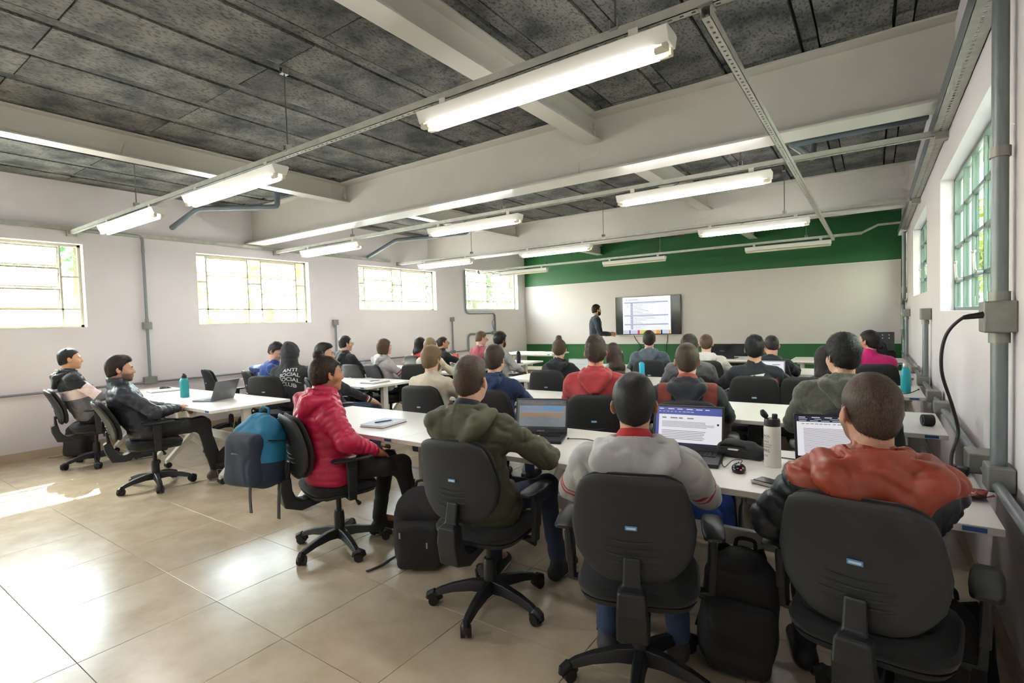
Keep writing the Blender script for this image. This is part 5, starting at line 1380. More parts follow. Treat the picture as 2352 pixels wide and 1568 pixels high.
# ------------------------------------------------------------------ the class
BLK = (26, 24, 24); DKB = (44, 34, 28); BRN = (82, 62, 46)
FADE = (0.020, 0.002, 0.003)
JEANS = (52, 70, 100); BLACK = (26, 27, 31); NAVY = (30, 38, 58)
PEOPLE = [
 dict(id='p1', head=(-7.35, 1.95, 1.212), rot=-10, face=-14, rec=20, near=True, skin=(204, 152, 118), hair=dict(rgb=(34, 30, 28), t=(0.012, 0.004, 0.006), curl=0.0015), arms=((0.26, 0.05, 0.80), (0.16, 0.34, 0.78), (-0.26, 0.05, 0.80), (-0.14, 0.34, 0.76)),
      top=dict(name='hoodie', rgb=(34, 36, 42), kind='jersey', hood=True, loose=0.016, bands=(('tor', 0.42, 0.62, (232, 214, 212)), ('tor', -1, 0.42, (112, 112, 116)), ('armt', 0.42, 0.98, (232, 210, 210)), ('armt', 0.98, 3, (112, 112, 116)))), trousers=BLACK, shoes=(60, 62, 66),
      label='man in black, pale pink and grey colour-block hoodie seated nearest the left wall', chair='task chair of the man in the colour-block hoodie, tilted back', ctilt=10),
 dict(id='p2', head=(-5.75, 1.89, 1.145), rot=-14, face=-22, rec=27, near=True, skin=(206, 158, 134), hair=dict(rgb=(50, 38, 32), t=(0.024, 0.012, 0.014), curl=0.004, quiff=0.012), stubble=0.7, arms=((0.27, 0.02, 0.74), (0.05, 0.24, 0.74), (-0.27, 0.02, 0.74), (-0.05, 0.25, 0.72)), palm=(0, -0.2, -1),
      top=dict(name='puffer_jacket', rgb=(48, 52, 62), kind='shell', loose=0.022, collar=0.035, puff=(0.007, 0.06), hem=0.05, fold=0.006), trousers=(38, 38, 40), shoes=(92, 76, 64), legs=((0.12, 0.43, 0.55), (0.16, 0.50, 0.12), (-0.10, 0.45, 0.54), (-0.10, 0.58, 0.10)),
      label='man in dark padded jacket leaning back with hands in lap', chair='task chair of the man in the dark padded jacket, tilted back', ctilt=14),
 dict(id='p3', head=(-6.42, 3.83, 1.18), rot=-30, face=-70, pitch=-28, rec=-12, leanx=30, skin=(208, 162, 138), hair=dict(rgb=(44, 38, 34), t=(0.02, 0.010, 0.010), curl=0.005), arms=((0.42, 0.22, 0.82), (0.40, 0.42, 0.80), (-0.42, -0.16, 0.93), (-0.52, -0.10, 0.66)),
      top=dict(name='sweater', rgb=(34, 66, 136), kind='knit', loose=0.012), trousers=NAVY, label='man in royal blue sweater leaning sideways with one arm over a chair', chair='task chair under the arm of the man in royal blue', coff=(-0.10, 0.02), crot=-12),
 dict(id='p4', head=(-5.93, 3.74, 1.16), rot=30, face=20, rec=-4, slouch=12, hair=dict(rgb=BLK), skin=(200, 150, 124), arms='table',
      top=dict(name='hoodie', rgb=(50, 52, 56), kind='jersey', hoodup=True, loose=0.02, res=0.011), trousers=(36, 48, 72), label='person with raised hood and white lettering across the back of a charcoal hoodie', chair='task chair of the person with the raised hood', coff=(-0.16, -0.05)),
 dict(id='p5', head=(-5.0, 3.55, 1.178), rot=-32, face=-48, rec=14, skin=(206, 160, 136), hair=dict(rgb=(36, 32, 30), t=(0.022, 0.003, 0.005), quiff=0.01), arms=((0.27, 0.10, 0.80), (0.20, 0.36, 0.66), (-0.27, 0.08, 0.78), (-0.14, 0.30, 0.68)), palm=(0, 0.1, -1), curl=0.2,
      top=dict(name='jacket', rgb=(36, 38, 44), kind='jersey', hood=True, hoodrgb=(46, 54, 76), loose=0.018, bands=(('armt', 1.80, 1.86, (178, 50, 56)), ('armt', 1.86, 1.90, (222, 216, 208)))), trousers=JEANS, label='man in dark jacket with striped cuffs, hand on his knee, behind the pink jacket', chair='task chair of the man with striped cuffs'),
 dict(id='p6', head=(-6.77, 5.2, 1.21), rot=-4, face=-16, skin=(214, 172, 150), hair=dict(rgb=(40, 34, 30), t=(0.018, 0.008, 0.008)), glasses=(40, 38, 36), arms='table',
      top=dict(name='hoodie', rgb=(34, 35, 38), kind='jersey', hood=True, loose=0.016), trousers=BLACK, label='man with glasses in black hoodie seated by the left wall', chair='task chair of the bespectacled man in the black hoodie'),
 dict(id='p7', fem=True, head=(-5.83, 5.15, 1.167), rot=-12, face=-26, skin=(226, 182, 160), hair=dict(rgb=(86, 64, 46), style='bob', t=(0.016, 0.014, 0.016), curl=0.002, line=((-0.12, 0.0), (-0.035, 0.0), (-0.02, 0.01), (0.03, 0.02), (0.052, 0.05), (0.075, 0.10), (0.13, 0.25))), arms=((0.24, 0.10, 0.76), (0.12, 0.34, 0.66), (-0.24, 0.10, 0.76), (-0.10, 0.32, 0.66)),
      top=dict(name='hoodie', rgb=(186, 184, 182), kind='jersey', hood=0.9, loose=0.016, undercollar=(188, 48, 48), bands=(('armt', 0.70, 0.76, (170, 44, 58)), ('armt', 0.82, 0.88, (170, 44, 58)))), trousers=(44, 58, 84), label='woman with brown bob in pale grey hoodie with red sleeve stripes', chair='task chair of the woman with the brown bob'),
 dict(id='p8', fem=True, head=(-6.74, 6.8, 1.125), rot=-5, face=-5, skin=(206, 160, 136), hair=dict(rgb=(32, 26, 26), style='long', len=0.30, shift=-0.05, curl=0.003, t=(0.02, 0.014, 0.016)), top=dict(name='top', rgb=(190, 44, 54), kind='jersey'), label='woman with long black hair in red top, partly hidden', chair='task chair of the long-haired woman in red'),
 dict(id='p9', fem=True, head=(-5.26, 5.5, 1.161), rot=20, face=28, skin=(224, 184, 160), hair=dict(rgb=(120, 98, 70), streak=(206, 182, 140), style='long', len=0.22, curl=0.002, t=(0.018, 0.014, 0.016)), top=dict(name='sweater', rgb=(226, 214, 194), kind='knit'), trousers=BLACK, label='woman with streaked blonde hair in cream sweater, partly hidden', chair='task chair of the woman with streaked blonde hair', coff=(-0.1, -0.12)),
 dict(id='p10', head=(-6.33, 6.95, 1.132), rot=-18, face=-34, fem=True, skin=(198, 146, 118), hair=dict(rgb=(50, 36, 30), t=(0.008, 0.005, 0.006), bun=(0, -0.115, 0.04, 0.03)), glasses=(60, 50, 46), bare=True, arms=((0.24, 0.16, 0.79), (0.14, 0.46, 0.79), (-0.22, 0.18, 0.79), (-0.08, 0.46, 0.79)),
      top=dict(name='shirt', rgb=(30, 31, 36), kind='jersey', sleeve=0.75), label='woman with tied-back hair and glasses in black shirt, hands on the table', chair='task chair of the woman in the black shirt'),
 dict(id='p11', head=(-5.46, 6.95, 1.204), rot=-8, face=-24, pitch=-12, skin=(222, 176, 156), hair=dict(rgb=(104, 82, 62), t=(0.016, 0.003, 0.004)), glasses=(40, 40, 46), bare=True, top=dict(name='shirt', rgb=(168, 82, 92), kind='jersey', sleeve=0.75, undercollar=(214, 206, 200)), label='man with dark glasses in dusty red shirt, facing the front left', chair='task chair of the man in the dusty red shirt'),
 dict(id='p12', head=(-4.91, 6.75, 1.182), rot=-22, face=-12, rec=10, skin=(176, 126, 98), hair=dict(rgb=(28, 26, 26), t=(0.034, 0.020, 0.022), curl=0.007, freq=70), beard=0.006, arms=((0.27, 0.06, 0.76), (0.10, 0.28, 0.68), (-0.27, 0.06, 0.76), (-0.08, 0.28, 0.68)),
      top=dict(name='sweater', rgb=(166, 166, 166), kind='knit', loose=0.016), trousers=(46, 60, 88), label='bearded man with curly black hair in light grey sweater', chair='task chair of the bearded man in the light grey sweater'),
 dict(id='p13', fem=True, head=(-2.926, 2.09, 1.17), rot=-22, face=-14, rec=4, slouch=8, near=True, skin=(178, 122, 90), hair=dict(rgb=(38, 28, 24), streak=(96, 68, 42), t=(0.014, 0.010, 0.014), curl=0.003, bun=(0.0, -0.055, 0.142, 0.04), nape=-0.068), arms=((0.27, 0.03, 0.78), (0.15, 0.24, 0.66), (-0.26, 0.04, 0.78), (-0.12, 0.26, 0.66)),
      top=dict(name='puffer_jacket', rgb=(190, 30, 72), kind='shell', hood=1.3, loose=0.026, collar=0.03, puff=(0.010, 0.05), hem=0.05, fold=0.0025), trousers=(28, 28, 30), shoes=(32, 32, 34), sole=(222, 220, 214), legs=((0.13, 0.43, 0.53), (0.16, 0.52, 0.12), (-0.12, 0.42, 0.52), (-0.12, 0.34, 0.12)), wf=0.94,
      label='woman in bright pink quilted jacket with hair in a top bun', chair='task chair of the woman in the pink quilted jacket', coff=(-0.06, 0.02), crot=-18),
 dict(id='p14', head=(-1.645, 2.0, 1.188), rot=6, face=14, rec=14, slouch=8, near=True, skin=(222, 172, 148), hair=dict(rgb=(74, 58, 46), t=(0.016, 0.003, 0.005), curl=0.002, quiff=0.004), arms=((0.31, 0.12, 0.79), (0.12, 0.40, 0.79), (-0.29, 0.10, 0.79), (-0.05, 0.42, 0.79)), curl=0.6,
      top=dict(name='jacket', rgb=(76, 76, 56), kind='canvas', hood=1.35, hoodrgb=(80, 80, 60), lining=(46, 52, 66), loose=0.024, hem=0.06, fold=0.012), trousers=(44, 54, 78), shoes=(34, 34, 38), sole=(214, 210, 200), legs=((0.16, 0.42, 0.53), (0.20, 0.44, 0.13), (-0.14, 0.42, 0.52), (-0.14, 0.30, 0.12)),
      label='man in olive green hooded jacket using a laptop', chair='task chair of the man in the olive jacket', coff=(0.0, 0.0), crot=5),
 dict(id='p15', head=(-0.757, 1.9, 1.142), rot=19, face=20, rec=13, slouch=8, near=True, skin=(196, 146, 118), hair=dict(rgb=(30, 28, 30), t=(0.016, 0.008, 0.010), curl=0.0015, freq=120), arms=((0.265, 0.06, 0.77), (0.15, 0.40, 0.785), (-0.265, 0.06, 0.77), (-0.15, 0.40, 0.785)), wf=1.08,
      top=dict(name='hoodie', rgb=(170, 170, 168), kind='knit', hood=1.28, lining=(178, 34, 44), loose=0.020, fold=0.012, bands=(('armt', 0.70, 0.755, (166, 34, 50)), ('armt', 0.80, 0.855, (166, 34, 50)))), trousers=JEANS, shoes=(70, 70, 72), sole=(150, 146, 138), legs='tuck',
      label='man with short black hair in light grey hoodie with red sleeve bands', chair='task chair of the man in the light grey hoodie', coff=(0, 0.0), crot=17),
 dict(id='p16', head=(-0.012, 1.99, 1.156), rot=12, face=26, rec=13, slouch=8, near=True, skin=(206, 156, 130), hair=dict(rgb=(72, 54, 44), streak=(94, 72, 56), t=(0.014, 0.005, 0.006), curl=0.0025, nape=-0.072), stubble=0.6, arms=((0.20, 0.12, 0.76), (0.10, 0.40, 0.785), (-0.28, 0.04, 0.74), (-0.18, 0.36, 0.785)), wf=1.0,
      top=dict(name='jacket', rgb=(34, 38, 44), kind='shell', hood=1.4, hoodrgb=(150, 62, 40), loose=0.026, puff=(0.004, 0.13), hem=0.06, fold=0.011, bands=(('tor', 0.80, 3, (150, 62, 40)), ('armt', 0.0, 3, (34, 38, 44)))), trousers=BLACK, shoes=(30, 30, 32),
      label='man in dark padded jacket with rust shoulders and hood, nearest the right wall', chair='task chair of the man with the rust hood, at the right edge', coff=(0.03, 0.0), crot=-8),
 dict(id='p17', head=(-3.375, 3.55, 1.146), rot=10, face=6, skin=(220, 176, 150), hair=dict(rgb=(120, 98, 72), t=(0.026, 0.018, 0.020), curl=0.003, nape=-0.08), beard=0.003, beardrgb=(110, 84, 58), top=dict(name='sweater', rgb=(216, 204, 184), kind='knit', loose=0.018, fold=0.009), trousers=JEANS, label='man with sandy hair and beard in cream sweater', chair='task chair of the man in the cream sweater'),
 dict(id='p18', head=(-2.648, 3.55, 1.156), rot=14, face=16, skin=(220, 174, 148), hair=dict(rgb=(60, 46, 38), t=(0.022, 0.012, 0.014), nape=-0.08), top=dict(name='hoodie', rgb=(34, 56, 96), kind='jersey', loose=0.016, hood=0.8), trousers=JEANS, label='man with dark brown hair in plain navy hoodie', chair='task chair of the man in the navy hoodie'),
 dict(id='p19', head=(-1.732, 3.6, 1.22), rot=20, face=25, skin=(220, 160, 132), hair=dict(rgb=(64, 52, 42), t=(0.026, 0.004, 0.006), curl=0.006, freq=80), top=dict(name='hoodie', rgb=(176, 60, 66), kind='jersey', hood=True, loose=0.02, fold=0.007), trousers=JEANS, label='man with tousled hair in red hoodie', chair='task chair of the man in the red hoodie'),
 dict(id='p20', head=(-1.048, 3.6, 1.168), rot=14, face=16, skin=(224, 172, 148), hair=dict(rgb=(72, 58, 46), t=(0.016, 0.006, 0.007), curl=0.0015), top=dict(name='hoodie', rgb=(38, 42, 50), kind='jersey', hood=True, hoodrgb=(44, 48, 56), lining=(158, 76, 50), loose=0.02, bands=(('lat', 0.10, 0.19, (126, 54, 44)), ('armt', 0.0, 3, (38, 42, 50)))), trousers=BLACK, label='man with cropped brown hair in dark hoodie with rust panels', chair='task chair of the man in the dark hoodie with rust panels'),
 dict(id='p21', head=(-0.153, 3.65, 1.21), rot=10, face=32, rec=4, skin=(214, 168, 142), hair=dict(rgb=(32, 30, 30), t=(0.030, 0.014, 0.018), curl=0.007, freq=75), top=dict(name='fleece', rgb=(92, 92, 80), kind='fleece', hood=1.1, loose=0.028, fold=0.008), trousers=BLACK, wf=1.1, label='man with wavy black hair in grey-green fleece', chair='task chair of the man in the grey-green fleece', coff=(0.05, 0.04)),
 dict(id='p22', fem=True, head=(-2.954, 5.2, 1.142), rot=12, face=20, skin=(214, 166, 140), hair=dict(rgb=(70, 52, 42), streak=(120, 92, 66), t=(0.012, 0.008, 0.010), bun=(0.0, -0.02, 0.145, 0.038), curl=0.003), top=dict(name='hoodie', rgb=(32, 34, 40), kind='jersey', hood=0.95, loose=0.016, undercollar=(230, 112, 116)), label='woman with a messy top knot in black hoodie and coral collar', chair='task chair of the woman with the messy top knot', coff=(-0.08, -0.03)),
 dict(id='p23', fem=True, head=(-2.32, 5.25, 1.09), rot=16, face=24, skin=(214, 170, 146), hair=dict(rgb=(62, 44, 38), style='long', len=0.36, shift=0.09, curl=0.002, t=(0.018, 0.014, 0.016)), top=dict(name='sweater', rgb=(176, 170, 166), kind='knit'), label='woman with long straight brown hair in pale grey sweater', chair='task chair of the woman with long brown hair'),
 dict(id='p24', head=(-0.899, 5.2, 1.15), rot=8, face=10, skin=(214, 164, 134), hair=dict(rgb=(26, 25, 27), t=(0.026, 0.010, 0.012), curl=0.006, freq=85), bare=True, arms=((0.30, 0.08, 0.80), (0.16, 0.36, 0.78), (-0.30, 0.08, 0.80), (-0.16, 0.36, 0.78)), top=dict(name='shirt', rgb=(30, 32, 42), kind='jersey', sleeve=0.8, loose=0.016), trousers=JEANS, label='man with black hair in dark T-shirt with a white and red back print', chair='task chair of the man in the printed T-shirt'),
 dict(id='p25', head=(-1.519, 5.3, 1.168), rot=14, face=16, skin=(200, 150, 124), hair=dict(rgb=(50, 40, 36), t=(0.022, 0.010, 0.012), curl=0.004), top=dict(name='sweater', rgb=(100, 102, 106), kind='knit', hood=0.9, loose=0.016), label='man with dark hair in mid grey sweater, behind the cropped brown head', chair='task chair of the man in the mid grey sweater'),
 dict(id='p26', fem=True, head=(-0.345, 5.3, 1.06), rot=0, face=10, skin=(206, 160, 136), hair=dict(rgb=(40, 28, 30), style='long', len=0.30, curl=0.002, t=(0.016, 0.012, 0.014)), top=dict(name='sweater', rgb=(84, 46, 108), kind='knit'), label='woman with dark hair in purple sweater, mostly hidden', chair='task chair of the woman in purple', coff=(-0.12, -0.06)),
 dict(id='p27', head=(-2.424, 6.65, 1.178), rot=18, face=20, skin=(214, 164, 140), hair=dict(rgb=(46, 36, 34), t=(0.018, 0.008, 0.010)), top=dict(name='hoodie', rgb=(86, 98, 110), kind='jersey', hood=True, loose=0.02, undercollar=(220, 214, 208)), label='man in slate blue-grey hoodie in front of the screen', chair='task chair of the man in the slate hoodie'),
 dict(id='p28', head=(-1.724, 6.75, 1.125), rot=10, face=14, skin=(226, 178, 152), hair=dict(rgb=(92, 68, 54), t=(0.008, 0.004, 0.005), curl=0.001), top=dict(name='hoodie', rgb=(226, 220, 218), kind='jersey', hood=True, loose=0.02), trousers=JEANS, label='man with cropped hair in white hoodie', chair='task chair of the man in the white hoodie'),
 dict(id='p29', head=(-0.991, 6.8, 1.095), rot=4, face=26, pitch=-14, skin=(214, 160, 132), hair=dict(rgb=(40, 34, 32), t=(0.012, 0.003, 0.004), curl=0.001), top=dict(name='hoodie', rgb=(32, 36, 46), kind='jersey', hood=True, loose=0.02), label='man with cropped black hair in dark navy hoodie near the green wall', chair='task chair of the man in the dark navy hoodie'),
 dict(id='p30', fem=True, head=(-0.043, 6.7, 1.15), rot=14, face=58, skin=(196, 142, 116), hair=dict(rgb=(30, 26, 26), t=(0.012, 0.008, 0.010), bun=(0.02, -0.125, -0.05, 0.032), nape=-0.08), wf=1.34, top=dict(name='top', rgb=(204, 22, 112), kind='jersey', loose=0.012, fold=0.004), label='woman in magenta top with head turned to the left', chair='task chair of the woman in magenta', coff=(0, -0.04)),
 dict(id='p31', stand=True, head=(-5.05, 10.6, 1.672), rot=-52, face=-38, rec=2, slouch=4, skin=(204, 152, 122), hair=dict(rgb=(36, 30, 28), t=(0.022, 0.010, 0.012)), beard=0.006, arms=((0.25, 0.02, 1.16), (0.14, 0.27, 1.13), (-0.22, 0.06, 1.16), (-0.04, 0.32, 1.15)), palm={1: (-0.9, 0.2, -0.5), -1: (0.9, 0.2, -0.5)}, curl=0.35,
      top=dict(name='blazer', rgb=(34, 40, 54), kind='wool', loose=0.022, hem=0.16, undercollar=(196, 206, 220), long=True), trousers=(52, 50, 50), shoes=(40, 32, 28), label='bearded teacher standing in dark blazer and pale shirt beside the screen'),
]
for i, sp in enumerate(PEOPLE):
    sp['seed'] = i * 3 + 1
    if only is None or sp['id'] in only:
        person(sp)
        if sp.get('chair'):
            d = sp['_']; co = sp.get('coff', (0, 0)); a = d['rz']
            cx = d['org'][0] + math.cos(a) * co[0] - math.sin(a) * (0.03 + co[1]); cy = d['org'][1] + math.sin(a) * co[0] + math.cos(a) * (0.03 + co[1])
            make_chair(cx, cy, a + sp.get('crot', 0) * DEG - (sp['rot'] * DEG if 'crot' in sp else 0), sp['chair'], tilt=sp.get('ctilt', 0) * DEG)
# ------------------------------------------------------------------ writing on clothes
from mathutils.bvhtree import BVHTree
def project_on(top, me, M, back, off=0.002):
    """lays a flat mesh (placed by M behind the garment) onto the garment along direction back (pointing into the body)"""
    tme = top.data
    vs = [v.co.copy() for v in tme.vertices]; fs = [tuple(p.vertices) for p in tme.polygons]
    bv = BVHTree.FromPolygons(vs, fs)
    bm = bmesh.new(); bm.from_mesh(me)
    bmesh.ops.triangulate(bm, faces=bm.faces)
    bmesh.ops.subdivide_edges(bm, edges=[e for e in bm.edges if e.calc_length() > 0.012], cuts=2, use_grid_fill=False)
    for v in bm.verts:
        p = M @ v.co
        h = bv.ray_cast(p, back, 0.8)
        v.co = (h[0] - back * off) if h[0] is not None else p
    bm.to_mesh(me); bm.free(); me.update()
byid = {sp['id']: sp for sp in PEOPLE}
def back_frame(sp, up, dist=0.45, sx=0.0):
    d = sp['_']; N, u1, Xt = d['N'], d['u1'], d['Xt']
    fw = np.cross(u1, Xt); c = N - u1 * up + Xt * sx - fw * dist
    M = Matrix(((Xt[0], u1[0], -fw[0], c[0]), (Xt[1], u1[1], -fw[1], c[1]), (Xt[2], u1[2], -fw[2], c[2]), (0, 0, 0, 1)))
    return M, Vector(fw)
M_print = mat('white_print', (226, 226, 224), 0.7)
M_printr = mat('red_print', (196, 44, 48), 0.7)
if only is None or 'p4' in only:
    sp = byid['p4']; d = sp['_']
    for q, (wd, up) in enumerate((('ANTI', 0.085), ('SOCIAL', 0.145), ('SOCIAL', 0.205), ('CLUB', 0.265))):
        M, fw = back_frame(sp, up, sx=0.05)
        o = text_mesh('back_lettering', wd, 0.060, M_print, d['root'], extrude=0.0, bold=0.0012)
        # slight wave of the printed line
        for v in o.data.vertices: v.co.y += 0.010 * math.sin(v.co.x * 24 + q * 0.8)
        o.data.transform(Matrix.Scale(1.12, 4, (1, 0, 0)))
        project_on(d['top'], o.data, M, fw)
if only is None or 'p24' in only:
    sp = byid['p24']; d = sp['_']
    M, fw = back_frame(sp, 0.105)
    pts = [(-0.10, -0.045), (-0.085, -0.015), (-0.05, 0.01), (-0.01, 0.022), (0.04, 0.03), (0.085, 0.038), (0.075, 0.015), (0.10, -0.02), (0.12, -0.05)]
    me = bpy.data.meshes.new('back_print'); me.from_pydata([(x, y, 0) for x, y in pts], [], [tuple(range(len(pts)))]); me.materials.append(M_print)
    o = link('back_print', me, None, d['root']); project_on(d['top'], me, M, fw)
    for pts in ([(-0.055, -0.03), (-0.035, -0.03), (-0.035, -0.012), (-0.045, -0.008), (-0.055, -0.015)], [(0.0, -0.045), (0.06, -0.045), (0.055, -0.03), (0.005, -0.03)], [(0.155, -0.04), (0.195, -0.05), (0.185, -0.01), (0.175, -0.005), (0.165, -0.02)]):
        me = bpy.data.meshes.new('back_print'); me.from_pydata([(x, y, 0) for x, y in pts], [], [tuple(range(len(pts)))]); me.materials.append(M_printr)
        o = link('back_print', me, None, d['root']); project_on(d['top'], me, M, fw, 0.003)

# ------------------------------------------------------------------ laptops
def glow(name, rgb, st): return mat('screen_' + name, tuple(v * 0.25 for v in rgb), 0.25, emit=(rgb, st))
G_white = glow('white', (244, 244, 250), 0.30); G_blue = glow('blue', (86, 98, 190), 0.22); G_navy = glow('navy', (44, 50, 96), 0.16); G_grey = glow('grey', (150, 164, 170), 0.14)
G_dark = glow('dark', (52, 58, 66), 0.12); G_sky = glow('sky', (44, 140, 200), 0.2); G_steel = glow('steel', (116, 136, 176), 0.2); G_tan = glow('tan', (170, 132, 88), 0.18); G_text = glow('text', (170, 160, 166), 0.2); G_off = mat('screen_off', (22, 26, 34), 0.12)
G_pale = glow('pale', (214, 226, 220), 0.26); G_ink = glow('ink', (120, 126, 150), 0.2)
M_lapdark = mat('laptop_dark', (34, 36, 40), 0.35, 0.2); M_lapgrey = mat('laptop_grey', (122, 124, 128), 0.35, 0.5); M_key = mat('laptop_keys', (20, 21, 23), 0.5)
def laptop(x, y, z, rot, w, d, opn, label, rects, body=None, screen=G_white, logo=None, keys=True, lidlogo=None, bottom_logo=None):
    """rects: (u0,u1,v0,v1,material) in screen fractions"""
    body = body or M_lapdark
    t = thing('laptop', label, 'laptop', (x, y, z), rot * DEG, 'laptops')
    MB().box(-w / 2, w / 2, -d / 2, d / 2, 0, 0.018).build('base', body, t, bevel=0.004)
    if keys:
        kb = MB(); kw = w * 0.86 / 14
        for r in range(5):
            for c in range(14): kb.box(-w * 0.43 + c * kw, -w * 0.43 + (c + 0.86) * kw, d * 0.40 - (r + 1) * 0.018 + 0.002, d * 0.40 - r * 0.018, 0.018, 0.0205)
        o = kb.build('keyboard', M_key, t); o['kind'] = 'stuff'
        MB().box(-0.045, 0.045, -d * 0.42, -d * 0.42 + 0.06, 0.018, 0.0186).build('touchpad', mat('touchpad', (50, 52, 58), 0.3), t)
    a = opn * DEG; h = d * 0.93
    R = Matrix.Translation((0, d / 2 - 0.004, 0.016)) @ Matrix.Rotation(PI / 2 - a, 4, 'X')
    # lid frame: x right, z up along the lid, -y faces the user
    lid = MB().box(-w / 2, w / 2, 0, 0.009, 0, h).build('lid', body, t, bevel=0.003); lid.matrix_local = R
    b = 0.012; sw_, sh_ = w - 2 * b, h - 2.2 * b - 0.012; z0 = b * 1.2 + 0.012
    MB().box(-sw_ / 2, sw_ / 2, -0.0008, 0.001, z0, z0 + sh_).build('screen', screen, lid)
    groups = {}
    for u0, u1, v0, v1, m in rects: groups.setdefault(m.name, (m, []))[1].append((u0, u1, v0, v1))
    lay = 0.0012
    for nm, (m, rs) in groups.items():
        mb = MB()
        for u0, u1, v0, v1 in rs: mb.box(-sw_ / 2 + u0 * sw_, -sw_ / 2 + u1 * sw_, -lay, -0.0005, z0 + v0 * sh_, z0 + v1 * sh_)
        o = mb.build('screen_content', m, lid); o['kind'] = 'stuff'; lay += 0.0003
    if bottom_logo: text_mesh('lettering', bottom_logo, 0.011, mat('logo_silver', (190, 190, 192), 0.3, 0.5), lid, Matrix.Translation((0, -0.0012, b * 0.9)) @ Matrix.Rotation(PI / 2, 4, 'X'))
    if lidlogo: text_mesh('lettering', lidlogo, 0.03, mat('logo_silver', (190, 190, 192), 0.3, 0.5), lid, Matrix.Translation((0, 0.0098, h * 0.5)) @ Matrix.Rotation(PI, 4, 'Z') @ Matrix.Rotation(PI / 2, 4, 'X'))
    return t
def lines(u0, u1, v0, v1, n, m, seed=0, h=0.35):
    r = random.Random(seed); out = []
    for i in range(n):
        v = v1 - (i + 0.5) * (v1 - v0) / n; out.append((u0, u1 - r.random() * 0.18 * (u1 - u0), v, v + (v1 - v0) / n * h, m))
    return out
def word_row(u0, u1, v, h, n, m, seed=0):
    r = random.Random(seed); out = []; u = u0
    for i in range(n):
        wdt = (u1 - u0) / n; out.append((u0 + i * wdt, u0 + i * wdt + wdt * r.uniform(0.4, 0.85), v, v + h, m))
    return out
TZ = 0.7405
laptop(-0.815, 2.70, TZ, 7, 0.37, 0.26, 106, 'black laptop showing a white web page before the man in the grey hoodie',
       [(0, 1, 0.80, 1, G_blue), (0, 0.05, 0.05, 0.80, G_blue), (0, 1, 0, 0.055, G_navy)] + word_row(0.05, 0.9, 0.94, 0.018, 6, G_white, 3) + word_row(0.05, 0.6, 0.87, 0.014, 9, G_pale, 4) + lines(0.10, 0.9, 0.45, 0.62, 5, G_text, 2) + lines(0.10, 0.85, 0.12, 0.38, 6, G_text, 5) + word_row(0.10, 0.62, 0.69, 0.035, 4, G_text, 8) + [(0.93, 0.96, 0.55, 0.60, G_navy)], bottom_logo='DELL')
laptop(-1.735, 2.74, TZ, 20, 0.345, 0.24, 108, 'dark grey laptop showing a page of blue and tan pictures beside the olive jacket',
       [(0, 1, 0.80, 1, G_dark), (0, 0.04, 0.06, 0.80, G_dark), (0, 1, 0, 0.07, G_dark), (0.06, 0.49, 0.64, 0.78, G_steel), (0.51, 0.95, 0.64, 0.78, G_sky), (0.06, 0.49, 0.40, 0.54, G_tan), (0.51, 0.95, 0.40, 0.54, G_tan)] + word_row(0.05, 0.95, 0.90, 0.012, 14, G_grey, 3) + lines(0.06, 0.45, 0.30, 0.37, 2, G_ink, 2) + lines(0.52, 0.9, 0.30, 0.37, 2, G_ink, 9) + word_row(0.05, 0.3, 0.025, 0.02, 5, G_grey, 6), screen=G_grey, bottom_logo='SAMSUNG')
laptop(-0.105, 2.78, TZ, 12, 0.38, 0.25, 108, 'black laptop showing a text document before the man with the rust hood',
       [(0, 1, 0.86, 1, G_navy)] + word_row(0.03, 0.97, 0.965, 0.016, 6, G_white, 3) + word_row(0.03, 0.97, 0.925, 0.012, 5, G_pale, 7) + word_row(0.03, 0.97, 0.88, 0.014, 7, G_pale, 5) + word_row(0.06, 0.6, 0.80, 0.018, 10, G_text, 5) + lines(0.08, 0.72, 0.06, 0.70, 24, G_text, 4))
laptop(-5.83, 2.74, TZ, -68, 0.33, 0.23, 112, 'grey laptop with dark screen on the table by the bright windows', [], M_lapgrey, G_off)
laptop(-3.17, 6.02, TZ, 8, 0.34, 0.23, 104, 'laptop with pale blank screen beyond the woman with the top knot', lines(0.2, 0.7, 0.6, 0.64, 1, G_grey, 1), M_lapgrey, G_pale, keys=False)
laptop(-0.95, 6.05, TZ, 4, 0.37, 0.24, 104, 'laptop with white screen beyond the man in the printed T-shirt', [(0.68, 0.9, 0.80, 0.84, G_ink)] + lines(0.2, 0.8, 0.3, 0.5, 4, G_pale, 2), M_lapgrey, G_white, keys=False)
laptop(-2.10, 9.42, TZ, 176, 0.38, 0.26, 100, 'black laptop seen from behind on the teacher table', [], M_lapdark, G_off, keys=False, lidlogo='AVELL')
def closed_laptop(x, y, rot, label):
    t = thing('closed_laptop', label, 'laptop', (x, y, TZ), rot * DEG)
    MB().box(-0.17, 0.17, -0.12, 0.12, 0, 0.012).build('base', M_lapdark, t, bevel=0.003); MB().box(-0.17, 0.17, -0.12, 0.12, 0.0125, 0.02).build('lid', mat('lid_navy', (52, 56, 74), 0.35, 0.3), t, bevel=0.003)
closed_laptop(-5.50, 6.25, 10, 'closed dark laptop on the third row table by the windows')

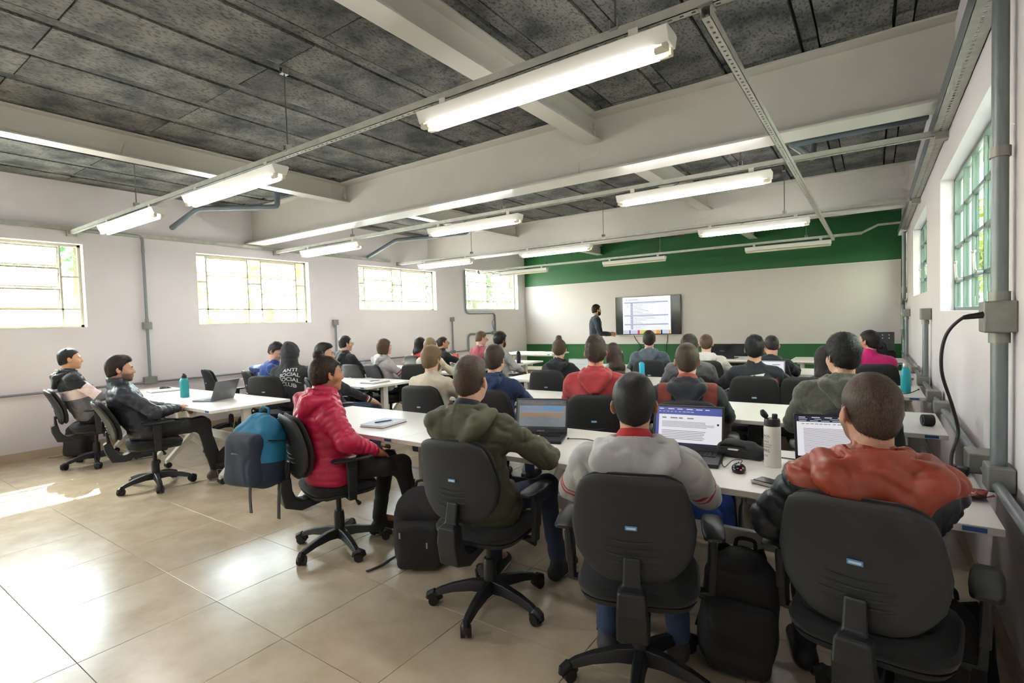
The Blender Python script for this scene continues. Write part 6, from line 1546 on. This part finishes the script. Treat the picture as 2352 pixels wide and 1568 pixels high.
# ------------------------------------------------------------------ bottles
def bottle(x, y, z, prof, m, label, cap=None, capm=None, extra=None, rot=0):
    t = thing('bottle', label, 'bottle', (x, y, z), rot, 'drink bottles')
    MB().lathe(prof, 28).build('bottle_body', m, t, smooth=True)
    if cap: MB().lathe(cap, 24).build('cap', capm, t, smooth=True)
    if extra: extra(t)
    return t
M_teal = mat('teal_bottle', (38, 150, 160), 0.4); M_turq = mat('turquoise_bottle', (36, 168, 178), 0.4); M_cobalt = mat('cobalt_bottle', (36, 92, 190), 0.35); M_steel = mat('brushed_steel', (176, 172, 164), 0.3, 0.9)
M_cyan = mat('cyan_plastic', (40, 170, 200), 0.3); M_ivory = mat('ivory_bottle', (226, 222, 214), 0.4); M_hot = mat('pink_plastic', (226, 60, 150), 0.4); M_clear = glass_mat('clear_plastic', (232, 240, 244), 0.5)
def loop_handle(r, z):
    def f(t): MB().tube([(r * math.cos(a) + 0.02, 0, z + r * 0.8 * math.sin(a)) for a in [2 * PI * i / 14 for i in range(15)]], 0.005, 6).build('loop_handle', M_black, t, smooth=True)
    return f
bottle(-6.40, 2.70, TZ, [(0.040, 0), (0.045, 0.006), (0.045, 0.19), (0.040, 0.205), (0.027, 0.215), (0.025, 0.225)], M_teal, 'tall teal water bottle with black loop lid on the nearest window table', [(0.028, 0.218), (0.028, 0.245), (0.02, 0.255), (0.014, 0.258), (0.014, 0.268)], M_black, loop_handle(0.02, 0.243))
def flask_extra(t):
    MB().lathe([(0.012, 0.232), (0.013, 0.252), (0.010, 0.256)], 16, (0.012, 0, 0)).build('spout', M_black, t, smooth=True)
    MB().tube(spline([(-0.02, 0, 0.236), (-0.035, 0, 0.25), (-0.045, 0, 0.272)], 5), [0.008, 0.010, 0.013, 0.014, 0.015, 0.016, 0.016, 0.014, 0.012, 0.010, 0.006], 10).build('flip_lid', M_black, t, smooth=True)
    ink = mat('flask_ink', (40, 40, 42), 0.6)
    for q, (wd, sz, zz) in enumerate((('RIOS', 0.017, 0.150), ('coletivos', 0.007, 0.139), ('MAS', 0.014, 0.124), ('desenvolvimento', 0.008, 0.110), ('projetos!', 0.011, 0.099), ('MAS.', 0.020, 0.080), ('Mat', 0.012, 0.056))):
        o = text_mesh('flask_lettering', wd, sz, ink, t, extrude=0.0)
        bm = bmesh.new(); bm.from_mesh(o.data); bmesh.ops.subdivide_edges(bm, edges=[e for e in bm.edges if e.calc_length() > 0.006], cuts=2)
        for v in bm.verts:
            a = -PI / 2 - 0.62 + v.co.x / 0.038; v.co = Vector((0.0388 * math.cos(a), 0.0388 * math.sin(a), zz + v.co.y))
        bm.to_mesh(o.data); bm.free()
bottle(-0.405, 2.77, TZ, [(0.036, 0), (0.038, 0.004), (0.038, 0.188), (0.036, 0.196), (0.030, 0.20)], M_ivory, 'ivory flask with black flip lid and printed words on the nearest table', [(0.036, 0.198), (0.036, 0.222), (0.033, 0.232), (0.01, 0.235)], M_black, flask_extra)
bottle(0.235, 5.80, TZ, [(0.036, 0), (0.038, 0.005), (0.038, 0.15), (0.033, 0.19), (0.022, 0.222), (0.019, 0.228)], M_turq, 'turquoise bottle with steel cap at the wall end of the third table row', [(0.021, 0.226), (0.021, 0.256), (0.018, 0.262)], M_steel)
bottle(-7.65, 7.62, TZ, [(0.032, 0), (0.034, 0.005), (0.034, 0.12), (0.028, 0.16), (0.016, 0.185)], M_cobalt, 'cobalt blue bottle with white cap near the long-haired woman in red', [(0.017, 0.184), (0.017, 0.21), (0.014, 0.214)], M_ivory)
bottle(-5.23, 7.72, TZ, [(0.034, 0), (0.038, 0.005), (0.040, 0.16), (0.034, 0.168)], M_lapdark, 'black shaker bottle beside the bearded man in light grey', [(0.036, 0.166), (0.036, 0.19), (0.024, 0.2), (0.012, 0.21)], M_black)
bottle(-3.20, 7.55, TZ, [(0.032, 0), (0.036, 0.005), (0.036, 0.14), (0.03, 0.18), (0.018, 0.205)], mat('charcoal_bottle', (66, 70, 76), 0.4), 'charcoal bottle with white cap left of the slate hoodie', [(0.019, 0.204), (0.019, 0.234), (0.016, 0.238)], M_ivory)
bottle(-2.33, 6.12, TZ, [(0.030, 0), (0.033, 0.004), (0.033, 0.15), (0.030, 0.16)], M_cyan, 'cyan sports bottle on the third row in front of the slate hoodie', [(0.034, 0.158), (0.034, 0.178), (0.028, 0.19), (0.012, 0.2)], M_cyan, loop_handle(0.016, 0.19))
bottle(-7.35, 6.0, TZ, [(0.030, 0), (0.032, 0.005), (0.030, 0.06), (0.032, 0.14), (0.014, 0.19), (0.013, 0.205)], M_clear, 'clear plastic water bottle beside the bespectacled man in black', [(0.015, 0.204), (0.015, 0.22)], mat('pale_blue_cap', (170, 200, 220), 0.4))
bottle(-0.717, 3.70, 0.0, [(0.034, 0), (0.036, 0.005), (0.036, 0.15), (0.030, 0.19), (0.018, 0.222), (0.016, 0.23)], M_steel, 'brushed steel bottle standing on the floor under the tables', [(0.018, 0.228), (0.018, 0.255)], M_steel)
bottle(-6.33, 7.85, TZ, [(0.034, 0), (0.036, 0.005), (0.036, 0.15), (0.03, 0.16)], M_hot, 'hot pink bottle behind the man in the dusty red shirt', [(0.03, 0.158), (0.03, 0.18), (0.02, 0.19)], M_hot)

# ------------------------------------------------------------------ things on the tables
M_paper = mat('paper', (236, 232, 228), 0.7); M_cover = mat('notebook_cover', (196, 200, 212), 0.5); M_bluepen = mat('pen_blue', (48, 66, 130), 0.4)
def notebook(x, y, rot, w, d, label, pen=True, cover=M_cover, n=1):
    t = thing('notebook', label, 'notebook', (x, y, TZ), rot * DEG, 'notebooks')
    MB().box(-w / 2, w / 2, -d / 2, d / 2, 0, 0.004).build('back_cover', mat('notebook_back', (56, 64, 96), 0.5), t)
    MB().box(-w / 2 + 0.003, w / 2 - 0.003, -d / 2 + 0.003, d / 2 - 0.003, 0.004, 0.017).build('pages', M_paper, t)
    MB().box(-w / 2, w / 2, -d / 2, d / 2, 0.017, 0.019).build('front_cover', cover, t)
    sp_ = MB()
    for i in range(12): sp_.tube([(-w / 2 + 0.004 * math.cos(a), -d / 2 + 0.02 + i * (d - 0.04) / 11, 0.010 + 0.011 * math.sin(a)) for a in [2 * PI * k / 8 for k in range(9)]], 0.001, 4)
    o = sp_.build('spiral', M_steel, t); o['kind'] = 'stuff'
    if pen:
        p = thing('pen', 'blue pen lying on ' + pen, 'pen', (x, y, TZ + 0.024), (rot + 65) * DEG)
        MB().cyl((-0.065, 0, 0), (0.06, 0, 0), 0.0045, n=10).build('barrel', M_bluepen, p, smooth=True); MB().cyl((0.06, 0, 0), (0.075, 0, 0), 0.0045, 0.001, n=10).build('tip', M_steel, p, smooth=True); MB().cyl((-0.07, 0, 0), (-0.065, 0, 0), 0.0035, n=8).build('end_plug', M_bluepen, p)
notebook(-3.02, 2.63, 8, 0.21, 0.28, 'closed pale notebook on the table before the pink jacket', 'the notebook before the pink jacket')
notebook(-5.36, 4.55, 6, 0.24, 0.30, 'stack of white papers and notebook at the aisle end of the second window row', 'the papers by the striped cuffs', M_paper)
notebook(-7.35, 2.86, -8, 0.24, 0.32, 'white notebook at the wall end of the nearest window table', False, M_paper)
t = thing('paper_sheet', 'sheet of paper on the third row table by the brown bob', 'paper', (-5.75, 6.05, TZ), 0.1); MB().box(-0.12, 0.12, -0.16, 0.16, 0, 0.002).build('sheet', M_paper, t); MB().box(-0.09, 0.09, 0.08, 0.12, 0.002, 0.0024).build('printed_block', mat('grey_ink', (170, 170, 176), 0.8), t)
F = Field(V3(-0.14, -0.08, 0), V3(0.14, 0.08, 0.08), 0.007)
F.add(P_ell((-0.02, 0, 0.02), (0.08, 0.045, 0.02), 0.02)); F.add(P_cone((0.05, 0.02, 0.02), (0.10, 0.03, 0.015), 0.014, 0.010, 0.02)); F.add(P_cone((0.05, -0.01, 0.02), (0.11, -0.015, 0.014), 0.014, 0.010, 0.02)); F.add(P_cone((-0.02, -0.03, 0.02), (0.03, -0.06, 0.018), 0.013, 0.010, 0.02))
v_, f_ = F.mesh(); o = link('glove', np_mesh('glove', v_, f_, cloth_mat('glove_cloth', (30, 30, 32), 'knit'))); o.location = (-7.55, 2.95, 0.7425); tag(o, 'black knitted glove lying near the wall end of the nearest window table', 'glove')
# computer mouse with red light and its cord
F = Field(V3(-0.05, -0.07, -0.01), V3(0.05, 0.07, 0.06), 0.005); F.add(P_ell((0, 0, 0.012), (0.032, 0.052, 0.026), 0.01)); F.cut(lambda x, y, z: -z, 0.003)
v_, f_ = F.mesh(); t = thing('computer_mouse', 'small black computer mouse with a red light on the nearest table', 'mouse', (-0.525, 2.60, TZ), 0.25)
link('mouse_shell', np_mesh('mouse_shell', v_, f_, mat('mouse_black', (28, 28, 34), 0.2)), None, t)
MB().lathe([(0.004, -0.001), (0.005, 0.001), (0.001, 0.003)], 10, (0.006, -0.045, 0.02)).build('red_light', mat('red_led', (220, 40, 60), 0.3, emit=((255, 40, 60), 1.5)), t)
MB().cyl((-0.002, 0.03, 0.03), (0.004, 0.03, 0.03), 0.007, n=12).build('scroll_wheel', M_black, t)
MB().tube(spline([(0, 0.05, 0.01), (0.02, 0.09, 0.03), (-0.02, 0.12, 0.02), (-0.06, 0.05, 0.004), (-0.07, 0.15, 0.004), (-0.05, 0.24, 0.02)], 8), 0.0018, 6).build('cord', M_black, t)
# pouch
F = Field(V3(-0.16, -0.1, -0.01), V3(0.16, 0.1, 0.13), 0.007); F.add(P_cone((-0.09, 0.0, 0.035), (0.09, 0.0, 0.035), 0.038, 0.036, 0.02)); F.add(P_cone((-0.06, 0.02, 0.06), (0.05, 0.02, 0.06), 0.03, 0.024, 0.03)); F.sub(P_ell((-0.03, -0.03, 0.055), (0.07, 0.03, 0.012), 0.006)); F.cut(lambda x, y, z: -z, 0.004)
v_, f_ = F.mesh(); n_ = vnormals(v_, f_); v_ = v_ + n_ * (0.003 * wob(v_, 60, 4))[:, None]; v_[:, 2] = np.maximum(v_[:, 2], 0)
t = thing('zip_pouch', 'open black zip pouch behind the mouse on the nearest table', 'pouch', (-0.565, 2.86, TZ), -0.1); link('pouch_body', np_mesh('pouch_body', v_, f_, cloth_mat('pouch_cloth', (34, 35, 38), 'canvas')), None, t)
MB().tube(spline([(-0.10, -0.035, 0.05), (0.0, -0.045, 0.056), (0.11, -0.02, 0.045)], 6), 0.003, 6).build('zip_edge', M_black, t)
MB().box(-0.05, 0.0, -0.055, -0.03, 0.045, 0.052).build('white_charger', M_ivory, t, bevel=0.002)
# phone in folding case
t = thing('phone', 'dark phone in a folded case at the near edge of the nearest table', 'phone', (-0.36, 2.45, TZ), -0.42); MB().box(-0.075, 0.075, -0.038, 0.038, 0, 0.009).build('case', M_black, t, bevel=0.003); MB().box(-0.07, 0.07, -0.034, 0.034, 0.012, 0.018).build('phone_body', M_lapdark, t, bevel=0.003); MB().box(-0.066, 0.066, -0.031, 0.031, 0.018, 0.0184).build('phone_screen', G_off, t); MB().box(-0.075, 0.075, -0.040, -0.0385, 0.004, 0.016).build('trim_strip', M_steel, t)
t = thing('phone', 'small black phone on the fourth window row beside the black shaker bottle', 'phone', (-5.16, 7.62, TZ), 0.2); MB().box(-0.07, 0.07, -0.035, 0.035, 0, 0.009).build('phone_body', M_black, t, bevel=0.003); MB().box(-0.064, 0.064, -0.03, 0.03, 0.009, 0.0094).build('phone_screen', G_off, t)
def cable(name, label, pts, r=0.0028):
    p0 = Vector(pts[0]); t = thing(name, label, 'cable', p0); MB().tube([Vector(p) - p0 for p in spline(pts, 8)], r, 6).build('cord', M_black, t, smooth=True); MB().cyl((0, 0, 0), Vector(pts[0]) - Vector(pts[1]) if False else (0.0, 0.012, 0.0), r * 1.8, n=8).build('plug', M_black, t)
Z2 = TZ + 0.003
cable('laptop_cable', 'thin black cable from the picture laptop along the nearest table', [(-1.55, 2.80, Z2 + 0.006), (-1.45, 2.86, Z2), (-1.30, 2.82, Z2), (-1.15, 2.90, Z2), (-1.02, 2.86, Z2)])
cable('laptop_cable', 'thin black cable passing behind the ivory flask', [(-0.48, 2.90, Z2), (-0.40, 2.94, Z2), (-0.30, 2.93, Z2), (-0.22, 2.90, Z2), (-0.10, 2.98, Z2), (0.2, 3.0, Z2)])
cable('laptop_cable', 'black cable lying on the third row table near the purple sleeve', [(-0.62, 5.85, Z2), (-0.50, 5.75, Z2), (-0.40, 5.80, Z2), (-0.30, 5.95, Z2), (-0.38, 6.05, Z2)])
cable('laptop_cable', 'black cable with plug beside the turquoise bottle', [(0.33, 5.86, Z2 + 0.02), (0.24, 5.70, Z2), (0.12, 5.72, Z2), (0.05, 5.85, Z2), (0.0, 6.0, Z2)], 0.004)
# round black puck on the second row
t = thing('webcam_puck', 'round black webcam lying at the wall end of the second row', 'webcam', (0.28, 4.18, TZ), 0.3); MB().cyl((-0.03, 0, 0.036), (0.03, 0, 0.036), 0.036, n=24).build('body', M_black, t, smooth=True, bevel=0.004); MB().cyl((-0.034, 0, 0.036), (-0.028, 0, 0.036), 0.018, n=16).build('lens', G_off, t); MB().box(-0.012, 0.012, -0.03, 0.03, 0, 0.006).build('foot', M_black, t)
# clutter at the wall end of the nearest row
t = thing('power_strip', 'long black power strip at the wall end of the nearest table', 'power strip', (0.235, 3.02, TZ), -0.25); MB().box(-0.13, 0.11, -0.03, 0.03, 0, 0.035).build('strip_body', M_black, t, bevel=0.006)
for i in range(3): MB().cyl((-0.09 + i * 0.07, 0, 0.034), (-0.09 + i * 0.07, 0, 0.038), 0.02, n=16).build('socket', M_chair, t)
t = thing('power_brick', 'black power brick with a white label under the drooping cord', 'power adapter', (0.205, 2.82, TZ), 0.1); MB().box(-0.06, 0.06, -0.07, 0.07, 0, 0.04).build('brick_body', M_lapdark, t, bevel=0.006); MB().box(-0.055, -0.015, -0.071, -0.069, 0.012, 0.03).build('label', M_paper, t); MB().tube(spline([(0.0, -0.07, 0.02), (0.02, -0.10, 0.03), (0.05, -0.06, 0.06)], 6), 0.004, 6).build('lead', M_black, t)
rs = np.random.RandomState(5); vv = []; nn = 9
for i in range(nn):
    for j in range(nn): vv.append((-0.09 + 0.18 * i / (nn - 1) + rs.uniform(-.008, .008), -0.07 + 0.14 * j / (nn - 1) + rs.uniform(-.008, .008), 0.004 + rs.uniform(0, 0.028)))
ff = np.array([[i * nn + j, (i + 1) * nn + j, (i + 1) * nn + j + 1, i * nn + j + 1] for i in range(nn - 1) for j in range(nn - 1)])
t = thing('snack_wrapper', 'crumpled shiny red snack wrapper below the cord', 'wrapper', (0.275, 2.66, TZ), 0.2)
link('foil', np_mesh('foil', np.array(vv), ff, mat('wrapper_foil', (150, 70, 64), 0.2, 0.5, noise=(30, 0.5)), smooth=False), None, t); MB().box(-0.095, -0.085, -0.07, 0.07, 0.004, 0.016).build('sealed_edge', M_steel, t)
t = thing('red_case', 'small red box at the far side of the fourth window row', 'box', (-7.0, 8.05, TZ), 0.2); MB().box(-0.05, 0.05, -0.04, 0.04, 0, 0.10).build('case_body', mat('red_case', (150, 40, 40), 0.4), t, bevel=0.004); MB().box(-0.05, 0.05, -0.041, 0.041, 0.10, 0.12).build('case_lid', mat('red_case_lid', (120, 30, 32), 0.4), t, bevel=0.004)

# ------------------------------------------------------------------ screen on the front wall
t = thing('television', 'wide flat television showing a calendar table on the white board', 'television', (-4.68, YF - 0.075, 1.05))
W2, H2 = 0.845, 0.97
MB().box(-W2, W2, 0, 0.05, 0, H2).build('tv_body', mat('tv_black', (14, 15, 17), 0.15), t, bevel=0.004)
MB().box(-W2, W2, -0.003, 0.0, -0.014, 0.0).build('lower_trim', M_steel, t)
MB().box(-0.2, 0.2, 0.05, 0.056, 0.3, 0.7).build('wall_mount', M_black, t)
scr = MB().box(-W2 + 0.012, W2 - 0.012, -0.002, 0.001, 0.012, H2 - 0.012).build('tv_screen', mat('tv_dark', (40, 44, 46), 0.12), t)
u0, u1 = -0.64, 0.60
E_w = glow('tv_white', (236, 238, 250), 0.42); E_h = glow('tv_header', (150, 170, 214), 0.36); E_l = glow('tv_line', (176, 184, 206), 0.32); E_c = glow('tv_column', (206, 212, 232), 0.36); E_t = glow('tv_text', (104, 112, 140), 0.24)
MB().box(u0, u1, -0.004, -0.002, 0.02, H2 - 0.015).build('page', E_w, scr)
MB().box(u0 + 0.04, u1 - 0.06, -0.005, -0.004, 0.80, 0.83).build('table_header', E_h, scr)
MB().box(u0 + 0.20, u0 + 0.28, -0.005, -0.004, 0.13, 0.80).build('date_column', E_c, scr)
ln = MB(); tx = MB(); rnd = random.Random(4)
for i in range(18):
    zz = 0.13 + i * 0.0375
    ln.box(u0 + 0.04, u1 - 0.06, -0.0055, -0.0045, zz, zz + 0.002)
    if i not in (3, 9):
        tx.box(u0 + 0.22, u0 + 0.27, -0.0058, -0.005, zz + 0.012, zz + 0.024); tx.box(u0 + 0.30, u0 + 0.30 + rnd.uniform(0.15, 0.6), -0.0058, -0.005, zz + 0.014, zz + 0.020)
    else: ln.box(u0 + 0.04, u1 - 0.06, -0.0052, -0.0045, zz, zz + 0.03)
for xx in (0.04, 0.12, 0.20, 0.28, 1.10, 1.18): ln.box(u0 + xx, u0 + xx + 0.002, -0.0055, -0.0045, 0.13, 0.80)
o = ln.build('table_lines', E_l, scr); o['kind'] = 'stuff'; o = tx.build('table_text', E_t, scr); o['kind'] = 'stuff'
text_mesh('heading', 'CALENDÁRIO*', 0.062, E_t, scr, Matrix.Translation((u0 + 0.04, -0.0055, 0.885)) @ Matrix.Rotation(PI / 2, 4, 'X'), align='LEFT')
rnd = random.Random(11)
for k, (a, b, c) in enumerate([(0.0, 0.16, (214, 216, 236)), (0.16, 0.20, (70, 60, 140)), (0.20, 0.38, (206, 204, 234)), (0.38, 0.45, (224, 40, 120)), (0.45, 0.72, (212, 214, 90)), (0.72, 0.86, (232, 200, 190)), (0.86, 0.98, (240, 170, 70)), (0.98, 1.03, (40, 70, 130)), (1.03, 1.18, (210, 216, 240)), (1.18, 1.23, (236, 190, 90))]):
    MB().box(u0 + 0.005 + a, u0 + 0.005 + b - 0.006, -0.006, -0.004, 0.02, 0.115).build('slide_thumbnail', glow('thumb_%d' % k, c, 0.34), scr)
for q, (x0, pts) in enumerate(((-5.05, [(-5.05, 1.04), (-5.02, 0.95), (-4.90, 0.78), (-4.88, 0.70), (-4.98, 0.62), (-5.10, 0.52), (-5.05, 0.48), (-4.92, 0.58), (-4.85, 0.70), (-4.6, 0.72)]), (-4.18, [(-4.18, 1.04), (-4.19, 0.9), (-4.22, 0.7), (-4.22, 0.3), (-4.22, 0.1)]))):
    t = thing('television_cable', ['looped black cable hanging left below the television', 'straight black cable hanging right below the television'][q], 'cable', (x0, YF - 0.03, 1.04)); MB().tube([Vector((px - x0, 0, pz - 1.04)) for px, pz in [(p.x, p.z) for p in spline([(a, 0, b) for a, b in pts], 8)]], 0.007, 6).build('cord', M_black, t); MB().box(-0.012, 0.012, -0.008, 0.008, -0.01, 0.03).build('plug', M_black, t)

# ------------------------------------------------------------------ front right equipment
t = thing('mixer_rack', 'black sound mixer propped up in the front right corner', 'sound mixer', (0.10, 11.95, 0)); MB().box(-0.26, 0.24, -0.2, 0.2, 0, 0.72).build('case', M_black, t, bevel=0.01); R = Matrix.Translation((0.0, -0.05, 0.72)) @ Matrix.Rotation(-0.25, 4, 'X')
pn = MB().box(-0.24, 0.22, -0.02, 0.02, 0, 0.36, R).build('mixer_panel', mat('mixer_grey', (72, 74, 76), 0.4, 0.2), t, bevel=0.008)
for i in range(4):
    for j in range(5): MB().cyl(R @ Vector((-0.16 + i * 0.1, -0.02, 0.06 + j * 0.06)), R @ Vector((-0.16 + i * 0.1, -0.034, 0.06 + j * 0.06)), 0.010, n=8).build('knob', M_ivory if j > 2 else M_black, pn)
make_chair(-2.15, 10.12, PI - 0.2, 'empty dark task chair behind the teacher table')
make_chair(0.02, 10.7, PI + 0.1, 'empty dark task chair in front of the sound mixer')
make_chair(-7.72, 3.86, -0.15, 'empty task chair nearest the left wall in the second window row')
make_chair(-6.22, 5.12, 0.05, 'empty task chair between the black hoodie and the brown bob')

# ------------------------------------------------------------------ bags
def backpack(label, loc, rot, rgb, rgb2=None, w=0.32, d=0.20, h=0.46, res=0.010, strap=True, tail=True, seed=1, topcol=None, piping=None, pulls=(), straprgb=None, lower=None, ph=0.31):
    t = thing('backpack', label, 'bag', loc, 0, 'bags in the room'); t.rotation_euler = rot
    rgb2 = rgb2 or rgb
    F = Field(V3(-w, -d * 1.3, -0.04), V3(w, d * 1.3, h + 0.08), res)
    F.add(P_box((0, 0, h * 0.42), (w * 0.5, d * 0.42, h * 0.42), 0.07, 0.03)); F.add(P_ell((0, 0.01, h * 0.72), (w * 0.42, d * 0.36, h * 0.28), 0.05)); F.add(P_ell((0, -d * 0.12, h * 0.3), (w * 0.47, d * 0.45, h * 0.28), 0.05))
    F.cut(lambda x, y, z: -z, 0.015)
    v, f = F.mesh(); n = vnormals(v, f); v = v + n * (0.006 * wob(v, 26, seed) - 0.007 * ridge(v, 18, seed + 3))[:, None]; v[:, 2] = np.maximum(v[:, 2], 0.0)
    link('main_compartment', np_mesh('main_compartment', v, f, cloth_mat('bag_%d_%d_%d%s' % (tuple(topcol or rgb) + ('l' if lower else '',)), topcol or rgb, 'canvas', (('hz', -1, lower, rgb),) if lower else ()), {'hz': v[:, 2] / h}), None, t)
    F = Field(V3(-w, -d * 1.5, -0.04), V3(w, d, h), res)
    F.add(P_box((0, -d * 0.42, h * (ph + 0.02)), (w * 0.43, d * 0.22, h * ph), 0.05, 0.03)); F.cut(lambda x, y, z: 0.012 - z, 0.012)
    v, f = F.mesh(); n = vnormals(v, f); v = v + n * (0.005 * wob(v, 30, seed + 7) - 0.006 * ridge(v, 20, seed + 5))[:, None]
    pk = link('front_pocket', np_mesh('front_pocket', v, f, cloth_mat('bag_%d_%d_%d' % tuple(rgb2), rgb2, 'canvas')), None, t)
    if piping: MB().tube(spline([(-w * 0.33, -d * 0.67, 0.04), (-w * 0.30, -d * 0.68, h * 0.45), (0, -d * 0.69, h * 0.42), (w * 0.30, -d * 0.68, h * 0.45), (w * 0.33, -d * 0.67, h * 0.6)], 6), 0.003, 6).build('piping', mat('piping_grey', piping, 0.5), pk)
    for px_, pz_ in pulls: MB().box(px_ - 0.005, px_ + 0.005, -d * 0.70, -d * 0.69, pz_ - 0.018, pz_ + 0.018).build('zip_pull', M_steel, pk, bevel=0.001)
    MB().tube(spline([(-0.04, 0.03, h * 0.97), (-0.03, 0.03, h * 1.05), (0.03, 0.03, h * 1.05), (0.04, 0.03, h * 0.97)], 6), 0.008, 8).build('grab_handle', cloth_mat('bag_%d_%d_%d' % tuple(topcol or rgb), topcol or rgb, 'canvas'), t, smooth=True)
    if strap:
        for s in (-1, 1):
            pts = spline([(s * 0.06, d * 0.40, h * 0.92), (s * 0.09, d * 0.62, h * 0.75), (s * 0.10, d * 0.62, h * 0.4), (s * 0.13, d * 0.42, h * 0.12)], 6)
            mb = MB()
            for a, b in zip(pts[:-1], pts[1:]): mb.bar(a, b + (b - a) * 0.1, 0.055, 0.012, up=(0, 1, 0))
            mb.build('shoulder_strap', cloth_mat('bagstrap_%d_%d_%d' % tuple(straprgb or rgb), straprgb or rgb, 'canvas'), t)
    if tail:
        pts = spline([(-w * 0.42, d * 0.2, 0.05), (-w * 0.6, d * 0.1, 0.02), (-w * 0.75, -d * 0.2, 0.008), (-w * 0.95, -d * 0.5, 0.006)], 6); mb = MB()
        for a, b in zip(pts[:-1], pts[1:]): mb.bar(a, b + (b - a) * 0.1, 0.02, 0.004)
        mb.build('loose_strap', M_black, t)
    return t
backpack('black and maroon backpack leaning against the left wall behind the colour-block hoodie', (-7.98, 2.15, 0), (-0.12, 0, 0.7), (36, 32, 36), (40, 36, 40), 0.30, 0.20, 0.44, straprgb=(110, 54, 70), seed=3)
backpack('black backpack with grey piping slumped under the nearest window table', (-5.30, 2.74, 0.0), (0.25, -0.12, 0.35), (28, 28, 30), (24, 24, 26), 0.36, 0.24, 0.36, piping=(160, 160, 160), seed=8, res=0.009)
backpack('large black backpack standing on the floor left of the olive jacket', (-2.30, 2.28, 0), (0, 0, 0.55), (32, 32, 34), (30, 30, 32), 0.34, 0.24, 0.48, seed=12, res=0.009, pulls=((-0.10, 0.24), (0.06, 0.18)))
backpack('black bag slumped on the floor right of the grey hoodie', (-0.50, 2.30, 0.0), (0.0, 0.12, 0.3), (26, 26, 28), None, 0.30, 0.24, 0.50, seed=15, tail=False)
backpack('blue backpack on the floor behind the steel bottle', (-0.92, 3.62, 0), (0, 0, -0.2), (38, 74, 150), (44, 82, 160), 0.32, 0.2, 0.34, seed=21, tail=False)
backpack('black bag on the floor right of the rust-hooded man', (0.20, 2.45, 0), (0, 0, -0.4), (26, 26, 28), None, 0.26, 0.2, 0.42, seed=25, tail=False)
# bag hung on a chair back, dark jacket hung beside the hooded person
ch = [o for o in bpy.data.objects if o.get('label') == 'task chair of the woman in the pink quilted jacket']
if ch:
    c = ch[0]; a = c.rotation_euler[2]
    def at(lx, ly, lz): return (c.location[0] + math.cos(a) * lx - math.sin(a) * ly, c.location[1] + math.sin(a) * lx + math.cos(a) * ly, lz)
    t = backpack('teal and navy backpack hanging on the chair of the pink jacket', at(-0.08, -0.475, 0.50), (-0.10, 0, a + 0.45), (34, 46, 68), (36, 44, 62), 0.34, 0.24, 0.46, seed=31, res=0.008, topcol=(28, 118, 156), lower=0.36, ph=0.36, tail=False, straprgb=(28, 118, 156))
    for sx in (-0.13, 0.13):
        mb = MB(); pts = spline([(sx, 0.06, 0.04), (sx * 1.05, 0.05, -0.06), (sx, 0.06, -0.20)], 5)
        for p, q in zip(pts[:-1], pts[1:]): mb.bar(p, q + (q - p) * 0.1, 0.024, 0.004, up=(0, 1, 0))
        mb.build('hanging_strap', M_black, t)
    MB().bar((0.16, -0.06, 0.30), (0.20, 0.06, 0.29), 0.022, 0.006).build('side_buckle', M_black, t)
    text_mesh('bag_lettering', 'quechua', 0.02, mat('bag_ink', (150, 156, 166), 0.6), t, Matrix.Translation((-0.01, -0.160, 0.22)) @ Matrix.Rotation(PI / 2, 4, 'X'))
ch = [o for o in bpy.data.objects if o.get('label') == 'task chair of the person with the raised hood']
if ch:
    c = ch[0]; a = c.rotation_euler[2]
    def at(lx, ly, lz): return (c.location[0] + math.cos(a) * lx - math.sin(a) * ly, c.location[1] + math.sin(a) * lx + math.cos(a) * ly, lz)
    t = backpack('black bag with yellow edge hanging beside the chair of the hooded person', at(-0.10, -0.43, 0.14), (0, 0.1, a), (34, 34, 36), (40, 40, 42), 0.36, 0.16, 0.40, seed=37, tail=False, strap=False)
    MB().tube(spline([(-0.17, -0.06, 0.34), (-0.18, -0.08, 0.2), (-0.14, -0.10, 0.05), (0.0, -0.11, 0.02), (0.14, -0.09, 0.06)], 6), 0.005, 6).build('yellow_edge', mat('yellow_piping', (206, 176, 40), 0.5), t)
